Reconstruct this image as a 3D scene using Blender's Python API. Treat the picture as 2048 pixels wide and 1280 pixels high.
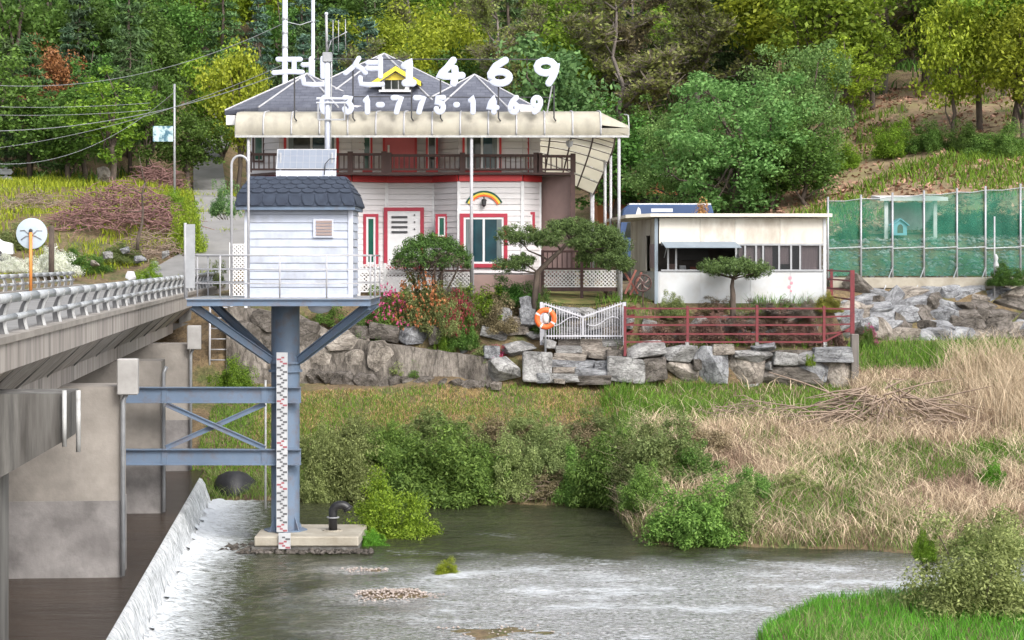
import bpy, bmesh, math, random
import numpy as np
from mathutils import Vector, Matrix
for o in list(bpy.data.objects):
    bpy.data.objects.remove(o)
S = bpy.context.scene
COL = S.collection
# ------------------------------------------------------------------ camera, sky, sun, exposure
E = 6.9                      # eye height above the lower river level
F = 4040.0                   # focal length in pixels of a 2048 px wide picture
cam = bpy.data.cameras.new('camera')
camo = bpy.data.objects.new('camera', cam)
COL.objects.link(camo)
camo.location = (0, 0, E)
camo.rotation_euler = (math.radians(90), 0, 0)
cam.sensor_width = 36.0
cam.lens = 36.0 * F / 2048.0
cam.shift_y = -120.0 / 2048.0
cam.clip_start = 0.5
cam.clip_end = 3000
S.camera = camo
w = bpy.data.worlds.new('World')
S.world = w
w.use_nodes = True
wn = w.node_tree
wn.nodes.clear()
sky = wn.nodes.new('ShaderNodeTexSky')
sky.sky_type = 'NISHITA'
sky.sun_disc = False
SUN_EL, SUN_AZ = math.radians(41), math.radians(150)
sky.sun_elevation = SUN_EL
sky.sun_rotation = SUN_AZ
sky.dust_density = 4.0
sky.air_density = 1.0
hs = wn.nodes.new('ShaderNodeHueSaturation')
hs.inputs['Saturation'].default_value = 0.32
bg = wn.nodes.new('ShaderNodeBackground')
bg.inputs['Strength'].default_value = 0.15
wo = wn.nodes.new('ShaderNodeOutputWorld')
wn.links.new(sky.outputs[0], hs.inputs['Color'])
wn.links.new(hs.outputs[0], bg.inputs['Color'])
wn.links.new(bg.outputs[0], wo.inputs['Surface'])
sd = bpy.data.lights.new('sun', 'SUN')
sd.energy = 1.05
sd.angle = math.radians(18)
sd.color = (1.0, 0.96, 0.9)
so = bpy.data.objects.new('sun', sd)
COL.objects.link(so)
dv = Vector((math.sin(SUN_AZ) * math.cos(SUN_EL), math.cos(SUN_AZ) * math.cos(SUN_EL), math.sin(SUN_EL)))
so.rotation_euler = dv.to_track_quat('Z', 'Y').to_euler()
so.location = dv * 200
S.view_settings.view_transform = 'Standard'
S.view_settings.look = 'None'
S.view_settings.gamma = 1.0
S.view_settings.exposure = 0.97
# ------------------------------------------------------------------ helpers
rng = np.random.default_rng(7)
random.seed(7)
def XX(px, Y): return (px - 1024.0) / F * Y
def ZZ(py, Y): return E - (py - 520.0) / F * Y
def W(px, py, Y): return Vector((XX(px, Y), Y, ZZ(py, Y)))
BS, BC = math.sin(math.radians(5.29)), math.cos(math.radians(5.29))
def B(u, v, z):                 # bridge frame: u metres along the bridge, v metres to its left
    return Vector((-u * BS - v * BC, u * BC - v * BS, z))
ORIG = {}
class MB:
    def __init__(s): s.v = []; s.f = []
    def add(s, vs, fs):
        n = len(s.v); s.v += [tuple(p) for p in vs]
        s.f += [tuple(i + n for i in f) for f in fs]; return s
    def hexa(s, p):             # 8 corners: bottom loop 0-3, top loop 4-7
        return s.add(p, [(3, 2, 1, 0), (4, 5, 6, 7), (0, 1, 5, 4), (1, 2, 6, 5), (2, 3, 7, 6), (3, 0, 4, 7)])
    def box(s, x0, x1, y0, y1, z0, z1):
        return s.hexa([(x0, y0, z0), (x1, y0, z0), (x1, y1, z0), (x0, y1, z0), (x0, y0, z1), (x1, y0, z1), (x1, y1, z1), (x0, y1, z1)])
    def bbox(s, u0, u1, v0, v1, z0, z1):      # box in bridge frame
        return s.hexa([B(u0, v1, z0), B(u0, v0, z0), B(u1, v0, z0), B(u1, v1, z0), B(u0, v1, z1), B(u0, v0, z1), B(u1, v0, z1), B(u1, v1, z1)])
    def beam(s, a, b, wd, h, up=(0, 0, 1)):   # rectangular bar from a to b
        a, b = Vector(a), Vector(b); d = (b - a).normalized(); up = Vector(up)
        sd_ = d.cross(up)
        if sd_.length < 1e-4: sd_ = d.cross(Vector((1, 0, 0)))
        sd_.normalize(); u2 = sd_.cross(d)
        sd_ *= wd / 2; u2 *= h / 2
        return s.hexa([a - sd_ - u2, a + sd_ - u2, b + sd_ - u2, b - sd_ - u2, a - sd_ + u2, a + sd_ + u2, b + sd_ + u2, b - sd_ + u2])
    def tube(s, pts, r, n=8, cap=True):
        pts = [Vector(p) for p in pts]; m = len(pts)
        rs = r if isinstance(r, (list, tuple)) else [r] * m
        rings = []; prev = None
        for i, p in enumerate(pts):
            d = (pts[min(i + 1, m - 1)] - pts[max(i - 1, 0)]).normalized()
            if prev is None:
                a = d.cross(Vector((0, 0, 1)))
                if a.length < 1e-3: a = d.cross(Vector((0, 1, 0)))
            else:
                a = prev - d * prev.dot(d)
            a.normalize(); prev = a; b = d.cross(a)
            rings.append([p + (a * math.cos(2 * math.pi * k / n) + b * math.sin(2 * math.pi * k / n)) * rs[i] for k in range(n)])
        vs = [q for r_ in rings for q in r_]; fs = []
        for i in range(m - 1):
            for k in range(n):
                k2 = (k + 1) % n
                fs.append((i * n + k, i * n + k2, (i + 1) * n + k2, (i + 1) * n + k))
        if cap:
            fs.append(tuple(range(n - 1, -1, -1))); fs.append(tuple((m - 1) * n + k for k in range(n)))
        return s.add(vs, fs)
    def cyl(s, x, y, z0, z1, r, n=16): return s.tube([(x, y, z0), (x, y, z1)], r, n)
    def prism(s, poly, off):    # polygon of 3-D points extruded by vector off
        n = len(poly); off = Vector(off)
        vs = [Vector(p) for p in poly] + [Vector(p) + off for p in poly]
        fs = [tuple(range(n - 1, -1, -1)), tuple(range(n, 2 * n))] + [(i, (i + 1) % n, n + (i + 1) % n, n + i) for i in range(n)]
        return s.add(vs, fs)
    def lathe(s, c, prof, n=20, axis='Z'):
        c = Vector(c); vs = []; fs = []; m = len(prof)
        for r, h in prof:
            for k in range(n):
                a = 2 * math.pi * k / n
                if axis == 'Z': q = Vector((r * math.cos(a), r * math.sin(a), h))
                else: q = Vector((r * math.cos(a), h, r * math.sin(a)))
                vs.append(c + q)
        for i in range(m - 1):
            for k in range(n):
                fs.append((i * n + k, i * n + (k + 1) % n, (i + 1) * n + (k + 1) % n, (i + 1) * n + k))
        fs.append(tuple(range(n - 1, -1, -1))); fs.append(tuple((m - 1) * n + k for k in range(n)))
        return s.add(vs, fs)
def meta(o, label=None, cat=None, group=None, kind=None):
    if label: o['label'] = label
    if cat: o['category'] = cat
    if group: o['group'] = group
    if kind: o['kind'] = kind
    return o
def thing(name, loc, label, cat, group=None):
    o = bpy.data.objects.new(name, None)
    o.empty_display_size = 0.2
    COL.objects.link(o); o.location = Vector(loc)
    ORIG[o.name] = Vector(loc)
    return meta(o, label, cat, group)
def link(name, me, parent=None, loc=(0, 0, 0)):
    o = bpy.data.objects.new(name, me); COL.objects.link(o)
    if parent is not None:
        o.parent = parent; ORIG[o.name] = ORIG[parent.name]
    o.location = loc
    return o
def fixn(me):
    bm = bmesh.new(); bm.from_mesh(me)
    bmesh.ops.recalc_face_normals(bm, faces=bm.faces); bm.to_mesh(me); bm.free()
def obj(name, mb, mat, parent=None, smooth=False, bevel=0.0, angle=None):
    vs = [Vector(p) for p in mb.v]
    if parent is not None: og = ORIG[parent.name]
    else:
        a = np.array(mb.v)
        og = Vector(((a[:, 0].min() + a[:, 0].max()) / 2, (a[:, 1].min() + a[:, 1].max()) / 2, a[:, 2].min()))
    me = bpy.data.meshes.new(name)
    me.from_pydata([tuple(p - og) for p in vs], [], mb.f)
    fixn(me)
    if bevel > 0:
        bm = bmesh.new(); bm.from_mesh(me)
        bmesh.ops.bevel(bm, geom=[e for e in bm.edges if e.calc_face_angle(0) > 0.5], offset=bevel, segments=1, affect='EDGES', clamp_overlap=True)
        bm.to_mesh(me); bm.free()
    if smooth:
        me.polygons.foreach_set('use_smooth', [True] * len(me.polygons))
        if angle: me.set_sharp_from_angle(angle=math.radians(angle))
    me.materials.append(mat)
    o = link(name, me, parent)
    if parent is None:
        o.location = og; ORIG[o.name] = og
    return o
def copy_part(src, parent, loc, rot=(0, 0, 0), sc=(1, 1, 1)):
    c = src.copy(); COL.objects.link(c); c.parent = parent
    c.location = loc; c.rotation_euler = rot; c.scale = sc
    if parent is not None: ORIG[c.name] = ORIG[parent.name]
    return c
def fastmesh(name, V, Fc):                    # numpy arrays: V (n,3), Fc (m,4) or (m,3)
    me = bpy.data.meshes.new(name)
    n, m, k = len(V), len(Fc), Fc.shape[1]
    me.vertices.add(n); me.vertices.foreach_set('co', V.astype(np.float32).ravel())
    me.loops.add(m * k); me.loops.foreach_set('vertex_index', Fc.astype(np.int32).ravel())
    me.polygons.add(m); me.polygons.foreach_set('loop_start', np.arange(0, m * k, k, dtype=np.int32))
    me.update(calc_edges=True)
    return me
# ------------------------------------------------------------------ materials
def _nodes(name):
    m = bpy.data.materials.new(name); m.use_nodes = True
    nt = m.node_tree; b = nt.nodes['Principled BSDF']
    return m, nt, b
def _coord(nt, scale=(1, 1, 1), world=False):
    if world:
        tc = nt.nodes.new('ShaderNodeNewGeometry'); src = tc.outputs['Position']
        mp = nt.nodes.new('ShaderNodeMapping'); mp.inputs['Scale'].default_value = scale
        nt.links.new(src, mp.inputs['Vector']); return mp.outputs[0]
    tc = nt.nodes.new('ShaderNodeTexCoord'); oi = nt.nodes.new('ShaderNodeObjectInfo')
    ml = nt.nodes.new('ShaderNodeMath'); ml.operation = 'MULTIPLY'; ml.inputs[1].default_value = 37.0
    nt.links.new(oi.outputs['Random'], ml.inputs[0])
    ad = nt.nodes.new('ShaderNodeVectorMath'); ad.operation = 'ADD'
    nt.links.new(tc.outputs['Object'], ad.inputs[0]); nt.links.new(ml.outputs[0], ad.inputs[1])
    mp = nt.nodes.new('ShaderNodeMapping'); mp.inputs['Scale'].default_value = scale
    nt.links.new(ad.outputs[0], mp.inputs['Vector']); return mp.outputs[0]
def _noise(nt, vec, scale, detail=4, rough=0.6):
    n = nt.nodes.new('ShaderNodeTexNoise'); n.inputs['Scale'].default_value = scale
    n.inputs['Detail'].default_value = detail; n.inputs['Roughness'].default_value = rough
    nt.links.new(vec, n.inputs['Vector']); return n.outputs[0]
def _ramp(nt, fac, stops):
    r = nt.nodes.new('ShaderNodeValToRGB'); e = r.color_ramp.elements
    while len(e) < len(stops): e.new(0.5)
    for i, (p, c) in enumerate(stops):
        e[i].position = p; e[i].color = (*c, 1) if len(c) == 3 else c
    nt.links.new(fac, r.inputs[0]); return r.outputs[0]
def _mix(nt, fac, a, b, mode='MIX'):
    m = nt.nodes.new('ShaderNodeMix'); m.data_type = 'RGBA'; m.blend_type = mode
    for s_, v in ((m.inputs[0], fac), (m.inputs[6], a), (m.inputs[7], b)):
        if isinstance(v, (int, float)): s_.default_value = v
        elif isinstance(v, tuple): s_.default_value = (*v, 1)
        else: nt.links.new(v, s_)
    return m.outputs[2]
def _bump(nt, b, h, strength=0.5, dist=0.02):
    bp = nt.nodes.new('ShaderNodeBump'); bp.inputs['Strength'].default_value = strength
    bp.inputs['Distance'].default_value = dist
    nt.links.new(h, bp.inputs['Height']); nt.links.new(bp.outputs[0], b.inputs['Normal'])
def dk(c, k): return tuple(min(1, x * k) for x in c)
def mat(name, c, c2=None, rough=0.7, scale=2.0, bump=0.0, bscale=25, metal=0.0, stretch=(1, 1, 1), stain=None, stain_amt=0.5, stain_scale=1.0, world=False, pos=(0.3, 0.7)):
    m, nt, b = _nodes(name)
    v = _coord(nt, stretch, world)
    c2 = c2 or dk(c, 0.78)
    col = _ramp(nt, _noise(nt, v, scale), [(pos[0], c2), (pos[1], c)])
    if stain:
        sf = _ramp(nt, _noise(nt, v, stain_scale, 6, 0.65), [(0.48, (0, 0, 0)), (0.68, (stain_amt,) * 3)])
        col = _mix(nt, sf, col, stain)
    nt.links.new(col, b.inputs['Base Color'])
    b.inputs['Roughness'].default_value = rough; b.inputs['Metallic'].default_value = metal
    if bump > 0: _bump(nt, b, _noise(nt, v, bscale, 5, 0.65), bump, 0.02)
    return m
def leafmat(name, c, c2, trans=0.3, rough=0.55, var=0.5):
    m, nt, b = _nodes(name)
    g = nt.nodes.new('ShaderNodeNewGeometry'); oi = nt.nodes.new('ShaderNodeObjectInfo')
    col = _ramp(nt, g.outputs['Random Per Island'], [(0.0, c2), (0.75, c), (1.0, dk(c, 1.35))])
    mr = nt.nodes.new('ShaderNodeMapRange'); mr.inputs['To Min'].default_value = 1 - var * 0.5; mr.inputs['To Max'].default_value = 1 + var * 0.4
    nt.links.new(oi.outputs['Random'], mr.inputs[0])
    h = nt.nodes.new('ShaderNodeHueSaturation'); nt.links.new(col, h.inputs['Color']); nt.links.new(mr.outputs[0], h.inputs['Value'])
    mh = nt.nodes.new('ShaderNodeMapRange'); mh.inputs['To Min'].default_value = 0.485; mh.inputs['To Max'].default_value = 0.512
    ml = nt.nodes.new('ShaderNodeMath'); ml.operation = 'MULTIPLY'; ml.inputs[1].default_value = 7.31
    fr = nt.nodes.new('ShaderNodeMath'); fr.operation = 'FRACT'
    nt.links.new(oi.outputs['Random'], ml.inputs[0]); nt.links.new(ml.outputs[0], fr.inputs[0]); nt.links.new(fr.outputs[0], mh.inputs[0])
    nt.links.new(mh.outputs[0], h.inputs['Hue'])
    nt.links.new(h.outputs[0], b.inputs['Base Color']); b.inputs['Roughness'].default_value = rough
    b.inputs['Specular IOR Level'].default_value = 0.25
    tr = nt.nodes.new('ShaderNodeBsdfTranslucent'); nt.links.new(h.outputs[0], tr.inputs['Color'])
    mx = nt.nodes.new('ShaderNodeMixShader'); mx.inputs[0].default_value = trans
    nt.links.new(b.outputs[0], mx.inputs[1]); nt.links.new(tr.outputs[0], mx.inputs[2])
    nt.links.new(mx.outputs[0], nt.nodes['Material Output'].inputs['Surface'])
    return m
K = {}
K['concrete'] = mat('concrete', (0.34, 0.31, 0.28), (0.22, 0.20, 0.18), 0.85, 1.2, 0.35, 14, stain=(0.12, 0.11, 0.10), stain_amt=0.55, stain_scale=0.5)
K['concrete_streaked'] = mat('concrete_streaked', (0.42, 0.385, 0.355), (0.26, 0.23, 0.21), 0.9, 3.0, 0.4, 10, stretch=(1.4, 1.4, 0.12), stain=(0.09, 0.08, 0.075), stain_amt=0.6, stain_scale=2.2)
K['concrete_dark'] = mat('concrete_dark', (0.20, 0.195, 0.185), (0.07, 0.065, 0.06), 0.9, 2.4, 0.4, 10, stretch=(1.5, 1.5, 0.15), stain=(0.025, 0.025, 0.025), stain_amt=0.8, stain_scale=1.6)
K['plinth'] = mat('plinth_concrete', (0.42, 0.39, 0.33), (0.27, 0.24, 0.19), 0.9, 2, 0.4, 16)
K['asphalt'] = mat('road_concrete', (0.25, 0.245, 0.24), (0.18, 0.176, 0.172), 0.9, 0.8, 0.2, 30)
K['galv'] = mat('galvanised_rail', (0.50, 0.52, 0.54), (0.36, 0.38, 0.40), 0.42, 6, 0.05, 40, metal=0.25)
K['rail_post'] = mat('rail_post_paint', (0.52, 0.53, 0.53), (0.30, 0.30, 0.30), 0.55, 5, 0.1, 40)
K['blue_steel'] = mat('blue_grey_steel', (0.145, 0.20, 0.285), (0.11, 0.155, 0.225), 0.5, 1.5, 0.04, 30, stain=(0.13, 0.085, 0.065), stain_amt=0.5, stain_scale=3.0)
K['steel_white'] = mat('painted_rail', (0.42, 0.42, 0.44), (0.33, 0.33, 0.35), 0.45, 6)
K['hut_white'] = mat('hut_siding_paint', (0.47, 0.51, 0.61), (0.41, 0.45, 0.54), 0.55, 1.5, 0.05, 30, stretch=(1, 1, 0.6), stain=(0.25, 0.25, 0.26), stain_amt=0.55, stain_scale=1.4)
K['hut_trim'] = mat('hut_trim_paint', (0.60, 0.63, 0.72), (0.52, 0.55, 0.64), 0.45, 2)
K['shingle'] = mat('slate_blue_shingle', (0.042, 0.056, 0.085), (0.022, 0.03, 0.05), 0.9, 4, 0.6, 120)
K['brown_grille'] = mat('grille_brown', (0.34, 0.26, 0.24), None, 0.6, 4)
K['grey_metal'] = mat('grey_metal', (0.40, 0.41, 0.43), (0.30, 0.31, 0.33), 0.4, 4, metal=0.3)
K['dark_metal'] = mat('dark_metal', (0.05, 0.05, 0.055), None, 0.5, 4)
K['house_white'] = mat('house_siding_paint', (0.68, 0.66, 0.67), (0.60, 0.58, 0.59), 0.6, 1.0, 0.06, 20, stretch=(0.6, 0.6, 3), stain=(0.42, 0.40, 0.39), stain_amt=0.4, stain_scale=1.1)
K['white'] = mat('white_paint', (0.70, 0.70, 0.71), (0.60, 0.60, 0.61), 0.5, 3)
K['red'] = mat('red_trim_paint', (0.55, 0.035, 0.035), (0.45, 0.03, 0.035), 0.5, 3)
K['crimson'] = mat('crimson_trim_paint', (0.38, 0.024, 0.05), (0.31, 0.02, 0.042), 0.5, 3)
K['pink_door'] = mat('pink_red_door', (0.60, 0.13, 0.14), (0.52, 0.11, 0.12), 0.5, 2)
K['rail_brown'] = mat('dark_brown_rail', (0.075, 0.035, 0.03), (0.045, 0.022, 0.02), 0.6, 5)
K['brown_wall'] = mat('mauve_brown_board', (0.32, 0.22, 0.20), (0.26, 0.18, 0.165), 0.7, 2)
K['green_glass'] = mat('green_pane', (0.012, 0.10, 0.065), (0.008, 0.05, 0.035), 0.12, 1.5)
K['teal_glass'] = mat('teal_pane', (0.012, 0.055, 0.07), (0.006, 0.022, 0.032), 0.08, 1.2)
K['dark_glass'] = mat('dark_pane', (0.03, 0.035, 0.03), (0.012, 0.014, 0.012), 0.1, 1.5)
K['cream'] = mat('cream_awning_sheet', (0.80, 0.77, 0.68), (0.70, 0.67, 0.58), 0.6, 1.2, 0.05, 10, stain=(0.42, 0.39, 0.34), stain_amt=0.5, stain_scale=1.4, stretch=(1, 1, 0.6))
K['seam'] = mat('awning_seam', (0.82, 0.80, 0.76), None, 0.6, 3)
K['letter'] = mat('letter_white', (0.55, 0.59, 0.72), (0.48, 0.52, 0.64), 0.5, 2)
K['yellow'] = mat('yellow_paint', (0.80, 0.62, 0.06), (0.72, 0.54, 0.05), 0.5, 3)
K['roof_slate'] = mat('roof_slate', (0.105, 0.115, 0.15), (0.06, 0.066, 0.09), 0.85, 3, 0.5, 30)
K['lattice'] = mat('lattice_white', (0.76, 0.75, 0.75), None, 0.6, 3)
K['kiosk_white'] = mat('kiosk_panel_white', (0.58, 0.60, 0.62), (0.50, 0.52, 0.54), 0.55, 0.8, stain=(0.40, 0.37, 0.33), stain_amt=0.45, stain_scale=0.9)
K['kiosk_beige'] = mat('kiosk_panel_beige', (0.66, 0.63, 0.57), (0.58, 0.55, 0.49), 0.6, 1.0, stain=(0.36, 0.30, 0.24), stain_amt=0.65, stain_scale=1.3, stretch=(1.2, 1, 0.5))
K['kiosk_roof'] = mat('kiosk_roof_edge', (0.72, 0.68, 0.60), (0.60, 0.56, 0.49), 0.6, 2)
K['kiosk_awning'] = mat('grey_blue_awning', (0.24, 0.29, 0.34), (0.19, 0.235, 0.28), 0.5, 2)
K['curtain'] = mat('mauve_curtain', (0.42, 0.33, 0.34), (0.30, 0.22, 0.24), 0.8, 6, stretch=(6, 6, 0.3))
K['interior'] = mat('interior_dark', (0.13, 0.11, 0.10), (0.07, 0.06, 0.056), 0.9, 2)
K['granite'] = mat('granite', (0.46, 0.455, 0.45), (0.20, 0.195, 0.19), 0.9, 3.2, 1.0, 6, stain=(0.10, 0.095, 0.09), stain_amt=0.75, stain_scale=2.4)
K['granite_warm'] = mat('granite_warm', (0.42, 0.37, 0.325), (0.19, 0.165, 0.14), 0.9, 3.2, 1.0, 6, stain=(0.09, 0.08, 0.07), stain_amt=0.75, stain_scale=2.4)
K['granite_dark'] = mat('granite_dark', (0.20, 0.175, 0.155), (0.09, 0.078, 0.07), 0.9, 1.8, 0.9, 7, stain=(0.05, 0.045, 0.04), stain_amt=0.7, stain_scale=1.2)
K['granite_blue'] = mat('granite_blue', (0.34, 0.345, 0.365), (0.15, 0.153, 0.165), 0.9, 3.0, 1.0, 5, stain=(0.07, 0.07, 0.075), stain_amt=0.85, stain_scale=2.2)
K['retaining'] = mat('retaining_concrete', (0.36, 0.315, 0.27), (0.13, 0.11, 0.095), 0.95, 2.6, 1.0, 5, stain=(0.06, 0.052, 0.046), stain_amt=0.9, stain_scale=1.7, stretch=(1.3, 1.3, 0.5))
K['fence_red'] = mat('red_fence_paint', (0.20, 0.026, 0.034), (0.11, 0.018, 0.024), 0.6, 5)
K['gate_white'] = mat('gate_white', (0.54, 0.54, 0.58), (0.44, 0.44, 0.48), 0.5, 5)
K['orange'] = mat('life_ring_orange', (0.85, 0.15, 0.03), (0.75, 0.12, 0.025), 0.5, 3)
K['orange_post'] = mat('orange_post', (0.72, 0.27, 0.06), (0.6, 0.22, 0.05), 0.5, 4)
K['mirror_back'] = mat('mirror_back', (0.46, 0.54, 0.62), (0.38, 0.45, 0.52), 0.5, 3)
K['black_rubber'] = mat('black_pipe', (0.012, 0.012, 0.014), (0.02, 0.02, 0.022), 0.42, 8, 0.1, 30)
K['tarp'] = mat('black_tarp', (0.03, 0.031, 0.035), (0.015, 0.015, 0.017), 0.55, 3, 0.8, 6)
K['wood_post'] = mat('weathered_post', (0.20, 0.18, 0.165), (0.12, 0.11, 0.10), 0.9, 3, 0.4, 20, stretch=(3, 3, 0.5))
K['bark'] = mat('bark', (0.13, 0.10, 0.08), (0.06, 0.046, 0.038), 0.95, 5, 0.6, 20, stretch=(1, 1, 0.4))
K['bark_grey'] = mat('bark_grey', (0.22, 0.19, 0.17), (0.12, 0.10, 0.09), 0.95, 5, 0.6, 20, stretch=(1, 1, 0.4))
K['twig'] = mat('dead_twig', (0.34, 0.26, 0.20), (0.20, 0.145, 0.11), 0.95, 8)
K['twig_red'] = mat('red_brown_twig', (0.30, 0.17, 0.155), (0.17, 0.09, 0.085), 0.95, 8)
K['orange_wall'] = mat('terracotta_wall', (0.50, 0.19, 0.085), (0.40, 0.15, 0.07), 0.8, 1.5)
K['blue_car'] = mat('blue_vehicle_paint', (0.05, 0.09, 0.20), (0.04, 0.075, 0.17), 0.3, 1)
K['white_car'] = mat('white_vehicle_paint', (0.78, 0.79, 0.80), None, 0.3, 1)
K['kennel'] = mat('pale_blue_kennel', (0.22, 0.50, 0.62), (0.18, 0.42, 0.53), 0.6, 2)
K['signboard'] = mat('small_sign_face', (0.45, 0.60, 0.62), (0.05, 0.14, 0.20), 0.5, 2.2, pos=(0.44, 0.56))
K['solar'] = mat('solar_cell', (0.22, 0.25, 0.31), (0.18, 0.21, 0.27), 0.6, 2)
K['rust'] = mat('rust_brown_wood', (0.24, 0.085, 0.06), (0.15, 0.05, 0.04), 0.8, 5)
K['drain_grey'] = mat('drain_box_grey', (0.38, 0.37, 0.36), (0.28, 0.27, 0.26), 0.7, 3)
K['web_grey'] = mat('post_web', (0.16, 0.16, 0.165), None, 0.7, 3)
K['curtain_grey'] = mat('net_curtain', (0.16, 0.19, 0.19), (0.08, 0.10, 0.10), 0.3, 6, stretch=(8, 8, .3))
K['mark_red'] = mat('gauge_red', (0.34, 0.10, 0.12), None, 0.6, 3)
K['gauge_board'] = mat('gauge_board', (0.52, 0.53, 0.55), (0.40, 0.41, 0.43), 0.5, 3)
K['mark_grey'] = mat('gauge_mark', (0.12, 0.12, 0.13), None, 0.6, 3)
K['seam_grey'] = mat('hip_cap_grey', (0.50, 0.50, 0.52), None, 0.6, 3)
K['concrete_wet'] = mat('pier_base_concrete', (0.27, 0.255, 0.25), (0.15, 0.14, 0.138), 0.85, 1.6, 0.5, 12, stain=(0.085, 0.08, 0.078), stain_amt=0.7, stain_scale=0.9)
K['bunting'] = mat('bag_white', (0.42, 0.43, 0.44), None, 0.6, 3)
m_, nt_, b_ = _nodes('clear_pane'); b_.inputs['Base Color'].default_value = (.05, .055, .06, 1); b_.inputs['Roughness'].default_value = .06
tp_ = nt_.nodes.new('ShaderNodeBsdfTransparent'); mx_ = nt_.nodes.new('ShaderNodeMixShader'); mx_.inputs[0].default_value = .35
nt_.links.new(tp_.outputs[0], mx_.inputs[1]); nt_.links.new(b_.outputs[0], mx_.inputs[2]); nt_.links.new(mx_.outputs[0], nt_.nodes['Material Output'].inputs['Surface'])
K['pane_clear'] = m_
K['sticker'] = mat('pink_sticker', (.75, .30, .36), None, .6, 4)

def translucent(name, amt):
    nt = K[name].node_tree; b = nt.nodes['Principled BSDF']
    tr = nt.nodes.new('ShaderNodeBsdfTranslucent'); mx = nt.nodes.new('ShaderNodeMixShader'); mx.inputs[0].default_value = amt
    nt.links.new(b.inputs['Base Color'].links[0].from_socket, tr.inputs['Color'])
    nt.links.new(b.outputs[0], mx.inputs[1]); nt.links.new(tr.outputs[0], mx.inputs[2])
    nt.links.new(mx.outputs[0], nt.nodes['Material Output'].inputs['Surface'])
translucent('cream', 0.58)

def rockmat(name, hi, lo, dark, world=False, stretch=(1, 1, 1), sc=1.0):
    m, nt, b = _nodes(name); v = _coord(nt, stretch, world)
    n1 = _noise(nt, v, 2.2 * sc, 8, .7); n2 = _noise(nt, v, 13 * sc, 6, .75)
    col = _ramp(nt, n1, [(.32, dark), (.46, lo), (.62, hi)])
    col = _mix(nt, 1.0, col, _ramp(nt, n2, [(.28, (.42,) * 3), (.5, (.95,) * 3), (.72, (1.3,) * 3)]), 'MULTIPLY')
    vo = nt.nodes.new('ShaderNodeTexVoronoi'); vo.feature = 'DISTANCE_TO_EDGE'; vo.inputs['Scale'].default_value = 1.7 * sc
    wp = nt.nodes.new('ShaderNodeMix'); wp.data_type = 'VECTOR'; wp.inputs[0].default_value = .35
    ns = nt.nodes.new('ShaderNodeTexNoise'); ns.inputs['Scale'].default_value = 3 * sc; nt.links.new(v, ns.inputs['Vector'])
    nt.links.new(v, wp.inputs[4]); nt.links.new(ns.outputs['Color'], wp.inputs[5]); nt.links.new(wp.outputs[1], vo.inputs['Vector'])
    ck = _ramp(nt, vo.outputs['Distance'], [(.0, (.35,) * 3), (.035, (1, 1, 1))])
    col = _mix(nt, .8, col, ck, 'MULTIPLY')
    nt.links.new(col, b.inputs['Base Color']); b.inputs['Roughness'].default_value = .95; b.inputs['Specular IOR Level'].default_value = .2
    ad = nt.nodes.new('ShaderNodeMath'); ad.operation = 'MULTIPLY_ADD'; ad.inputs[1].default_value = .5
    nt.links.new(n2, ad.inputs[0]); nt.links.new(n1, ad.inputs[2])
    _bump(nt, b, ad.outputs[0], 1.0, .14)
    return m
K['granite'] = rockmat('granite', (.50, .495, .49), (.30, .295, .29), (.13, .128, .125))
K['granite_warm'] = rockmat('granite_warm', (.49, .44, .39), (.30, .265, .23), (.12, .105, .09))
K['granite_blue'] = rockmat('granite_blue', (.42, .43, .45), (.24, .245, .26), (.09, .09, .097))
K['granite_dark'] = rockmat('granite_dark', (.24, .215, .195), (.13, .115, .10), (.05, .045, .04))
K['retaining'] = rockmat('retaining_concrete', (.33, .295, .26), (.17, .15, .13), (.055, .048, .042), True, (1.2, 1.2, .45), .7)
K['cream_side'] = mat('canopy_sheet', (0.86, 0.83, 0.74), (0.78, 0.75, 0.66), 0.6, 1.2)
translucent('cream_side', 0.7)
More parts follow.
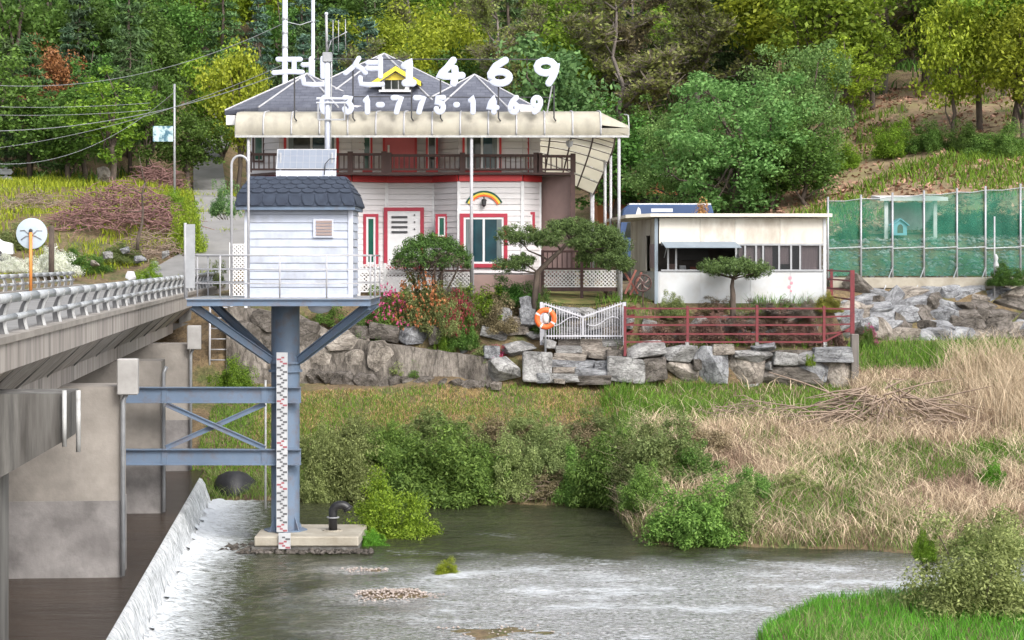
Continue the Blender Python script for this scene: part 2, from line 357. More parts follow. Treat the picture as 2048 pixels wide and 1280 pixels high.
# ------------------------------------------------------------------ terrain
FAR = [(145, 19.0), (180, 29.0), (230, 41.0), (330, 55.0)]
PROF = {
 -90: [(20, -.6), (56, -.6), (62, 2), (75, 5.4), (95, 6.4), (112, 10.8), (122, 11.6)] + FAR,
 -22: [(20, -.6), (56, -.6), (62, 2), (75, 5.4), (95, 6.2), (112, 10.8), (122, 11.4)] + FAR,
 -17.5: [(20, -.6), (56, -.6), (60, 1.2), (67, 3), (71, 5.3), (93, 5.6), (110, 9.6), (135, 12.6), (160, 21), (190, 31), (230, 41), (330, 55)],
 -13: [(20, -.6), (57, -.6), (60.5, .9), (66, 2.6), (68.5, 3.6), (69.5, 5.3), (92, 5.5), (108, 8.9), (135, 12.4), (160, 21), (190, 31), (230, 41), (330, 55)],
 -8: [(20, -.6), (57, -.5), (58, .1), (60, .8), (65.2, 2.7), (66.3, 2.9), (66.9, 5.0), (68.5, 5.75), (75, 5.8), (95, 6.2), (110, 9), (135, 15)] + FAR[1:],
 -4: [(20, -.6), (57, -.5), (58, .1), (60.5, .9), (65, 2.75), (66, 2.9), (66.4, 4.1), (67.3, 5.2), (68.6, 5.8), (75, 5.8), (95, 6.2), (110, 9), (135, 15)] + FAR[1:],
 0: [(20, -.6), (56.3, -.5), (57.3, .1), (60, .9), (64.3, 2.7), (64.9, 2.9), (65.3, 3.8), (66.3, 4.6), (67, 5.45), (68.5, 5.75), (75, 5.8), (95, 6.2), (110, 9), (135, 15)] + FAR[1:],
 2.6: [(20, -.6), (55, -.5), (57, .15), (60, .9), (64.3, 2.7), (64.9, 2.8), (65.7, 3.55), (66.1, 3.95), (66.5, 4.3), (66.9, 5.3), (67.6, 5.55), (75, 5.8), (95, 6.2), (110, 9), (135, 15)] + FAR[1:],
 3.4: [(20, -.6), (47.9, -.5), (49.2, .1), (51, .5), (64.4, 2.75), (64.95, 2.9), (65.2, 4.0), (66, 4.15), (66.3, 5.1), (66.8, 5.5), (75, 5.7), (95, 6.3), (110, 9.5), (135, 15.5)] + FAR[1:],
 10.6: [(20, -.6), (46.2, -.5), (47.6, .1), (49, .5), (64.4, 2.7), (64.95, 2.9), (65.2, 4.0), (66, 4.15), (66.3, 5.1), (66.8, 5.5), (75, 5.7), (86, 6.4), (100, 9.5), (120, 14.5)] + FAR,
 11.3: [(20, -.6), (46.2, -.5), (47.5, .1), (49, .5), (60, 2.2), (66, 3.2), (71.4, 3.9), (72.2, 4.1), (73.4, 5.8), (74.8, 5.95), (78.2, 7.6), (82, 7.9), (90, 8.8), (100, 11), (120, 15.5)] + FAR,
 20: [(20, -.6), (45.8, -.5), (47.2, .1), (49, .6), (60, 2.4), (66, 3.4), (71.4, 4.0), (72.2, 4.2), (73.4, 5.75), (74.8, 5.95), (78.2, 7.7), (82, 8.5), (90, 11), (105, 14.5), (125, 18.5)] + FAR,
 34: [(20, -.6), (45.8, -.5), (47.2, .1), (49, .6), (60, 2.4), (66, 3.4), (71.4, 4.0), (72.2, 4.2), (73.4, 5.75), (74.8, 6.0), (78.2, 8.2), (90, 12), (105, 16.5), (125, 21)] + FAR,
 100: [(20, -.6), (45.8, -.5), (47.2, .1), (49, .6), (60, 2.4), (71.4, 4.0), (72.2, 4.2), (73.4, 5.75), (77, 7.0), (90, 13), (105, 18), (125, 23), (145, 26), (180, 31), (230, 41), (330, 55)],
}
PXs = sorted(PROF)
def _h2(ix, iy):
    n = np.sin(ix * 127.1 + iy * 311.7) * 43758.5453
    return n - np.floor(n)
def vnoise(x, y):
    ix, iy = np.floor(x), np.floor(y); fx, fy = x - ix, y - iy
    fx = fx * fx * (3 - 2 * fx); fy = fy * fy * (3 - 2 * fy)
    a = _h2(ix, iy); b = _h2(ix + 1, iy); c = _h2(ix, iy + 1); d = _h2(ix + 1, iy + 1)
    return (a * (1 - fx) + b * fx) * (1 - fy) + (c * (1 - fx) + d * fx) * fy
def fbm(x, y): return vnoise(x, y) * .5 + vnoise(x * 2.1 + 7, y * 2.1 + 3) * .3 + vnoise(x * 4.3 + 1, y * 4.3 + 9) * .2
def near_edge(X): return np.interp(X, [3.6, 4.5, 6, 8, 12, 30], [30, 36.9, 40.0, 40.8, 41.6, 42])
def TZ(X, Y):
    X = np.atleast_1d(np.asarray(X, float)); Y = np.atleast_1d(np.asarray(Y, float))
    cols = np.stack([np.interp(Y, [p[0] for p in PROF[k]], [p[1] for p in PROF[k]]) for k in PXs])
    j = np.clip(np.searchsorted(PXs, X) - 1, 0, len(PXs) - 2)
    xa = np.array(PXs, float)
    t = np.clip((X - xa[j]) / (xa[j + 1] - xa[j]), 0, 1)
    i = np.arange(len(X))
    z = cols[j, i] * (1 - t) + cols[j + 1, i] * t
    amp = np.clip((Y - 58) / 10, 0.1, 1) * np.where((Y > 66.5) & (Y < 92) & (X > -12), 0.15, 1) * 0.25
    amp = np.where(Y > 100, 1.2, amp)
    z = z + (fbm(X * .35, Y * .35) - .5) * amp
    nb = np.where(X > 3.6, np.clip((near_edge(X) - Y) * 0.30 + .02, -.6, .34), -9)
    z = np.maximum(z, nb)
    gb = 0.05 - (((X + 2.5) / 1.5) ** 2 + ((Y - 41.6) / 1.3) ** 2) * .2
    gb2 = 0.02 - (((X + 0.2) / 2.6) ** 2 + ((Y - 37.4) / 1.6) ** 2) * .2
    gb3 = 0.02 - (((X + 3.3) / 1.2) ** 2 + ((Y - 45.0) / .7) ** 2) * .2
    gb = np.maximum(np.maximum(gb, gb2), gb3) + (fbm(X * 3, Y * 3) - .5) * .12
    z = np.where((Y < 47) & (X < 4), np.maximum(z, gb), z)
    return z
def tz(x, y): return float(TZ(x, y)[0])
def grid(xs, ys):
    GX, GY = np.meshgrid(xs, ys); n, m = len(xs), len(ys)
    idx = np.arange(n * m).reshape(m, n)
    Fc = np.stack([idx[:-1, :-1], idx[:-1, 1:], idx[1:, 1:], idx[1:, :-1]], -1).reshape(-1, 4)
    return GX.ravel(), GY.ravel(), Fc
xs = np.concatenate([np.arange(-90, -18, 2.5), np.arange(-18, 24, .3), np.arange(24, 101, 2.5)])
ys = np.concatenate([np.arange(8, 34, 2.), np.arange(34, 76, .3), np.arange(76, 125, 1.), np.arange(125, 331, 4.)])
gx, gy, gf = grid(xs, ys)
gz = TZ(gx, gy)
tme = fastmesh('terrain', np.stack([gx, gy, gz], 1), gf)
tme.polygons.foreach_set('use_smooth', [True] * len(tme.polygons))
# ground material: soil, dry litter and moss mixed by world-space noise
m, nt, b = _nodes('ground_soil')
v = _coord(nt, (1, 1, 1), True)
c1 = _ramp(nt, _noise(nt, v, .5, 6, .65), [(0.35, (0.10, 0.072, 0.045)), (0.5, (0.23, 0.17, 0.10)), (0.62, (0.11, 0.13, 0.045)), (0.75, (0.07, 0.11, 0.03))])
c2 = _ramp(nt, _noise(nt, v, 9, 5, .7), [(0.3, (0.45, 0.45, 0.45)), (0.7, (1.25, 1.2, 1.1))])
nt.links.new(_mix(nt, 1.0, c1, c2, 'MULTIPLY'), b.inputs['Base Color']); b.inputs['Roughness'].default_value = 1
_bump(nt, b, _noise(nt, v, 12, 6, .7), 1.0, .08)
K['soil'] = m
tme.materials.append(K['soil'])
meta(link('terrain', tme), kind='structure')
# garden lawn sheet over the terrace
def sheet(name, poly_fn, x0, x1, y0, y1, st, dz, mat_):
    xs_, ys_ = np.arange(x0, x1 + st / 2, st), np.arange(y0, y1 + st / 2, st)
    a, b_, f_ = grid(xs_, ys_)
    z_ = TZ(a, b_) + dz
    if poly_fn is not None:
        ok = poly_fn(a, b_); f_ = f_[ok[f_].all(1)]
    me = fastmesh(name, np.stack([a, b_, z_], 1), f_); me.materials.append(mat_)
    me.polygons.foreach_set('use_smooth', [True] * len(me.polygons))
    return link(name, me)
K['lawn'] = mat('lawn_dry', (0.34, 0.27, 0.11), (0.16, 0.19, 0.05), 1.0, 1.6, 0.8, 30, world=True, pos=(.4, .62))
meta(sheet('lawn', lambda a, b_: (b_ > 66.9), -1.0, 5, 66.6, 75, .3, .03, K['lawn']), kind='structure')
K['slope_litter'] = mat('leaf_litter', (0.36, 0.25, 0.16), (0.19, 0.14, 0.08), 1.0, .7, 1.0, 8, world=True, pos=(.35, .65), stain=(0.16, 0.20, 0.05), stain_amt=.8, stain_scale=.35)
meta(sheet('slope_litter', None, 12, 40, 80, 112, 1., .06, K['slope_litter']), kind='structure')
# ------------------------------------------------------------------ water
def water_mat(name, c, foam=False, rough=.06, amp=.7, pebble=False, sx=.55):
    m, nt, b = _nodes(name)
    v = _coord(nt, (1, 1, 1), True); vs = _coord(nt, (sx, 1.5, 1), True)
    n1 = _noise(nt, vs, 1.6, 5, .62); n2 = _noise(nt, vs, 13, 5, .65)
    ad = nt.nodes.new('ShaderNodeMath'); ad.operation = 'MULTIPLY_ADD'; ad.inputs[1].default_value = .36
    nt.links.new(n2, ad.inputs[0]); nt.links.new(n1, ad.inputs[2])
    _bump(nt, b, ad.outputs[0], amp, .22)
    col = _ramp(nt, _noise(nt, v, .35, 4), [(.35, dk(c, .6)), (.65, c)])
    b.inputs['Roughness'].default_value = rough; b.inputs['IOR'].default_value = 1.33
    if pebble:
        at = nt.nodes.new('ShaderNodeAttribute'); at.attribute_name = 'shallow_sheen'
        bed_sheen = _ramp(nt, _noise(nt, _coord(nt, (.9, 2.0, 1), True), 9, 8, .8), [(.41, (.06, .062, .058)), (.50, (.32, .325, .33)), (.61, (.70, .71, .73))])  # gravel bed tone with sky reflection and dark ripples painted into the colour
        col = _mix(nt, at.outputs['Fac'], col, bed_sheen)
    if foam:
        at = nt.nodes.new('ShaderNodeAttribute'); at.attribute_name = 'foam'
        vf = _coord(nt, (.7, 2.4, 1), True)
        nf = _noise(nt, vf, 5.0, 9, .82)
        sm = nt.nodes.new('ShaderNodeMath'); sm.operation = 'ADD'
        nt.links.new(nf, sm.inputs[0]); nt.links.new(at.outputs['Fac'], sm.inputs[1])
        ff = _ramp(nt, sm.outputs[0], [(.66, (0, 0, 0)), (.90, (1, 1, 1))])
        col = _mix(nt, ff, col, (.74, .78, .82))
        rr = nt.nodes.new('ShaderNodeMapRange'); rr.inputs['To Min'].default_value = rough; rr.inputs['To Max'].default_value = .8
        nt.links.new(ff, rr.inputs[0]); nt.links.new(rr.outputs[0], b.inputs['Roughness'])
    nt.links.new(col, b.inputs['Base Color'])
    return m
def wv(X, Y): return -(X * BC + Y * BS)          # metres left of the bridge axis
xs = np.arange(-10, 22, .16); ys = np.arange(30, 60, .16)
gx, gy, gf = grid(xs, ys)
vv = wv(gx, gy)
wz = (fbm(gx * 1.1, gy * 2.0) - .5) * .07 + (fbm(gx * 4, gy * 6) - .5) * .03
ok = vv < 3.32
nearw = np.exp(-np.clip(3.25 - vv, 0, 9) * 1.3)
wz = wz + nearw * (np.abs(fbm(gx * 3.1 + 5, gy * 3.7) - .5) * .55 + (vnoise(gx * 9, gy * 9) - .5) * .10)
gf = gf[ok[gf].all(1)]
rme = fastmesh('river', np.stack([gx, gy, wz], 1), gf)
d = 3.25 - vv
foam = np.clip(.50 - d * .21, 0, .50)
far_fac = np.clip((gy - 36) / 12, .8, 1)
foam = foam * far_fac + (.13 + np.clip((fbm(gx * .5 + 4, gy * .9) - .45) * .7, 0, .14)) * np.clip((gx + 5) / 4, 0, 1) * np.clip((46.8 - gy) / 3, 0, 1)  # broad term: whitewater speckle, also painted in for pale sky reflection
# riffle lines where the current crosses the shallows
for (xa, ya, xb, yb) in ((-2.8, 47.9, -.9, 47.3), (.6, 47.2, 2.2, 46.2), (-.8, 50.9, 0.1, 50.3), (-1.2, 44.4, 1.2, 45.6), (5.2, 46.4, 7.2, 45.2)):
    tt = np.clip(((gx - xa) * (xb - xa) + (gy - ya) * (yb - ya)) / ((xb - xa) ** 2 + (yb - ya) ** 2), 0, 1)
    dd = np.hypot(gx - xa - tt * (xb - xa), (gy - ya - tt * (yb - ya)) * 1.4)
    dd = dd + (fbm(gx * 1.3, gy * 1.9) - .5) * 1.1
    foam += np.clip(.20 - np.abs(dd) * .22, 0, .15)
at = rme.attributes.new('foam', 'FLOAT', 'POINT'); at.data.foreach_set('value', foam.astype(np.float32))
sh = np.clip((TZ(gx, gy) + .30) * 2.6, 0, .85) * (gy < 47) * (gx < 5)
sh = np.maximum(sh, np.clip((47.6 - gy + (fbm(gx * .6, gy * .6) - .5) * 3) / 3.2, 0, .93) * np.clip((gx + 4.8 + (fbm(gx * .7 + 3, gy * .7) - .5) * 3) / 4, 0, 1))  # broad pale reach: shallow bed plus painted sky reflection
at = rme.attributes.new('shallow_sheen', 'FLOAT', 'POINT'); at.data.foreach_set('value', sh.astype(np.float32))
rme.polygons.foreach_set('use_smooth', [True] * len(rme.polygons))
rme.materials.append(water_mat('river_water', (.050, .055, .026), True, .07, .8, True))
meta(link('river', rme), kind='structure')
vs_ = np.concatenate([[3.56], np.arange(3.8, 60, .5)]); us_ = np.arange(8, 62, .5)
gv, gu, gf = grid(vs_, us_)
gx, gy = -gu * BS - gv * BC, gu * BC - gv * BS
ume = fastmesh('upper_river', np.stack([gx, gy, .70 + (fbm(gx * 1.5, gy * 3) - .5) * .02 * (gv > 3.7)], 1), gf)
ume.polygons.foreach_set('use_smooth', [True] * len(ume.polygons))
ume.materials.append(water_mat('upper_river_water', (.050, .034, .023), False, .16, .6))
meta(link('upper_river', ume), kind='structure')
# weir: concrete sill and the sheet of falling water
wr = thing('weir', B(40, 3.6, -.5), 'long low concrete weir running beside the bridge piers under falling water', 'weir')
obj('sill', MB().bbox(12, 58.3, 3.62, 4.1, -.6, .66), K['concrete_dark'], wr)
nu, nv_ = 420, 12
U = np.linspace(12, 58.2, nu)
prof_v = [3.95, 3.72, 3.58, 3.50, 3.45, 3.41, 3.38, 3.35, 3.32, 3.29, 3.25, 3.1]
prof_z = [.62, .66, .696, .655, .58, .49, .39, .29, .19, .10, .03, -.02]
V_ = []
for j in range(nv_):
    wob = (fbm(U * 5.0, np.full(nu, j * .5)) - .5) * (.10 if j > 2 else .0) + (vnoise(U * 13.0, np.full(nu, j * .25)) - .5) * (.05 if j > 2 else 0)
    vj = prof_v[j] + wob
    V_.append(np.stack([-U * BS - vj * BC, U * BC - vj * BS, np.full(nu, prof_z[j])], 1))
V_ = np.concatenate(V_)
idx = np.arange(nu * nv_).reshape(nv_, nu)
Fc = np.stack([idx[:-1, :-1], idx[:-1, 1:], idx[1:, 1:], idx[1:, :-1]], -1).reshape(-1, 4)
fme = fastmesh('falling_water', V_ - np.array(ORIG[wr.name]), Fc)
fme.polygons.foreach_set('use_smooth', [True] * len(fme.polygons))
m, nt, b = _nodes('falling_water')
tc = _coord(nt, (1, 1, 1), True)
mp = nt.nodes.new('ShaderNodeMapping'); mp.inputs['Rotation'].default_value = (0, 0, math.radians(-5.29)); mp.inputs['Scale'].default_value = (.6, 10, 1.1); nt.links.new(tc, mp.inputs['Vector'])
n = _noise(nt, mp.outputs[0], 2.6, 6, .75)
nt.links.new(_ramp(nt, n, [(.36, (.09, .095, .10)), (.45, (.42, .445, .47)), (.56, (.84, .86, .88))]), b.inputs['Base Color'])
b.inputs['Roughness'].default_value = .35
_bump(nt, b, n, .8, .06)
fme.materials.append(m)
fo = link('falling_water', fme, wr)
# pebbles on the shallow bar
def pebbles(name, n, fn, smin, smax, mat_, label, cat):
    V, Fc = [], []
    base = np.array([(1, 0, 0), (0, 1, 0), (-1, 0, 0), (0, -1, 0), (0, 0, 1), (0, 0, -1)], float)
    fb = np.array([(0, 1, 4), (1, 2, 4), (2, 3, 4), (3, 0, 4), (1, 0, 5), (2, 1, 5), (3, 2, 5), (0, 3, 5)])
    P = fn(n)
    for i in range(len(P)):
        s = rng.uniform(smin, smax); a = rng.uniform(0, 6.28)
        q = base * np.array([s, s * rng.uniform(.5, .9), s * rng.uniform(.35, .6)]) * rng.uniform(.75, 1.2, (6, 1))
        q = q @ np.array([[math.cos(a), math.sin(a), 0], [-math.sin(a), math.cos(a), 0], [0, 0, 1]])
        V.append(q + P[i]); Fc.append(fb + 6 * i)
    me = fastmesh(name, np.concatenate(V), np.concatenate(Fc)); me.materials.append(mat_)
    return meta(link(name, me), label, cat, kind='stuff')
def bar_pts(n):
    out = []
    while len(out) < n:
        c = [(-2.5, 41.6, 1.5, 1.15), (-.2, 37.4, 2.8, 1.6), (-3.3, 45.0, 1.3, .6)][int(rng.choice(3, p=[.7, .15, .15]))]
        x, y = c[0] + rng.normal() * c[2] * .6, c[1] + rng.normal() * c[3] * .6
        z = max(tz(x, y), -.10)
        if z > -.05: out.append((x, y, z + .02))
    return np.array(out)
K['pebble'] = mat('river_pebble', (.54, .47, .43), (.28, .225, .195), .8, 3, world=True)
pebbles('gravel', 700, bar_pts, .018, .05, K['pebble'], 'pale brown pebbles on the shallow gravel bar in the river', 'gravel')
# ------------------------------------------------------------------ bridge
DT = 5.72
br = thing('bridge', B(50, 7.7, -.6), 'concrete road bridge on wall piers crossing above the weir', 'bridge')
dkm = MB()
prof = [(4.5, DT), (4.5, DT - .40), (5.15, DT - .98), (5.15, DT - 1.3), (10.35, DT - 1.3), (10.35, DT - .98), (11, DT - .4), (11, DT)]
n = len(prof)
dkm.prism([B(14, a, z) for a, z in prof], B(92, 0, 0) - B(14, 0, 0))
obj('deck', dkm, K['concrete_streaked'], br)
km = MB()
for v0, v1 in ((4.46, 4.86), (10.64, 11.04)):
    km.bbox(14, 92, v0, v1, DT + .003, DT + .10)
obj('kerb', km, K['concrete'], br)
obj('road_surface', MB().bbox(14, 92, 4.87, 10.63, DT + .002, DT + .012), K['asphalt'], br)
# streaked soffit ribs
for u in np.arange(18, 90, 4.0):
    sf = MB().hexa([B(u, 4.53, DT - .44), B(u + .07, 4.53, DT - .44), B(u + .07, 5.12, DT - 1.0), B(u, 5.12, DT - 1.0), B(u, 4.53, DT - .39), B(u + .07, 4.53, DT - .39), B(u + .07, 5.12, DT - .95), B(u, 5.12, DT - .95)])
    obj('soffit_joint', sf, K['concrete_dark'], br)
# hammerhead pier nearest, then wall piers
p0 = MB()
p0.prism([B(30, 3.72, E - 1.95), B(30, 3.72, E - 2.6), B(30, 4.76, E - 3.2), B(30, 4.76, -.7), B(30, 10.7, -.7), B(30, 10.7, E - 3.2), B(30, 11.8, E - 2.6), B(30, 11.8, E - 1.95)], B(1.1, 0, 0))
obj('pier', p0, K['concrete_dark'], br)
def wallpier(u):
    a = MB().bbox(u, u + 1.15, 3.97, 11.5, -.7, 2.2)
    p = obj('pier', a, K['concrete_wet'], br)
    obj('upper_lift', MB().bbox(u + .012, u + 1.138, 3.985, 11.49, 2.2, DT - 1.29), K['concrete'], p)
    if u != 50: obj('drain_box', MB().bbox(u - .30, u + .02, 3.62, 4.02, E - 2.62, E - 1.92), K['drain_grey'], p, bevel=.02)
    obj('drain_pipe', MB().tube([B(u - .1, 3.85, E - 2.6), B(u - .1, 3.92, E - 2.75), B(u - .1, 3.925, .75)], .045, 8), K['grey_metal'], p, True)
for u in (40, 50, 60): wallpier(u)
ab = MB().bbox(69.5, 72, 4.2, 11.4, 2, DT - .98)
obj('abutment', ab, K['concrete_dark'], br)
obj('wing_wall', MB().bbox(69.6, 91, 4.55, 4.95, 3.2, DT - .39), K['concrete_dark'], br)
for v in (3.78, 3.58):
    obj('drain_pipe', MB().tube([B(29.9, v, E - 1.9), B(29.9, v, E - 2.75 + (v - 3.7) * .4)], .035, 8), K['rail_post'], br, True)
# guard railings
def railing(v, sgn, u0, u1, label):
    th = thing('guard_railing', B(u0, v, DT + .1), label, 'railing')
    cv = [(.02, 0), (.05, .12), (.06, .25), (.03, .38), (-.02, .48), (-.03, .56)]
    pp = cv + [(a + .045, z) for a, z in cv[::-1]]
    wb = [(a + .045, z) for a, z in cv] + [(a + .045 + .10 * (1 - z), z) for a, z in cv[::-1]]
    pm = MB().prism([B(u0 - .05, v + sgn * (a - .05), DT + .1 + z) for a, z in pp], B(.06, 0, 0))
    first = obj('post', pm, K['rail_post'], th)
    fb = obj('web', MB().prism([B(u0 - .03, v + sgn * (a - .05), DT + .1 + z) for a, z in wb], B(.012, 0, 0)), K['web_grey'], first)
    u = u0 + 2
    while u < u1:
        c = copy_part(first, th, B(u, 0, 0) - B(u0, 0, 0)); copy_part(fb, c, (0, 0, 0)); u += 2.0
    u = u0
    while u < u1 - 1:
        for z, r, off in ((.56, .075, 0), (.27, .05, 0.03)):
            obj('rail', MB().tube([B(u - .97, v + sgn * off, DT + .1 + z - .04), B(u + .97, v + sgn * off, DT + .1 + z - .04)], r, 10), K['galv'], th, True)
        u += 2.0
    return th
railing(4.62, 1, 24, 92, 'pale metal guard railing with curved posts along the bridge edge nearest the weir')
railing(10.88, -1, 60, 90, 'short far guard railing on the bridge side beside the round mirror')
# road climbing beyond the bridge
rc = [(B(90, 7.6, 0).x, 89.0, 4.9), (-14.6, 100, 2.6), (-15.6, 108, 2.1), (-17.6, 118, 1.7), (-19.6, 130, 1.5), (-20.0, 142, 1.4)]
rm_v, rm_f = [], []
pts = []
for i in range(len(rc) - 1):
    for t in np.linspace(0, 1, 12, endpoint=False): pts.append(np.array(rc[i]) * (1 - t) + np.array(rc[i + 1]) * t)
for (x, y, hw) in pts:
    zc = max(tz(x, y), tz(x - hw * .8, y), tz(x + hw * .8, y)) + .12
    if y < 91: zc = DT - .02
    rm_v += [(x - hw * .62, y, zc - .3), (x - hw * .6, y, zc), (x + hw * .6, y, zc), (x + hw * .62, y, zc - .3)]
for i in range(len(pts) - 1):
    for k in range(3): rm_f.append((i * 4 + k, i * 4 + k + 1, i * 4 + 5 + k, i * 4 + 4 + k))
rmb = MB(); rmb.add(rm_v, rm_f)
ro = obj('road', rmb, K['asphalt']); meta(ro, kind='structure')
# ------------------------------------------------------------------ gauging station
PZ = 5.99                                # platform level
pl = thing('footing', (-4.9, 49, 0), 'thick concrete footing slab at the water under the blue steel column', 'footing')
obj('slab', MB().prism([(-6.18, 47.95, -.5), (-3.66, 47.95, -.5), (-3.60, 50.1, -.5), (-5.75, 50.1, -.5), (-6.2, 49.2, -.5)], (0, 0, .60)), K['concrete_dark'], pl)
obj('cap', MB().prism([(-6.12, 47.9, .10), (-3.64, 47.9, .10), (-3.58, 50.15, .10), (-5.7, 50.15, .10), (-6.14, 49.2, .10)], (0, 0, .24)), K['plinth'], pl, bevel=.03)
obj('manhole_ring', MB().lathe((-4.35, 49.0, .335), [(.24, 0), (.24, .03), (.2, .03), (.2, .0)], 18), K['plinth'], pl)
gt = thing('gauge_tower', (-5.5, 49, .34), 'blue grey steel column tower with braced platform beside the weir', 'tower')
cx, cy = -5.5, 49.05
obj('column', MB().cyl(cx, cy, .34, PZ - .14, .345, 28), K['blue_steel'], gt, True, angle=40)
obj('collar', MB().lathe((cx, cy, ZZ(745, 48.7)), [(.36, 0), (.41, 0), (.41, .05), (.36, .05), (.36, .2), (.41, .2), (.41, .25), (.36, .25)], 28), K['blue_steel'], gt)
for a in range(4):
    t = math.radians(45 + 90 * a); d = Vector((math.cos(t), math.sin(t), 0)); c0 = Vector((cx, cy, .34))
    obj('gusset', MB().prism([c0 + d * .33, c0 + d * .52, c0 + d * .33 + Vector((0, 0, .4))], Vector((-d.y, d.x, 0)) * .02), K['blue_steel'], gt)
obj('base_plate', MB().prism([(cx + .53 * math.cos(t), cy + .53 * math.sin(t), .342) for t in np.linspace(0, 2 * math.pi, 9)[:-1]], (0, 0, .03)), K['blue_steel'], gt)
PX0, PX1, PY0, PY1 = -7.63, -3.32, 47.4, 50.7
def ibeam(a, b, h, wd, name, parent, up=(0, 0, 1)):
    a, b = Vector(a), Vector(b); d = (b - a).normalized(); s_ = d.cross(Vector(up)).normalized(); u = s_.cross(d)
    mb = MB().beam(a, b, .02, h - .02, up)
    mb.beam(a + u * (h / 2), b + u * (h / 2), wd, .022, up); mb.beam(a - u * (h / 2), b - u * (h / 2), wd, .022, up)
    return obj(name, mb, K['blue_steel'], parent)
ibeam((PX0, PY0, PZ - .09), (PX1, PY0, PZ - .09), .14, .12, 'platform_beam', gt)
ibeam((PX0, PY1, PZ - .09), (PX1, PY1, PZ - .09), .14, .12, 'platform_beam', gt)
for x in (PX0 + .06, -6.2, -4.8, PX1 - .06):
    ibeam((x, PY0 + .07, PZ - .09), (x, PY1 - .07, PZ - .09), .13, .1, 'cross_beam', gt)
obj('platform_deck', MB().box(PX0 - .03, PX1 + .03, PY0 - .05, PY1 + .05, PZ - .006, PZ + .012), K['grey_metal'], gt)
zb = ZZ(722, 48.6)
for sx, xe in ((-1, PX0 + .12), (1, PX1 - .08)):
    for yy in (PY0 + .12, PY1 - .1):
        yc = cy + (-.16 if yy < cy else .16)
        ibeam((cx + sx * .33, yc, zb), (xe, yy, PZ - .17), .17, .12, 'brace', gt)
# lateral trusses tied to the second pier
for zc in (ZZ(790, 48.6), ZZ(914, 48.6)):
    ibeam((-10.6, 48.62, zc), (cx + .42, 48.62, zc), .36, .22, 'tie_beam', gt)
    for px_ in (328, 528):
        obj('splice_plate', MB().box(XX(px_ - 6, 48.5), XX(px_ + 6, 48.5), 48.585, 48.607, zc - .165, zc + .165), K['blue_steel'], gt)
za, zc_ = ZZ(808, 48.6), ZZ(896, 48.6)
for k, (a, b_) in enumerate((((332, za), (530, zc_)), ((332, zc_), (530, za)))):
    y = 48.56 + .11 * k
    ibeam((XX(a[0], y), y, a[1]), (XX(b_[0], y), y, b_[1]), .10, .09, 'diagonal', gt)
# platform railing
def prail(x, y, name='rail_post'):
    return obj(name, MB().cyl(x, y, PZ + .01, PZ + 1.02, .02, 8), K['steel_white'], gt, True)
for x in (PX0, -6.85, -5.45, -4.35, PX1): prail(x, PY0)
for x in (PX0, PX1):
    for y in (49, PY1): prail(x, y)
prail(-5.45, PY1)
for z in (.36, .69, 1.02):
    obj('hand_rail', MB().tube([(PX0, PY1, PZ + z), (PX0, PY0, PZ + z), (PX1, PY0, PZ + z), (PX1, PY1, PZ + z), (PX0, PY1, PZ + z)], .021 if z > .9 else .016, 8), K['steel_white'], gt, True)
obj('gate_panel', MB().box(PX0 - .02, PX0 + .2, PY0 - .06, PY0 - .03, PZ + .25, PZ + 1.75), K['grey_metal'], gt)
obj('gate_post', MB().cyl(PX0 - .03, PY0 - .03, PZ + .01, PZ + 1.78, .035, 8), K['steel_white'], gt, True)
ld = MB()
xl = XX(463, 47.6)
obj('gooseneck_handle', MB().tube([(xl, 47.6, PZ - .1)] + [(xl, 47.6, PZ + 3.0)] + [(xl + .2 - .2 * math.cos(t), 47.6, PZ + 3.15 + .22 * math.sin(t)) for t in np.linspace(0, math.pi, 9)] + [(xl + .4, 47.6, PZ + 2.4), (xl + .4, 47.6, PZ + .01)], .03, 10), K['steel_white'], gt, True)
obj('level_sensor', MB().lathe((XX(640, 48), 48, PZ - .36), [(.05, 0), (.2, .04), (.28, .12), (.3, .2), (.3, .26)], 20), K['hut_trim'], gt, True, angle=40)
# staff gauge
sg = thing('staff_gauge', (XX(566, 48.5), 48.6, .1), 'tall white staff gauge with black and red marks fixed to the steel column', 'gauge')
def staff(px0, px1, py0, py1, y):
    obj('board', MB().box(XX(px0, y), XX(px1, y), y, y + .04, ZZ(py1, y), ZZ(py0, y)), K['gauge_board'], sg)
    z0, z1 = ZZ(py1, y), ZZ(py0, y); n = int((z1 - z0) / .1); X0, X1 = XX(px0, y), XX(px1, y)
    red, blk = MB(), MB()
    for k in range(n):
        t = red if k % 10 in (0, 1) else blk
        q = z0 + k * .1; side = k % 2
        a, b_ = (X0 + .01, X0 + (X1 - X0) * .42) if side else (X0 + (X1 - X0) * .58, X1 - .01)
        t.box(a, b_, y - .004, y, q + .01, q + .055)
        c0 = X0 + (X1 - X0) * (.44 if side else .3)
        t.box(c0, c0 + .07, y - .004, y, q + .055, q + .095)
    if red.v: meta(obj('red_marks', red, K['mark_red'], sg), kind='stuff')
    if blk.v: meta(obj('black_marks', blk, K['mark_grey'], sg), kind='stuff')
staff(553, 575, 705, 1064, 48.36)
staff(557, 581, 1066, 1098, 47.84)
obj('bracket', MB().box(XX(560, 48.4), XX(570, 48.4), 48.4, 48.72, .8, .86).box(XX(560, 48.4), XX(570, 48.4), 48.4, 48.72, 3.6, 3.66), K['grey_metal'], sg)
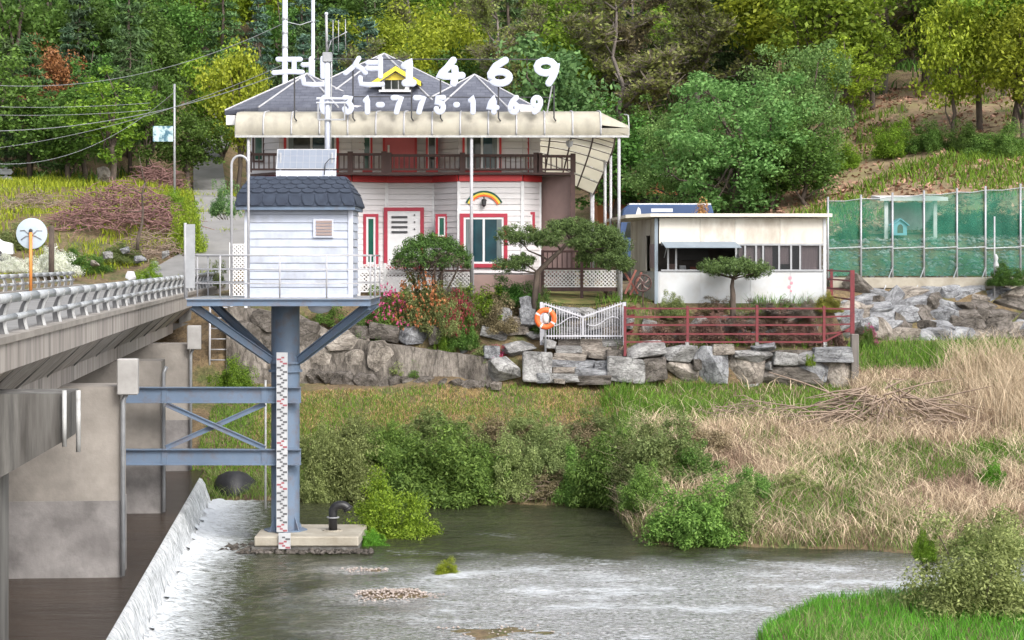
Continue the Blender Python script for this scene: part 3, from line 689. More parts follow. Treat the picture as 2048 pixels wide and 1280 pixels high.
# hut
HX0, HX1, HY0, HY1, HZ0, HZ1 = XX(490, 48.2), XX(705, 48.2), 48.2, 50.3, PZ + .012, 8.2
hut = thing('instrument_hut', ((HX0 + HX1) / 2, (HY0 + HY1) / 2, HZ0), 'small white clapboard instrument hut with slate blue roof on the steel platform', 'hut')
obj('wall', MB().box(HX0 + .05, HX1 - .05, HY0 + .05, HY1 - .05, HZ0, HZ1), K['hut_white'], hut)
nb = 11; hb = (HZ1 - HZ0 - .08) / nb
first = None
for k in range(nb):
    z = HZ0 + .06 + k * hb
    pr = [(HY0 + .045, z), (HY0 + .002, z), (HY0 + .022, z + hb - .012), (HY0 + .045, z + hb - .012)]
    obj('siding_board', MB().prism([(HX0 + .115, a, b_) for a, b_ in pr], (HX1 - HX0 - .23, 0, 0)), K['hut_white'], hut)
    pr = [(HX1 - .045, z), (HX1 - .002, z), (HX1 - .022, z + hb - .012), (HX1 - .045, z + hb - .012)]
    obj('siding_board', MB().prism([(a, HY0 + .115, b_) for a, b_ in pr], (0, HY1 - HY0 - .23, 0)), K['hut_white'], hut)
for x in (HX0 - .01, HX1 - .10):
    obj('corner_trim', MB().box(x, x + .11, HY0 - .012, HY0 + .1, HZ0 + .002, HZ1), K['hut_trim'], hut)
obj('sill_trim', MB().box(HX0 + .1, HX1 - .1, HY0 - .008, HY0 + .05, HZ0 + .004, HZ0 + .065), K['hut_trim'], hut)
vt = obj('vent', MB().box(XX(627, 48.2), XX(667, 48.2), HY0 - .05, HY0 + .02, ZZ(475, 48.2), ZZ(438, 48.2)), K['hut_trim'], hut)
for k in range(5):
    z = ZZ(471, 48.2) + k * .075
    obj('louvre', MB().box(XX(632, 48.15), XX(664, 48.15), HY0 - .075, HY0 - .045, z, z + .055), K['brown_grille'], vt)
# hipped two-pitch roof with separate shingles
RY0, RY1 = HY0 - .28, HY1 + .28
RX0, RX1 = XX(469, RY0), XX(712, RY0)
z1, z2, z3 = HZ1 - .02, HZ1 + .28, HZ1 + .72
r0 = [(RX0, RY0, z1), (RX1, RY0, z1), (RX1, RY1, z1), (RX0, RY1, z1)]
r1 = [(RX0 + .05, RY0 + .10, z2), (RX1 - .08, RY0 + .10, z2), (RX1 - .08, RY1 - .10, z2), (RX0 + .05, RY1 - .10, z2)]
r2 = [(RX0 + .25, RY0 + 1.0, z3), (RX1 - .36, RY0 + 1.0, z3), (RX1 - .36, RY1 - 1.0, z3), (RX0 + .25, RY1 - 1.0, z3)]
rf = MB(); rf.add(r0 + r1 + r2, [(3, 2, 1, 0), (8, 9, 10, 11)] + [(i, (i + 1) % 4, 4 + (i + 1) % 4, 4 + i) for i in range(4)] + [(4 + i, 4 + (i + 1) % 4, 8 + (i + 1) % 4, 8 + i) for i in range(4)])
roof = obj('roof', rf, K['shingle'], hut)
obj('eave_board', MB().box(RX0 + .03, RX1 - .03, RY0 + .03, RY0 + .12, z1 - .09, z1 - .003).box(RX1 - .13, RX1 - .03, RY0 + .13, RY1 - .03, z1 - .09, z1 - .003), K['blue_steel'], hut)
def shingles(A, Bq, C, D, rows, n):        # quad A-B bottom, D-C top
    A, Bq, C, D = map(Vector, (A, Bq, C, D)); nn = (Bq - A).cross(D - A).normalized()
    for r in range(rows):
        t0, t1 = r / rows, (r + 1.25) / rows
        for k in range(n + 1):
            s0, s1 = (k - .5 * (r % 2)) / n, (k + 1 - .5 * (r % 2)) / n
            s0, s1 = max(0, s0 + .004), min(1, s1 - .004)
            if s1 - s0 < .02: continue
            P = lambda s_, t: (A.lerp(Bq, s_)).lerp(D.lerp(C, s_), min(t, 1))
            ch = (s1 - s0) * .22
            lo = .02 / rows
            poly = [(s0, t0 + .35 / rows), (s0 + ch, t0 + lo), (s1 - ch, t0 + lo), (s1, t0 + .35 / rows), (s1, t1), (s0, t1)]
            th0 = .024
            pts_ = [P(a, b_) + nn * ((.030 - .018 * (b_ - t0) * rows / 1.25)) for a, b_ in poly]
            obj('shingle', MB().prism(pts_, nn * -.012), K['shingle'], roof)
shingles(r0[0], r0[1], r1[1], r1[0], 1, 9)
shingles(r1[0], r1[1], r2[1], r2[0], 4, 9)
shingles(r0[1], r0[2], r1[2], r1[1], 1, 8)
shingles(r1[1], r1[2], r2[2], r2[1], 4, 8)
dsh = MB()
for k in range(9):
    xa = RX0 + .12 + k * (RX1 - RX0 - .1) / 9
    dsh.box(xa, xa + .16, RY0 - .012, RY0 + .02, z1 + .03, z1 + .055)
meta(obj('eave_slots', dsh, K['dark_metal'], hut), kind='stuff')
# solar panel
sp = thing('solar_panel', (XX(612, 49.3), 49.3, z3), 'light grey solar panel on a frame standing on the hut roof ridge', 'solar panel')
ya = 49.2
x0, x1 = XX(552, ya), XX(672, ya)
for x in (x0 + .1, x1 - .1):
    obj('leg', MB().beam((x, ya + .02, z3 - .05), (x, ya + .12, ZZ(305, ya)), .04, .04), K['grey_metal'], sp)
pt = [(x0, ya, ZZ(338, ya)), (x1, ya, ZZ(338, ya)), (x1 - .005, ya + .22, ZZ(297, ya)), (x0 + .005, ya + .22, ZZ(297, ya))]
fr = obj('frame', MB().prism(pt, (0, .03, -.004)), K['grey_metal'], sp)
for i in range(9):
    for j in range(3):
        P = lambda s_, t: Vector(pt[0]).lerp(Vector(pt[1]), s_).lerp(Vector(pt[3]).lerp(Vector(pt[2]), s_), t)
        s0, s1, t0, t1 = .02 + i * .107, .02 + i * .107 + .102, .04 + j * .31, .04 + j * .31 + .295
        obj('cell', MB().prism([P(s0, t0) + Vector((0, -.004, 0)), P(s1, t0) + Vector((0, -.004, 0)), P(s1, t1) + Vector((0, -.004, 0)), P(s0, t1) + Vector((0, -.004, 0))], (0, .006, 0)), K['solar'], fr)
obj('junction_box', MB().box(x0, x1, ya + .015, ya + .1, z3 - .01, ZZ(341, ya)), K['hut_trim'], sp)
obj('cable', MB().tube([(x1 - .03, ya - .03, ZZ(318, ya)), (x1 - .15, ya - .06, ZZ(318, ya)), (x1 - .26, ya - .05, ZZ(328, ya)), (x1 - .28, ya - .04, ZZ(350, ya))], .013, 6), K['dark_metal'], sp, True)
# mast
ms = thing('antenna_mast', (XX(655, 49.6), 49.6, z3), 'pale tubular mast with yagi antenna and equipment box above the instrument hut', 'mast')
mx = XX(655, 49.6)
obj('pole', MB().tube([(mx, 49.6, z3 - .3), (mx, 49.6, ZZ(112, 49.6))], .072, 12), K['hut_trim'], ms, True)
obj('upper_pole', MB().tube([(mx - .01, 49.6, ZZ(112, 49.6)), (mx - .03, 49.6, ZZ(30, 49.6))], .032, 8), K['steel_white'], ms, True)
obj('tip', MB().lathe((mx - .03, 49.6, ZZ(31, 49.6)), [(.03, 0), (.05, .03), (.03, .08)], 10), K['hut_trim'], ms)
obj('clamp', MB().box(mx - .12, mx + .12, 49.5, 49.7, ZZ(125, 49.6), ZZ(105, 49.6)), K['grey_metal'], ms, bevel=.02)
obj('boom', MB().tube([(mx, 49.55, ZZ(85, 49.6)), (mx + .50, 49.35, ZZ(66, 49.6))], .014, 6), K['grey_metal'], ms, True)
obj('boom_bracket', MB().tube([(mx, 49.55, ZZ(105, 49.6)), (mx + .1, 49.5, ZZ(82, 49.6))], .014, 6), K['grey_metal'], ms, True)
for px_, a, b_ in ((666, 40, 108), (677, 40, 104), (691, 38, 100)):
    obj('element', MB().tube([(XX(px_, 49.4), 49.4, ZZ(a, 49.4)), (XX(px_, 49.4), 49.4, ZZ(b_, 49.4))], .011, 6), K['grey_metal'], ms, True)
for q in ((634, 637), (687, 690)): obj('box_side', MB().box(XX(q[0], 49.4), XX(q[1], 49.4), 49.5, 49.53, ZZ(238, 49.4), ZZ(206, 49.4)), K['grey_metal'], ms)
obj('box_base', MB().box(XX(634, 49.4), XX(690, 49.4), 49.49, 49.54, ZZ(240, 49.4), ZZ(237, 49.4)), K['grey_metal'], ms)
obj('box_frame', MB().box(XX(632, 49.4), XX(692, 49.4), 49.48, 49.54, ZZ(198, 49.4), ZZ(194, 49.4)).box(XX(632, 49.4), XX(692, 49.4), 49.48, 49.54, ZZ(206, 49.4), ZZ(203, 49.4)), K['hut_trim'], ms)
obj('mast_cable', MB().tube([(mx + .1, 49.55, ZZ(112, 49.6)), (mx + .11, 49.53, ZZ(150, 49.6)), (mx + .085, 49.55, ZZ(220, 49.6)), (mx + .085, 49.55, ZZ(300, 49.6))], .016, 6), K['rail_post'], ms, True)
# bent black pipe on the footing
bp = thing('vent_pipe', (XX(666, 48.9), 48.9, .34), 'black bent pipe like an upturned hook standing on the footing slab', 'pipe')
bx = XX(666, 48.9)
pts_ = [(bx, 48.9, .33), (bx, 48.9, .78)] + [(bx + .19 - .19 * math.cos(t), 48.9, .80 + .17 * math.sin(t)) for t in np.linspace(0, math.pi * .86, 12)]
obj('pipe', MB().tube(pts_, .105, 14), K['black_rubber'], bp, True)
obj('flange', MB().lathe((bx, 48.9, .66), [(.105, 0), (.15, 0), (.15, .025), (.105, .025)], 16), K['grey_metal'], bp)
e = Vector(pts_[-1]); d = (e - Vector(pts_[-2])).normalized()
obj('mouth_rim', MB().tube([e - d * .02, e + d * .03], .125, 14), K['black_rubber'], bp, True)
# black tarped block at the weir end
tb = []
for k in range(160):
    a = rng.uniform(0, 6.28); h = rng.uniform(0, 1) ** 1.3
    rr = math.sqrt(max(0, 1 - (h * .97) ** 2)) * (1 + .12 * math.sin(a * 3))
    tb.append((rr * math.cos(a) * .62, rr * math.sin(a) * .55, h * .62 + rng.normal() * .02))
bm = bmesh.new()
for p in tb: bm.verts.new(p)
bmesh.ops.convex_hull(bm, input=bm.verts); me = bpy.data.meshes.new('tarp_mound'); bm.to_mesh(me); bm.free(); me.materials.append(K['tarp']); me.polygons.foreach_set('use_smooth', [True] * len(me.polygons))
o = link('tarp_mound', me, None, (XX(468, 58.6), 58.7, -.02)); o.scale = (1.15, 1.1, 1.25)
meta(o, 'black tarpaulin covered mound at the far end of the weir', 'mound')
# thin gauge rod in the water
o = obj('marker_rod', MB().cyl(XX(531, 56), 56, -.4, ZZ(760, 56), .03, 8), K['rail_post'], None, True); meta(o, 'thin grey rod standing in the water behind the steel column', 'rod')
# ladder on the wing wall
la = thing('ladder', W(450, 770, 66.6), 'white metal ladder rising beside the bridge abutment', 'ladder')
for px_ in (419, 462):
    obj('stile', MB().tube([W(px_, 775, 66.6), W(px_ + 1, 612, 66.6)], .035, 8), K['steel_white'], la, True)
for k in range(8):
    y = 762 - k * 21
    obj('rung', MB().tube([W(419, y, 66.6), W(463, y, 66.6)], .022, 6), K['steel_white'], la, True)

RP = np.stack([rng.uniform(-6.5, -3.3, 240), rng.uniform(47.35, 47.95, 240)], 1); RP[:40, 0] = rng.uniform(-6.9, -6.1, 40); RP[:40, 1] = rng.uniform(47.6, 49.2, 40)
pebbles('riprap', 240, lambda n: np.stack([RP[:, 0], RP[:, 1], np.full(240, .02)], 1), .03, .13, K['granite_dark'], 'dark wet stones and debris lodged around the footing slab', 'stones')
# ------------------------------------------------------------------ guest house
hs_ = thing('guest_house', (-4, 72, 5.8), 'two storey white clapboard guest house with red trim and slate turret roofs', 'house')
GZ0, GZ1, UZ1 = 6.45, 9.62, 12.3
# plan outline of the front, left to right (X, Y)
PLAN = [(-9.25, 71.6), (-8.1, 70.4), (-5.6, 70.4), (-4.42, 71.2), (-2.76, 71.2), (-1.84, 70.0), (.36, 70.0), (.98, 70.8)]
body = MB()
poly = [(x, y + .06, GZ0 - .7) for x, y in PLAN] + [(.98, 78, GZ0 - .7), (-9.25, 78, GZ0 - .7)]
body.prism(poly, (0, 0, UZ1 - GZ0 + .7)); obj('wall', body, K['house_white'], hs_)
def boards(a, b_, z0, z1, h=.2):
    a, b_ = Vector((*a, 0)), Vector((*b_, 0)); d = (b_ - a).normalized(); nn = Vector((d.y, -d.x, 0)); L = (b_ - a).length
    n = int(round((z1 - z0) / h)); h = (z1 - z0) / n
    first = None
    for k in range(n):
        z = z0 + k * h
        if first is None:
            pr = [(0.03, 0), (.03, h - .012), (-.012, h - .012), (-.030, 0)]
            P = [a - nn * q + Vector((0, 0, z + zz)) for q, zz in pr]
            first = obj('siding_board', MB().prism(P, d * L), K['house_white'], hs_)
        else: copy_part(first, hs_, (0, 0, k * h))
for i in range(len(PLAN) - 1):
    if i == 0: continue
    boards(PLAN[i], PLAN[i + 1], GZ0, GZ1); boards(PLAN[i], PLAN[i + 1], GZ1 + .23, 11.7, .22)
boards(PLAN[0], PLAN[1], GZ1 + .23, 11.7, .22)
for (x, y) in PLAN[1:]:
    obj('corner_board', MB().box(x - .05, x + .05, y - .055, y + .05, GZ0 + .002, GZ1 - .002), K['white'], hs_)
# red belt between the storeys
for i in range(len(PLAN) - 1):
    a, b_ = Vector((*PLAN[i], GZ1 + .115)), Vector((*PLAN[i + 1], GZ1 + .115))
    d = (b_ - a).normalized(); nn = Vector((d.y, -d.x, 0))
    obj('belt_board', MB().beam(a + nn * .06, b_ + nn * .06, .06, .22), K['red'], hs_)
def opening(px0, px1, py0, py1, y, frame_mat, fw, pane_mats, rail=False, inner=K['white'], name='window', bar=.05):
    x0, x1, z0, z1 = XX(px0, y), XX(px1, y), ZZ(py1, y), ZZ(py0, y)
    wd = MB()
    for q in ((x0, x0 + fw, z0, z1), (x1 - fw, x1, z0, z1), (x0 + fw, x1 - fw, z1 - fw, z1), (x0 + fw, x1 - fw, z0, z0 + fw)):
        wd.box(q[0], q[1], y - .09, y + .02, q[2], q[3])
    f = obj(name, wd, frame_mat, hs_)
    ix0, ix1, iz0, iz1 = x0 + fw, x1 - fw, z0 + fw, z1 - fw
    n = len(pane_mats)
    sb = MB(); g = bar
    for q in ((ix0, ix0 + g, iz0, iz1), (ix1 - g, ix1, iz0, iz1), (ix0 + g, ix1 - g, iz1 - g, iz1), (ix0 + g, ix1 - g, iz0, iz0 + g)):
        sb.box(q[0], q[1], y - .07, y + .02, q[2], q[3])
    for k in range(1, n):
        xc = ix0 + (ix1 - ix0) * k / n
        sb.box(xc - g / 2, xc + g / 2, y - .068, y + .02, iz0 + g, iz1 - g)
    obj('sash', sb, inner, f)
    for k, pm in enumerate(pane_mats):
        a = ix0 + (ix1 - ix0) * k / n + g * .6; b_ = ix0 + (ix1 - ix0) * (k + 1) / n - g * .6
        obj('pane', MB().box(a, b_, y - .05, y - .035, iz0 + g * .8, iz1 - g * .8), pm, f)
        if n > 1 and iz1 - iz0 > 1.0: obj('curtain', MB().box(a + .02 if k == 0 else b_ - .2, a + .2 if k == 0 else b_ - .02, y - .054, y - .0505, iz0 + g, iz1 - g), K['curtain_grey'], f)
    return f
TG, GG, DG = K['teal_glass'], K['green_glass'], K['dark_glass']
# ground floor
opening(727, 757, 428, 534, 70.70, K['crimson'], .10, [GG], bar=.07)
dr = opening(768, 848, 415, 538, 71.12, K['crimson'], .13, [K['white']], name='door')
for k in range(4):
    z = ZZ(434 + k * 10, 71)
    obj('door_slot', MB().box(XX(783, 71.05), XX(815, 71.05), 71.03, 71.062, z - .035, z + .035), K['dark_metal'], dr)
for k in range(7):
    z = ZZ(430 + k * 14, 71)
    obj('door_stud', MB().lathe((XX(829, 71), 71.06, z), [(.03, -.03), (.03, 0)], 8, 'Y'), K['dark_metal'], dr)
opening(871, 896, 428, 478, 70.62, K['crimson'], .09, [GG], bar=.05)
opening(920, 1015, 427, 535, 69.98, K['crimson'], .13, [TG, TG], bar=.07)
opening(1048, 1070, 424, 470, 70.42, K['crimson'], .09, [DG], bar=.05)
# things seen through the sliding window: a teal cloth
# upper floor
def upper(px0, px1, y, mats, fm=K['red'], name='window', fw=.08):
    return opening(px0, px1, 262, 345, y, fm, fw, mats, name=name)
opening(505, 530, 255, 325, 71.1, K['rail_brown'], .07, [GG], bar=.03)
opening(568, 678, 262, 345, 70.38, K['red'], .09, [DG, TG], bar=.07)
opening(718, 745, 262, 345, 70.72, K['red'], .07, [GG], bar=.03)
pdr = opening(766, 834, 260, 347, 71.14, K['red'], .08, [K['pink_door']], name='door', inner=K['pink_door'])
obj('door_handle', MB().box(XX(775, 71), XX(779, 71), 71.02, 71.06, ZZ(310, 71), ZZ(290, 71)), K['seam'], pdr)
opening(852, 876, 262, 345, 70.66, K['red'], .07, [DG], bar=.03)
opening(925, 1003, 262, 345, 69.98, K['red'], .08, [DG, TG], bar=.07)
opening(1034, 1058, 262, 345, 70.3, K['red'], .07, [DG], bar=.03)
# rainbow arch and lantern
for k, c in enumerate((K['green_glass'], K['yellow'], K['orange'])):
    cx_, cz_, y = XX(968, 69.93), ZZ(417, 69.93), 69.93
    R1 = .70 - k * .068; P = []
    for t in np.linspace(math.radians(25), math.radians(155), 25): P.append((cx_ + R1 * math.cos(t), y, cz_ + R1 * math.sin(t) - .08))
    for t in np.linspace(math.radians(155), math.radians(25), 25): P.append((cx_ + (R1 - .064) * math.cos(t), y, cz_ + (R1 - .064) * math.sin(t) - .08))
    mb = MB()
    for i in range(24): mb.hexa([P[i], P[i + 1], P[48 - i], P[49 - i], *(Vector(q) + Vector((0, .03, 0)) for q in (P[i], P[i + 1], P[48 - i], P[49 - i]))])
    obj('rainbow_band', mb, c, hs_)
lx, lz = XX(968, 69.85), ZZ(412, 69.85)
obj('wall_lantern', MB().lathe((lx, 69.83, lz), [(.01, -.04), (.05, 0), (.09, .04), (.075, .06), (.09, .18), (.1, .2), (.03, .26), (.02, .32)], 10), K['dark_metal'], hs_)
# balcony
bal = obj('balcony_slab', MB().prism([(-9.4, 71.4, GZ1 + .23), (-8.2, 69.72, GZ1 + .23), (1.2, 69.72, GZ1 + .23), (2.15, 69.9, GZ1 + .23), (2.15, 75, GZ1 + .23), (.98, 75, GZ1 + .23), (.98, 71, GZ1 + .23), (-9.3, 72, GZ1 + .23)], (0, 0, .08)), K['rail_brown'], hs_)
RB = GZ1 + .31
def balcony_run(x0, x1, y0, y1, zt, npost, gap=.17):
    n = int(math.hypot(x1 - x0, y1 - y0) / gap); p0 = Vector((x0, y0, 0)); p1 = Vector((x1, y1, 0))
    obj('top_rail', MB().beam(p0 + Vector((0, 0, zt)), p1 + Vector((0, 0, zt)), .09, .09), K['rail_brown'], hs_)
    obj('bottom_rail', MB().beam(p0 + Vector((0, 0, RB + .1)), p1 + Vector((0, 0, RB + .1)), .06, .07), K['rail_brown'], hs_)
    first = None
    for k in range(1, n):
        p = p0.lerp(p1, k / n)
        if first is None: first = obj('baluster', MB().box(p.x - .022, p.x + .022, p.y - .022, p.y + .022, RB + .13, zt - .04), K['rail_brown'], hs_); f0 = p
        else: copy_part(first, hs_, p - f0)
    for k in range(npost + 1):
        p = p0.lerp(p1, k / npost)
        obj('post', MB().box(p.x - .09, p.x + .09, p.y - .09, p.y + .09, RB, zt + .1), K['rail_brown'], hs_)
balcony_run(XX(498, 69.8), XX(768, 69.8), 69.8, 69.8, RB + .62, 4)
balcony_run(XX(778, 69.8), XX(1072, 69.8), 69.8, 69.8, RB + .58, 2)
balcony_run(XX(1080, 69.8), XX(1146, 70), 69.8, 70.0, RB + .56, 1)
obj('stair_wall', MB().hexa([(1.02, 71, 5.9), (2.05, 70.0, 5.9), (2.1, 70.05, 5.9), (1.02, 71.1, 5.9), (1.02, 71, GZ1 + .2), (2.05, 70.0, GZ1 + .2), (2.1, 70.05, GZ1 + .2), (1.02, 71.1, GZ1 + .2)]), K['brown_wall'], hs_)
obj('stair_post', MB().box(2.02, 2.18, 69.7, 69.86, 5.85, GZ1 + .23), K['rail_brown'], hs_)
# roofs
def hiproof(cx_, cy_, hw, hd, z0, zt, name='roof', parent=hs_, tiles=True):
    base = [(cx_ - hw, cy_ - hd * .5, z0), (cx_ - hw * .5, cy_ - hd, z0), (cx_ + hw * .5, cy_ - hd, z0), (cx_ + hw, cy_ - hd * .5, z0), (cx_ + hw, cy_ + hd, z0), (cx_ - hw, cy_ + hd, z0)]
    mb = MB(); n = 6
    mb.add(base + [(cx_, cy_, zt)] + [(x, y, z0 - .14) for x, y, z in base], [(i, (i + 1) % n, n) for i in range(n)] + [(i, n + 1 + i, n + 1 + (i + 1) % n, (i + 1) % n) for i in range(n)] + [tuple(range(n + 1, 2 * n + 1))])
    r = obj(name, mb, K['house_roof'], parent)
    for i in range(5):
        obj('hip_cap', MB().tube([Vector(base[i]) + Vector((0, 0, .02)), Vector((cx_, cy_, zt + .02))], .034, 6), K['seam_grey'], r)
    return r
m, nt, b = _nodes('house_roof_slates')
v = _coord(nt)
bt = nt.nodes.new('ShaderNodeTexBrick'); bt.inputs['Scale'].default_value = 1.0
bt.inputs['Brick Width'].default_value = .32; bt.inputs['Row Height'].default_value = .12; bt.inputs['Mortar Size'].default_value = .008
bt.inputs['Color1'].default_value = (.135, .145, .185, 1); bt.inputs['Color2'].default_value = (.075, .082, .115, 1); bt.inputs['Mortar'].default_value = (.03, .032, .045, 1)
mp = nt.nodes.new('ShaderNodeMapping'); mp.inputs['Rotation'].default_value = (math.radians(90), 0, 0)
nt.links.new(v, mp.inputs['Vector']); nt.links.new(mp.outputs[0], bt.inputs['Vector'])
nt.links.new(_mix(nt, .5, bt.outputs[0], _ramp(nt, _noise(nt, v, 3, 5), [(.3, (.07, .075, .10)), (.7, (.16, .17, .205))])), b.inputs['Base Color'])
b.inputs['Roughness'].default_value = .85; _bump(nt, b, bt.outputs['Fac'], .5, .02)
K['house_roof'] = m
hiproof(XX(768, 75), 75, 4.4, 4.4, 12.25, ZZ(108, 75))
hiproof(XX(614, 72.6), 72.6, 2.75, 2.9, 12.15, ZZ(148, 72.6))
hiproof(XX(949, 72.4), 72.4, 2.35, 2.9, 12.15, ZZ(150, 72.4))
# dormer
dm = MB()
yd = 71.6
def dp(px_, py_, y=yd): return Vector((XX(px_, y), y, ZZ(py_, y)))
dmo = obj('dormer', MB().prism([dp(764, 184), dp(818, 184), dp(818, 158), dp(791, 142), dp(764, 158)], (0, 2.2, 0)), K['white'], hs_)
for (a, b_) in (((740, 166), (791, 132)), ((791, 132), (842, 163))):
    A, Bq = dp(*a, yd - .25), dp(*b_, yd - .25)
    obj('barge_board', MB().prism([A, Bq, Bq - Vector((0, 0, .17)), A - Vector((0, 0, .17))], (0, .06, 0)), K['yellow'], dmo)
    obj('dormer_roof', MB().prism([A + Vector((0, .065, .035)), Bq + Vector((0, .065, .035)), Bq + Vector((0, .065, -.01)), A + Vector((0, .065, -.01))], (0, 2.2, 0)), K['house_roof'], dmo)
obj('gable_panel', MB().prism([dp(768, 160, yd - .05), dp(814, 160, yd - .05), dp(791, 145, yd - .05)], (0, .04, 0)), K['yellow'], dmo)
for k in range(3):
    obj('pane', MB().box(XX(770 + k * 14, yd), XX(782 + k * 14, yd), yd - .04, yd - .02, ZZ(178, yd), ZZ(160, yd)), K['dark_glass'], dmo)
obj('dormer_sill', MB().box(XX(758, yd), XX(824, yd), yd - .1, yd, ZZ(184, yd), ZZ(180, yd)), K['white'], dmo)
obj('gutter_end', MB().box(XX(453, 68.6), XX(471, 68.6), 68.5, 68.8, ZZ(250, 68.6), ZZ(231, 68.6)), K['white'], hs_)
# ------------------------------------------------------------------ front awning
aw = thing('awning', (-2.7, 68.6, 5.8), 'long cream sheet awning with rounded front across the guest house upper floor', 'awning')
AY, AX0, AX1 = 68.0, XX(470, 68), XX(1258, 68)
za_, zt_ = ZZ(271, AY), ZZ(222, AY)
prof = [(AY + .06, za_), (AY + .01, za_ + .10), (AY, za_ + .25)] + [(AY + .62 - .62 * math.cos(t), zt_ - .56 + .56 * math.sin(t)) for t in np.linspace(.15, 1.5, 8)] + [(AY + 1.4, zt_ + .08), (AY + 2.9, zt_ + .2)]
inner = [(y + .03, z - .035) for y, z in prof]
npan = 14; wpan = (AX1 - AX0) / npan
for k in range(npan):
    x0, x1 = AX0 + k * wpan + .008, AX0 + (k + 1) * wpan - .008
    pol = prof + inner[::-1]
    mb = MB(); n = len(prof)
    vs = []
    for x in (x0, x1):
        sl = .0
        for i, (y, z) in enumerate(prof):
            dz = -max(0, (x - (AX1 - .6))) * .75 if i > 2 else 0
            vs.append((x, y, max(z + dz, za_)))
        for i, (y, z) in enumerate(inner):
            dz = -max(0, (x - (AX1 - .6))) * .75 if i > 2 else 0
            vs.append((x, y, max(z + dz, za_ - .03)))
    fs = []
    for i in range(n - 1):
        fs.append((i, i + 1, 2 * n + i + 1, 2 * n + i)); fs.append((n + i, 3 * n + i, 3 * n + i + 1, n + i + 1))
    mb.add(vs, fs)
    obj('sheet', mb, K['cream'], aw, True, angle=50)
    if k: obj('seam', MB().tube([(x0 - .008, y - .012 if i < 7 else y, z + (.010 if i > 4 else 0)) for i, (y, z) in enumerate(prof)], .03, 6), K['seam_grey'], aw, True)
obj('front_rail', MB().beam((AX0, AY + .04, za_ - .03), (AX1, AY + .04, za_ - .03), .07, .07), K['rail_post'], aw)
for k in range(npan + 1):
    x = AX0 + k * wpan
    obj('rafter', MB().tube([(x, y + .07, z - .1) for y, z in prof[1:]], .022, 6), K['rail_post'], aw)
for px_, y, z0 in ((943, 68.1, 5.7), (1238, 68.1, 5.5), (497, 68.15, 5.2), (1210, 73, 5.8), (1183, 76, 5.8)):
    zz = za_ - .05 if y < 70 else 10.6
    obj('post', MB().cyl(XX(px_, y), y, tz(XX(px_, y), y) - .05, zz, .055, 10), K['steel_white'], aw, True)
# curved side canopy over the drive
sc = thing('side_canopy', (2.2, 72, 5.8), 'curved cream sheet canopy with dark ribs at the right end of the guest house', 'canopy')
def scp(s, t):
    A = Vector((XX(1058, 69), 69, ZZ(272, 69))); Bq = Vector((XX(1230, 69), 69, ZZ(276, 69)))
    C = Vector((XX(1186, 76), 76, ZZ(388, 76))); D = Vector((XX(1058, 76), 76, ZZ(330, 76)))
    p = A.lerp(Bq, s).lerp(D.lerp(C, s), t)
    p.z += .35 * math.sin(math.pi * t) * 1.0 + .25 * math.sin(math.pi * s) * (1 - t)
    p.x += .22 * math.sin(math.pi * t) * s
    return p
for i in range(4):
    for j in range(7):
        s0, s1, t0, t1 = i / 4 + .004, (i + 1) / 4 - .004, j / 7 + .004, (j + 1) / 7 - .004
        mb = MB(); g = [scp(s0 + (s1 - s0) * a / 3, t0 + (t1 - t0) * c / 2) for c in range(3) for a in range(4)]
        top = [p + Vector((0, .0, .012)) for p in g]
        mb.add(g, [(a + c * 4, a + 1 + c * 4, a + 5 + c * 4, a + 4 + c * 4) for c in range(2) for a in range(3)])
        mb.add(top, [(a + 4 + c * 4, a + 5 + c * 4, a + 1 + c * 4, a + c * 4) for c in range(2) for a in range(3)])
        obj('sheet', mb, K['cream_side'], sc, True)
for i in range(5):
    obj('rib', MB().tube([scp(i / 4, t) + Vector((0, 0, -.04)) for t in np.linspace(0, 1, 12)], .03, 6), K['rail_brown'], sc, True)
for j in range(8):
    obj('purlin', MB().tube([scp(s, j / 7) + Vector((0, 0, -.03)) for s in np.linspace(0, 1, 8)], .018, 6), K['rail_brown'], sc, True)
for s, t in ((1, 1), (1, .45), (.02, 1)):
    p = scp(s, t); obj('post', MB().cyl(p.x, p.y, tz(p.x, p.y) - .05, p.z - .02, .05, 10), K['steel_white'], sc, True)
obj('hanging_lamp', MB().lathe((XX(1139, 69.5), 69.5, ZZ(292, 69.5)), [(.02, -.05), (.1, 0), (.13, .16), (.02, .22), (.015, .4)], 12), K['hut_trim'], sc)
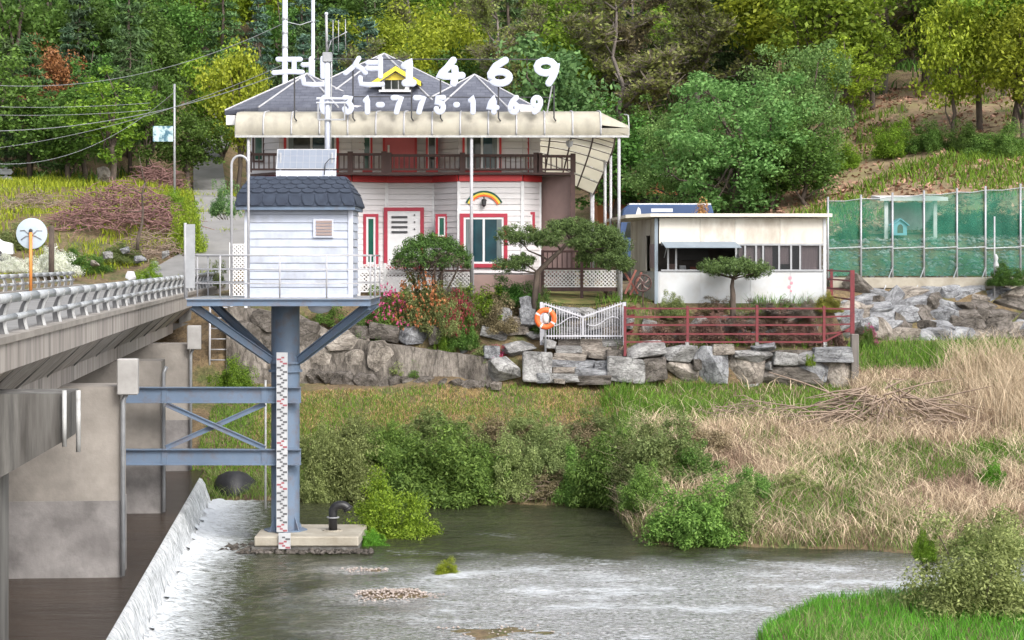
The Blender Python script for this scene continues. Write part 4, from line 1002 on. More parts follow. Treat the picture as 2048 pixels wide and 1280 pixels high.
# ------------------------------------------------------------------ sign letters
sign = thing('letter_sign', (XX(850, 68.2), 68.2, zt_), 'large white Korean letters and phone number on black rods above the awning', 'sign')
def stroke(pl_, r, y, dep, n=10):
    pl_ = [Vector((x, 0, z)) for x, z in pl_]
    mb = MB(); d0 = (pl_[0] - pl_[1]).normalized(); d1 = (pl_[-1] - pl_[-2]).normalized()
    P = []
    m_ = len(pl_)
    for i, p in enumerate(pl_):
        t = (pl_[min(i + 1, m_ - 1)] - pl_[max(i - 1, 0)]).normalized()
        P.append((p, t, r))
    st = [(pl_[0] + d0 * r * math.sin(a), -d0, r * max(.12, math.cos(a))) for a in (1.45, 1.1, .75, .4)]
    en = [(pl_[-1] + d1 * r * math.sin(a), d1, r * max(.12, math.cos(a))) for a in (.4, .75, 1.1, 1.45)]
    P = st + P + en
    rings = []
    for p, t, rr in P:
        s_ = Vector((-t.z, 0, t.x))
        ring = []
        for k in range(n):
            a = 2 * math.pi * k / n
            ca, sa = math.cos(a), math.sin(a)
            e_ = .3
            ring.append(p + s_ * rr * math.copysign(abs(ca) ** e_, ca) + Vector((0, dep * (1 + .35 * len(rings) / len(P)) * math.copysign(abs(sa) ** e_, sa), 0)) + Vector((0, y, 0)))
        rings.append(ring)
    vs = [q for r_ in rings for q in r_]; fs = []
    for i in range(len(rings) - 1):
        for k in range(n): fs.append((i * n + k, i * n + (k + 1) % n, (i + 1) * n + (k + 1) % n, (i + 1) * n + k))
    fs += [tuple(range(n)), tuple((len(rings) - 1) * n + k for k in range(n))]
    return mb.add(vs, fs)
def arc(cx_, cz_, rx, rz, a0, a1, n=12):
    return [(cx_ + rx * math.cos(math.radians(a)), cz_ + rz * math.sin(math.radians(a))) for a in np.linspace(a0, a1, n)]
GL = {
 'pen': [[(.08, .97), (.52, .97)], [(.21, .95), (.21, .50)], [(.40, .95), (.40, .50)], [(.0, .46), (.30, .50), (.56, .48)], [(.58, .76), (.72, .76)], [(.74, .98), (.74, .42)], [(.97, 1.0), (.97, .30)], [(.58, .24), (.60, .04), (.78, .0), (1.0, .02)]],
 'syeon': [[(.36, 1.0), (.24, .72), (.0, .44)], [(.26, .76), (.44, .62), (.54, .46)], [(.60, .84), (.92, .84)], [(.60, .62), (.92, .62)], [(.95, 1.0), (.95, .32)], [(.40, .26), (.42, .04), (.60, .0), (1.0, .02)]],
 '1': [[(.25, .74), (.55, .86), (.62, .97), (.62, .50), (.62, .03)], [(.30, .03), (.90, .03)]],
 '4': [[(.62, .97), (.40, .66), (.08, .33), (.55, .30), (.95, .34)], [(.68, .62), (.70, .30), (.64, .02)]],
 '6': [[(.72, .97), (.36, .74), (.15, .42), (.20, .16)] + arc(.52, .26, .36, .24, 200, 360) + arc(.52, .26, .36, .24, 10, 170)],
 '9': [arc(.45, .70, .36, .26, 20, 360) + [(.88, .82), (.84, .55), (.74, .30), (.58, .03)]],
 'b1': [[(.22, .76), (.58, .96), (.58, .50), (.58, .04)]],
 'b0': [arc(.5, .5, .36, .46, 90, 450, 18)],
 'b3': [[(.14, .94), (.80, .94), (.48, .60)] + arc(.46, .32, .38, .28, 80, -160, 12)],
 'b7': [[(.08, .94), (.88, .94), (.62, .55), (.40, .04)]],
 'b5': [[(.86, .95), (.24, .95), (.18, .56)] + arc(.46, .34, .38, .30, 110, -160, 12)],
 'b4': [[(.66, .04), (.66, .96), (.10, .32), (.95, .32)]],
 'b6': [[(.76, .94), (.40, .74), (.16, .40)] + arc(.5, .30, .34, .26, 180, 540, 16)],
 'b9': [arc(.5, .68, .34, .27, 0, 360, 16) + [(.82, .50), (.60, .20), (.30, .05)]],
 'dash': [[(.05, .5), (.95, .5)]],
}
SY = 67.86
def letter(g, px0, px1, py0, py1, r, sub=0):
    x0, x1, z0, z1 = XX(px0, SY), XX(px1, SY), ZZ(py1, SY), ZZ(py0, SY)
    mb = MB()
    for k, pl_ in enumerate(GL[g]):
        q = [(x0 + r + (x1 - x0 - 2 * r) * a, z0 + r + (z1 - z0 - 2 * r) * c) for a, c in pl_]
        # densify straight runs
        dn = [q[0]]
        for i in range(len(q) - 1):
            L = math.hypot(q[i + 1][0] - q[i][0], q[i + 1][1] - q[i][1]); s_ = max(1, int(L / .12))
            for t in range(1, s_ + 1): dn.append((q[i][0] + (q[i + 1][0] - q[i][0]) * t / s_, q[i][1] + (q[i + 1][1] - q[i][1]) * t / s_))
        mm = stroke(dn, r, SY - .008 * k, .05 if not sub else .035); mb.add(mm.v, mm.f)
    obj('letter', mb, K['letter'], sign, True, angle=50)
for g, a, b_ in (('pen', 543, 654), ('syeon', 686, 770), ('1', 795, 836), ('4', 866, 934), ('6', 966, 1032), ('9', 1062, 1126)):
    letter(g, a, b_, 112, 175, .086 if len(g) > 1 else .125)
for g, a, b_ in (('b0', 637, 663), ('b3', 683, 710), ('b1', 724, 744), ('dash', 752, 769), ('b7', 780, 810), ('b7', 825, 855), ('b5', 866, 894), ('dash', 907, 919), ('b1', 934, 956), ('b4', 970, 999), ('b6', 1013, 1042), ('b9', 1058, 1089)):
    letter(g, a - 1, b_ + 1, 188, 231, .094, 1)
RY = SY + .08
obj('bar', MB().tube([(XX(560, RY), RY, ZZ(118, RY)), (XX(1100, RY), RY, ZZ(119, RY))], .022, 6), K['dark_metal'], sign)
obj('bar', MB().tube([(XX(690, RY), RY, ZZ(193, RY)), (XX(1110, RY), RY, ZZ(195, RY))], .018, 6), K['dark_metal'], sign)
for px_, t in ((589, 150), (706, 118), (823, 165), (881, 160), (997, 118), (1108, 170)):
    obj('rod', MB().tube([(XX(px_, RY), RY, ZZ(t, RY)), (XX(px_, RY), RY, ZZ(236, RY)), (XX(px_ + 4, RY), RY + .06, ZZ(242, RY))], .025, 6), K['dark_metal'], sign)
obj('stay', MB().tube([(XX(1104, RY), RY, ZZ(172, RY)), (XX(1094, RY), RY, ZZ(226, RY))], .025, 6), K['steel_white'], sign)
# ------------------------------------------------------------------ deck rail and lattice in front of the house
def lattice_panel(x0, x1, y, z0, z1, parent, gap=.13, wd=.035):
    mb = MB(); H, L = z1 - z0, x1 - x0
    for sgn in (1, -1):
        s = -H
        while s < L:
            a0, a1 = max(0, s), min(L, s + H)
            if a1 - a0 > .03:
                if sgn > 0: A, Bq = (x0 + a0, z0 + a0 - s), (x0 + a1, z0 + a1 - s)
                else: A, Bq = (x1 - a0, z0 + a0 - s), (x1 - a1, z0 + a1 - s)
                mb.beam((A[0], y + .008 * sgn, A[1]), (Bq[0], y + .008 * sgn, Bq[1]), .012, wd)
            s += gap
    o = obj('lattice', mb, K['lattice'], parent)
    obj('lattice_frame', MB().box(x0, x1, y - .02, y + .02, z1, z1 + .04).box(x0, x1, y - .02, y + .02, z0 - .04, z0), K['lattice'], o)
    return o
def lattice_fence(px0, px1, y, pz0, pz1, npan, label, rail_z=None, dark=True, name='lattice_fence', base=False):
    x0, x1 = XX(px0, y), XX(px1, y); z0, z1 = ZZ(pz1, y), ZZ(pz0, y)
    th = thing(name, ((x0 + x1) / 2, y, z0 - .1), label, 'fence')
    for k in range(npan):
        a, b_ = x0 + (x1 - x0) * k / npan, x0 + (x1 - x0) * (k + 1) / npan
        lattice_panel(a + .05, b_ - .05, y, z0, z1, th)
        obj('post', MB().box(a - .05, a + .05, y - .05, y + .05, min(tz(a, y), z0) - .1, (rail_z or z1) + .08), K['rail_brown'] if dark else K['lattice'], th)
    obj('post', MB().box(x1 - .05, x1 + .05, y - .05, y + .05, min(tz(x1, y), z0) - .1, (rail_z or z1) + .08), K['grey_metal'] if dark else K['lattice'], th)
    if rail_z:
        obj('hand_rail', MB().box(x0, x1, y - .052, y + .052, rail_z, rail_z + .07), K['rail_brown'], th)
        obj('cap_rail', MB().box(x0, x1, y - .045, y + .045, z1 + .045, z1 + .11), K['rail_brown'], th)
        n = int((x1 - x0) / .16)
        for k in range(1, n):
            xx = x0 + (x1 - x0) * k / n
            obj('baluster', MB().box(xx - .018, xx + .018, y - .018, y + .018, z1 + .11, rail_z), K['rail_brown'], th)
    if base: obj('base_board', MB().box(x0, x1, y - .03, y + .03, z0 - .18, z0 - .045), K['rail_brown'], th)
    return th
lattice_fence(718, 822, 68.4, 531, 582, 2, 'white lattice fence panel beside the instrument hut below the front door', None, False)
lattice_fence(822, 945, 68.8, 546, 572, 2, 'dark brown deck railing over white lattice behind the round yew', ZZ(516, 68.8))
lattice_fence(1085, 1242, 68.2, 542, 572, 2, 'dark brown railing over white lattice beside the small lawn', ZZ(505, 68.2), True, base=True)
lattice_fence(462, 492, 66.9, 490, 590, 1, 'narrow white lattice screen between the bridge end and the instrument hut', None, False)
dkth = thing('deck', (-2, 69.5, 5.7), 'raised brown timber deck along the front of the guest house', 'deck')
for k in range(7):
    obj('plank', MB().box(-8.9, 3.4, 68.9 + k * .18, 69.07 + k * .18, GZ0 - .12, GZ0 - .06), K['rail_brown'], dkth)
obj('skirt_board', MB().box(-1.3, 1.0, 68.84, 68.89, 5.75, GZ0 - .05), K['brown_wall'], dkth)
for x in (-8.5, -5, -1.2, 3.2):
    obj('leg', MB().box(x - .06, x + .06, 68.92, 69.04, 5.6, GZ0 - .12), K['rail_brown'], dkth)
# ------------------------------------------------------------------ stones
def stone_mesh(seed, n=34, boxy=.6, name='stone'):
    r = np.random.default_rng(seed); P = []
    for _ in range(n):
        d = r.normal(size=3); d /= np.linalg.norm(d)
        q = d / (np.abs(d) ** (1 / boxy if boxy < .3 else 6)).sum() ** (1 / 6.0)
        P.append(q * r.uniform(.86, 1.05) * .5)
    bm = bmesh.new()
    for p in P: bm.verts.new(p)
    bmesh.ops.convex_hull(bm, input=bm.verts)
    for v_ in [v_ for v_ in bm.verts if not v_.link_faces]: bm.verts.remove(v_)
    bmesh.ops.dissolve_limit(bm, angle_limit=math.radians(11), verts=bm.verts, edges=bm.edges)
    bmesh.ops.bevel(bm, geom=list(bm.edges), offset=.014, segments=1, affect='EDGES', clamp_overlap=True)
    bmesh.ops.triangulate(bm, faces=bm.faces)
    me = bpy.data.meshes.new(name); bm.to_mesh(me); bm.free()
    return me
def block_mesh(seed):
    r = np.random.default_rng(seed); bm = bmesh.new()
    for x in (-1, 1):
        for y in (-1, 1):
            for z in (-1, 1):
                p = np.array([x, y, z]) * .5 * r.uniform(.72, 1.0, 3)
                bm.verts.new(p)
                if r.random() < .5: bm.verts.new(p * r.uniform(.55, 1.05, 3))
    for _ in range(5):
        d = r.normal(size=3); d /= np.abs(d).max(); bm.verts.new(d * .5 * r.uniform(.85, 1.02))
    bmesh.ops.convex_hull(bm, input=bm.verts)
    for v_ in [v_ for v_ in bm.verts if not v_.link_faces]: bm.verts.remove(v_)
    bmesh.ops.dissolve_limit(bm, angle_limit=math.radians(9), verts=bm.verts, edges=bm.edges)
    bmesh.ops.bevel(bm, geom=list(bm.edges), offset=.03, segments=2, affect='EDGES', clamp_overlap=True)
    bmesh.ops.triangulate(bm, faces=bm.faces)
    me = bpy.data.meshes.new('stone'); bm.to_mesh(me); bm.free(); return me
SM = [stone_mesh(100 + i, 11 + (i % 5) * 2) for i in range(14)] + [block_mesh(300 + i) for i in range(14)]
SMM = {}
BLOCKY = True
def stone(parent, c, size, mk='granite', name='stone', tilt=.12, k=None):
    k = int(rng.integers(14) + (14 if BLOCKY and rng.random() < .55 else 0)) if k is None else k
    key = (k, mk)
    if key not in SMM:
        me = SM[k].copy(); me.materials.append(K[mk]); SMM[key] = me
    o = bpy.data.objects.new(name, SMM[key]); COL.objects.link(o)
    if parent is not None: o.parent = parent; o.location = Vector(c) - ORIG[parent.name]
    else: o.location = c
    o.scale = size; o.rotation_euler = (rng.normal() * tilt, rng.normal() * tilt, rng.normal() * tilt * .7 + (math.pi if rng.random() < .5 else 0))
    return o
def stone_px(parent, x0, y0, x1, y1, Y, dep=.6, mk='granite', tilt=.06, k=None, grow=1.14):
    c = W((x0 + x1) / 2, (y0 + y1) / 2, Y); s = Y / F
    return stone(parent, (c.x, Y + dep * .3, c.z), ((x1 - x0) * s * grow, dep, (y1 - y0) * s * grow), mk, 'stone', tilt, k)
def Z6(q): return [960 + q[0] * .381, 560 + q[1] * .381, 960 + q[2] * .381, 560 + q[3] * .381]
bw = thing('boulder_wall', (6.5, 64.9, 2.8), 'grey granite boulder retaining wall under the red fence', 'wall')
rows_ = [((780, 325, 970, 405), 'granite'), ((970, 345, 1140, 430), 'granite'), ((1140, 355, 1305, 542), 'granite_blue'), ((1225, 340, 1330, 395), 'granite_warm'), ((1340, 370, 1530, 430), 'granite'), ((1430, 335, 1560, 395), 'granite_blue'), ((1540, 385, 1660, 450), 'granite'), ((1655, 375, 1790, 445), 'granite'), ((1760, 355, 1955, 430), 'granite_blue'), ((670, 415, 865, 535), 'granite'), ((862, 415, 980, 530), 'granite_dark'), ((972, 425, 1138, 540), 'granite_warm'), ((1305, 405, 1495, 555), 'granite_warm'), ((1655, 435, 1815, 535), 'granite_blue'), ((1805, 430, 1945, 585), 'granite_warm'), ((1475, 465, 1805, 595), 'granite_dark'), ((1310, 540, 1485, 585), 'granite'), ((1780, 580, 1915, 640), 'granite_dark'), ((1905, 580, 2050, 650), 'granite_dark'), ((1500, 430, 1560, 475), 'granite'), ((950, 395, 1010, 430), 'granite_dark'), ((1120, 420, 1160, 470), 'granite_dark')]
for q, mk in rows_: stone_px(bw, *Z6(q), 64.75 + rng.uniform(-.08, .08), .75, mk, .09, None, 1.16)
# dark packing behind the joints
obj('backing', MB().box(XX(1215, 65), XX(1703, 65), 65.05, 65.5, 2.4, 4.0), K['granite_dark'], bw)
lw = thing('entrance_boulders', (.2, 64.8, 2.8), 'pale granite boulders flanking the left side of the stone steps', 'boulders')
for q, mk, Y in (((48, 400, 218, 545), 'granite', 64.6), ((218, 375, 385, 540), 'granite', 64.6), ((120, 322, 295, 415), 'granite', 65.2), ((322, 315, 395, 370), 'granite', 65.2), ((15, 345, 105, 415), 'granite_blue', 65.1), ((295, 485, 370, 545), 'granite_blue', 64.5), ((60, 540, 110, 575), 'granite_warm', 64.4), ((380, 520, 450, 545), 'granite_warm', 64.5)): stone_px(lw, *Z6(q), Y, .75, mk, .1, None, 1.05)
st = thing('stone_steps', (2.2, 64.7, 2.8), 'rough stone slab steps climbing to the white garden gate', 'steps')
sr = [((405, 303, 535, 350), 66.0), ((525, 303, 655, 350), 66.0), ((645, 303, 760, 350), 66.0), ((395, 343, 535, 380), 65.75), ((530, 345, 692, 392), 65.75), ((685, 343, 765, 390), 65.75), ((375, 383, 565, 424), 65.5), ((555, 390, 745, 424), 65.5), ((375, 420, 500, 462), 65.25), ((435, 418, 605, 465), 65.3), ((600, 420, 690, 468), 65.25), ((380, 455, 505, 494), 65.0), ((495, 460, 695, 512), 65.0), ((365, 490, 515, 540), 64.75), ((505, 500, 690, 548), 64.75)]
for q, Y in sr: stone_px(st, q[0] * .381 + 958, q[1] * .381 + 561, q[2] * .381 + 962, q[3] * .381 + 561, Y - .15, .75, ['granite_warm', 'granite', 'granite_blue', 'granite_dark'][int(rng.integers(4))], .05, int(rng.integers(14, 28)), grow=1.06)
rk = thing('garden_rockery', (5, 66.3, 4.1), 'stepped rockery of grey stones behind the gate and red fence', 'rockery')
for q in ((88, 160, 165, 220), (115, 195, 245, 275), (212, 160, 295, 245), (235, 270, 335, 315), (5, 265, 145, 315), (845, 210, 925, 285), (905, 280, 1085, 320), (1105, 195, 1205, 265), (1235, 195, 1345, 275), (1395, 210, 1495, 280), (1705, 235, 1785, 270), (1595, 195, 1705, 235), (400, 150, 520, 200), (500, 150, 640, 205), (620, 150, 760, 200), (420, 200, 560, 250), (560, 200, 700, 255), (690, 200, 800, 250), (400, 245, 520, 300), (510, 250, 650, 300), (640, 250, 760, 300), (1290, 270, 1400, 320), (1500, 240, 1600, 300), (1060, 250, 1120, 300), (1420, 275, 1520, 330)):
    stone_px(rk, *Z6(q), 65.98 + rng.uniform(-.1, .15), .6, ['granite', 'granite_blue', 'granite_warm', 'granite'][int(rng.integers(4))], .15)
def Z7(q): return [700 + q[0] * .2734, 540 + q[1] * .2734, 700 + q[2] * .2734, 540 + q[3] * .2734]
ub = thing('garden_boulders', (-3, 66.5, 4.2), 'rounded grey boulders among the flowering azaleas above the concrete wall', 'boulders')
for q, mk in (((345, 395, 585, 545), 'granite_blue'), ((130, 400, 355, 515), 'granite_dark'), ((575, 410, 670, 545), 'granite_dark'), ((0, 410, 130, 500), 'granite_dark'), ((960, 550, 1095, 645), 'granite_blue'), ((1075, 285, 1175, 375), 'granite'), ((1245, 195, 1335, 315), 'granite_blue'), ((780, 520, 870, 620), 'granite_blue'), ((1245, 305, 1355, 435), 'granite'), ((1105, 355, 1295, 465), 'granite_warm')): stone_px(ub, *Z7(q), 66.1, .8, mk, .1)
# rough rock wall below the net fence
BLOCKY = False
rw = thing('rough_rock_wall', (16, 72.4, 3.9), 'wall of large rough grey rocks below the green net fence', 'wall')
def rtop(px): return np.interp(px, [1700, 1760, 2060], [578, 582, 588])
def rbot(px): return np.interp(px, [1700, 1800, 1900, 2060], [660, 690, 695, 690])
prv = None
for r in range(5):
    px = 1702 - r * 9
    while px < 2420:
        wdt = rng.uniform(34, 66); t0, t1 = rtop(px), rbot(px)
        h = (t1 - t0) / 5 * rng.uniform(1.15, 1.8); cy_ = t0 + (t1 - t0) * (r + .5) / 5 + rng.normal() * 3
        Y = 73.3 - r * .34
        stone_px(rw, px, cy_ - h / 2, px + wdt, cy_ + h / 2, Y, rng.uniform(.7, 1.0), ['granite_blue', 'granite_warm', 'granite_dark', 'granite_blue', 'granite_dark'][int(rng.integers(5))], .3, grow=1.5)
        px += wdt * .72
obj('backing', MB().hexa([(XX(1712, 73), 72.6, 3.4), (26, 72.6, 3.4), (26, 73.8, 3.4), (XX(1712, 73), 73.8, 3.4), (XX(1712, 73), 73.5, 5.5), (26, 73.5, 5.5), (26, 73.8, 5.5), (XX(1712, 73), 73.8, 5.5)]), K['granite_dark'], rw)
# concrete and masonry retaining wall on the left
rt = thing('retaining_wall', (-4, 65.6, 2.6), 'stained sloping concrete retaining wall between the steel tower and the entrance boulders', 'wall')
N = 60
xsr = np.linspace(-9.4, -.55, N)
yb = np.interp(xsr, [-9.4, -6, -.55], [66.3, 65.9, 64.75])
zt2 = np.interp(xsr, [-9.4, -7.0, -5.6, -.55], [5.4, 5.1, 4.35, 3.75]) + (fbm(xsr * 2, xsr * 0) - .5) * .12
zb2 = np.full(N, 2.3)
vs, fs = [], []
NR = 8
for i in range(N):
    for j in range(NR):
        t = j / (NR - 1)
        vs.append((xsr[i], yb[i] + .28 * t + (float(fbm(xsr[i] * 2.3, j * .9)) - .5) * .09 - (.10 if t < .3 else 0), zb2[i] + (zt2[i] - zb2[i]) * t))
    vs.append((xsr[i], yb[i] + .75, zt2[i])); vs.append((xsr[i], yb[i] + .75, zb2[i]))
M_ = NR + 2
for i in range(N - 1):
    for j in range(M_ - 1): fs.append((i * M_ + j, (i + 1) * M_ + j, (i + 1) * M_ + j + 1, i * M_ + j + 1))
fs += [tuple(range(M_)), tuple((N - 1) * M_ + j for j in range(M_))]
mb = MB(); mb.add(vs, fs); obj('wall_face', mb, K['retaining'], rt)
for q in ((560, 640, 640, 690), (600, 690, 680, 745), (640, 660, 735, 700), (680, 700, 735, 742), (500, 620, 570, 670), (520, 670, 600, 720), (470, 640, 530, 700), (735, 680, 790, 740)):
    stone_px(rt, *q, float(np.interp(XX((q[0] + q[2]) / 2, 66), xsr, yb)) + .02+ .12, .3, 'granite_warm' if q[0] > 590 else 'granite_dark', .02, grow=1.1)
for k in range(16):
    px = 610 + k * 24
    stone_px(rt, px, 740 + k * 1.6, px + rng.uniform(24, 44), 768 + k * 1.3, float(np.interp(XX(px, 65.5), xsr, yb)) - .12, .4, 'granite_dark', .1)
# ------------------------------------------------------------------ red fence
rfz = thing('red_fence', (7.3, 65, 4.0), 'weathered red metal fence along the top of the boulder wall', 'fence')
FY = 65.0
def rpost(px, y, pz0, pz1, w_=.085):
    x = XX(px, y)
    return obj('post', MB().box(x - w_ / 2, x + w_ / 2, y - w_ / 2, y + w_ / 2, ZZ(pz1, y), ZZ(pz0, y)), K['fence_red'], rfz)
for px, a, b_ in ((1250, 612, 712), (1375, 612, 690), (1514, 610, 694), (1648, 612, 700), (1703, 540, 668)): rpost(px, FY, a, b_)
for px, y in ((1374, FY - .02), (1514, FY - .02), (1650, FY - .02)):
    obj('foot', MB().box(XX(px, y) - .06, XX(px, y) + .06, y - .06, y + .06, ZZ(702, y), ZZ(684, y)), K['granite'], rfz)
for k, (za, zb_, zc) in enumerate(((617, 617, 618), (634, 634, 632), (650, 650, 648), (668, 668, 662), (684, 684, 668))):
    for a, b_, p, q in ((1250, 1375, za, za), (1375, 1514, za, zb_), (1514, 1648, zb_, zb_), (1648, 1703, zb_, zc if k < 4 else 655)):
        obj('rail', MB().beam(W(a, p, FY), W(b_, q, FY), .045, .05), K['fence_red'], rfz)
for y2, px2 in ((66.6, 1268), (67.4, 1281)): rpost(px2, y2, 618, 662)
for p, q in ((617, 612), (634, 627), (650, 642), (668, 655)):
    obj('rail', MB().beam(W(1250, p, FY), W(1281, q, 67.4), .045, .05), K['fence_red'], rfz)
rf2 = thing('red_fence', (10.9, 66.5, 4.5), 'short red fence return climbing beside the kiosk end wall', 'fence')
for px, y, a, b_ in ((1706, 65.4, 540, 655), (1663, 68.5, 538, 600)):
    x = XX(px, y); obj('post', MB().box(x - .045, x + .045, y - .045, y + .045, min(ZZ(b_, y), tz(x, y) - .05), ZZ(a, y)), K['fence_red'], rf2)
for a, b_ in ((543, 541), (562, 558), (582, 576), (600, 592)):
    obj('rail', MB().beam(W(1706, a, 65.4), W(1655, b_, 68.5), .045, .05), K['fence_red'], rf2)
o = obj('wooden_post', MB().box(XX(1702, 64.8), XX(1717, 64.8), 64.7, 64.95, 2.5, ZZ(668, 64.8)), K['wood_post'], None, bevel=.02); meta(o, 'grey weathered square post at the right end of the boulder wall', 'post')
# ------------------------------------------------------------------ white gate
gtw = thing('garden_gate', (2.3, 65.6, 4.2), 'white metal double garden gate with dipping top above the stone steps', 'gate')
GY = 65.6
for px0, px1, hi, lo in ((1087, 1166, 607, 634), (1166, 1246, 634, 606)):
    leaf = obj('gate_leaf', MB().beam(W(px0, hi, GY), W(px1, lo, GY), .04, .05).beam(W(px0, 672, GY), W(px1, 672, GY), .04, .05).beam(W(px0 + 1, 672, GY), W(px0 + 1, hi, GY), .045, .045, (0, 1, 0)).beam(W(px1 - 1, 672, GY), W(px1 - 1, lo, GY), .045, .045, (0, 1, 0)), K['gate_white'], gtw)
    for k in range(1, 15):
        t = k / 15; px = px0 + (px1 - px0) * t; ztop = hi + (lo - hi) * t
        obj('bar', MB().tube([W(px, 678, GY), W(px, ztop - 5, GY)], .014, 6), K['gate_white'], leaf)
    obj('scroll', MB().tube([W(px0 + (px1 - px0) * t, 645 + 9 * math.sin(t * 6.28) - 2, GY - .03) for t in np.linspace(.1, .9, 20)], .018, 6), K['gate_white'], leaf, True)
for px in (1083, 1249): obj('gate_post', MB().box(XX(px, GY) - .05, XX(px, GY) + .05, GY - .05, GY + .05, ZZ(690, GY), ZZ(604, GY)), K['gate_white'], gtw)
# life ring
lr = thing('life_ring', W(1090, 690, 64.9), 'orange life ring with white bands on a thin post beside the gate', 'life ring')
c = W(1091, 637, 64.85); R1, R2 = .275, .085
vs, fs = [], []
NU, NV = 32, 12
for i in range(NU):
    a = 2 * math.pi * i / NU
    for j in range(NV):
        bb = 2 * math.pi * j / NV; r = R1 + R2 * math.cos(bb)
        vs.append((c.x + r * math.cos(a), c.y + R2 * .8 * math.sin(bb), c.z + r * math.sin(a)))
for i in range(NU):
    for j in range(NV): fs.append((i * NV + j, ((i + 1) % NU) * NV + j, ((i + 1) % NU) * NV + (j + 1) % NV, i * NV + (j + 1) % NV))
mb = MB(); mb.add(vs, fs); obj('ring', mb, K['orange'], lr, True)
for a0 in (60, 150, 240, 330):
    vs, fs = [], []
    for i in range(4):
        a = math.radians(a0 - 6 + 4 * i)
        for j in range(NV):
            bb = 2 * math.pi * j / NV; r = R1 + (R2 + .004) * math.cos(bb)
            vs.append((c.x + r * math.cos(a), c.y + (R2 * .8 + .004) * math.sin(bb), c.z + r * math.sin(a)))
    for i in range(3):
        for j in range(NV): fs.append((i * NV + j, (i + 1) * NV + j, (i + 1) * NV + (j + 1) % NV, i * NV + (j + 1) % NV))
    mb = MB(); mb.add(vs, fs); obj('band', mb, K['white'], lr, True)
obj('post', MB().cyl(c.x, c.y + .12, ZZ(705, 64.9), c.z + .3, .035, 8), K['grey_metal'], lr, True)
obj('rope_bag', MB().lathe((c.x, c.y + .02, c.z - .16), [(.03, 0), (.09, .03), (.1, .2), (.07, .3), (.03, .33)], 10), K['white'], lr, True)
# ------------------------------------------------------------------ kiosk
ko = thing('kiosk', (7.5, 68, 5.5), 'flat roofed cream and white kiosk with serving hatch and curtained windows', 'kiosk')
KY = 66.9
def kx(px): return XX(px, KY)
def kz(py): return ZZ(py, KY)
kl, kr = kx(1312), kx(1648); BL = (4.35, 74.0)
obj('lower_wall', MB().prism([(kl, KY, 5.35), (kr, KY, 5.35), (kr, 74, 5.35), (BL[0], 74, 5.35)], (0, 0, kz(543) - 5.35)), K['kiosk_white'], ko)
for a, b_ in ((1318, 1400), (1400, 1500), (1500, 1580), (1580, 1648)):
    obj('lower_panel', MB().box(kx(a) + .006, kx(b_) - .006, KY - .03, KY - .003, 5.4, kz(543)), K['kiosk_white'], ko)
for a, b_ in ((1318, 1400), (1400, 1470), (1470, 1560), (1560, 1648)):
    obj('upper_panel', MB().box(kx(a) + .004, kx(b_) - .004, KY - .03, KY + .05, kz(487), kz(436)), K['kiosk_beige'], ko)
obj('side_panel', MB().prism([(kl - .03, KY + .08, kz(543)), (kl - .09, KY + 1.4, kz(543)), (kl - .09, KY + 1.4, kz(436)), (kl - .03, KY + .08, kz(436))], (.05, 0, 0)), K['kiosk_beige'], ko)
obj('side_panel', MB().prism([(kl - .20, KY + 2.2, kz(543)), (BL[0], 74, kz(543)), (BL[0], 74, kz(436)), (kl - .20, KY + 2.2, kz(436))], (.05, 0, 0)), K['kiosk_beige'], ko)
obj('side_panel', MB().prism([(kl - .10, KY + 1.42, kz(470)), (kl - .19, KY + 2.18, kz(470)), (kl - .19, KY + 2.18, kz(436)), (kl - .10, KY + 1.42, kz(436))], (.05, 0, 0)), K['kiosk_beige'], ko)
obj('back_wall', MB().prism([(kr - .05, KY + .1, kz(543)), (kr - .05, 73.95, kz(543)), (BL[0] + .1, 73.95, kz(543)), (BL[0] + .1, 73.9, kz(543)), (kr - .1, 73.9, kz(543)), (kr - .1, KY + .1, kz(543))], (0, 0, 1.7)), K['kiosk_beige'], ko)
obj('floor', MB().box(kl + .1, kr - .1, KY + .1, 73.8, kz(541), kz(540)), K['interior'], ko)
obj('partition', MB().box(kl + .1, kr - .2, KY + 2.3, KY + 2.35, kz(540), kz(440)), K['interior'], ko)
rfk = MB().prism([(kl - 1.0, KY - .5 + .6, kz(436)), (kl - .2, KY - .35, kz(434)), (kr + .22, KY - .35, kz(434)), (kr + .22, 74.4, kz(434)), (BL[0] - .9, 74.4, kz(436))], (0, 0, .11))
obj('roof', rfk, K['kiosk_roof'], ko)
obj('corner_post', MB().box(kl - .05, kl + .06, KY - .06, KY + .06, 5.3, kz(436)), K['kiosk_awning'], ko)
obj('end_post', MB().box(kr - .03, kr + .07, KY - .06, KY + .06, 5.3, kz(436)), K['kiosk_white'], ko)
obj('counter', MB().box(kx(1322), kx(1648), KY - .07, KY + .15, kz(543) + .004, kz(539)), K['grey_metal'], ko)
obj('head_rail', MB().box(kx(1322), kx(1648), KY - .05, KY + .0, kz(491), kz(487)), K['grey_metal'], ko)
for px in (1336, 1352, 1472, 1490, 1512, 1526, 1558, 1582, 1600, 1640):
    obj('mullion', MB().box(kx(px) - .03, kx(px) + .03, KY - .04, KY + .0, kz(539), kz(491)), K['grey_metal'], ko)
for a, b_, py in ((1492, 1524, 539), (1530, 1545, 539), (1560, 1580, 528), (1603, 1638, 539), (1478, 1488, 539)):
    obj('curtain', MB().box(kx(a), kx(b_), KY + .05, KY + .08, kz(py), kz(491)), K['curtain'], ko)
for a, b_ in ((1474, 1488), (1492, 1510), (1514, 1524), (1528, 1556), (1560, 1580), (1584, 1598), (1602, 1638)):
    obj('pane', MB().box(kx(a), kx(b_), KY - .012, KY - .004, kz(539), kz(491)), K['pane_clear'] if 'pane_clear' in K else K['dark_glass'], ko)
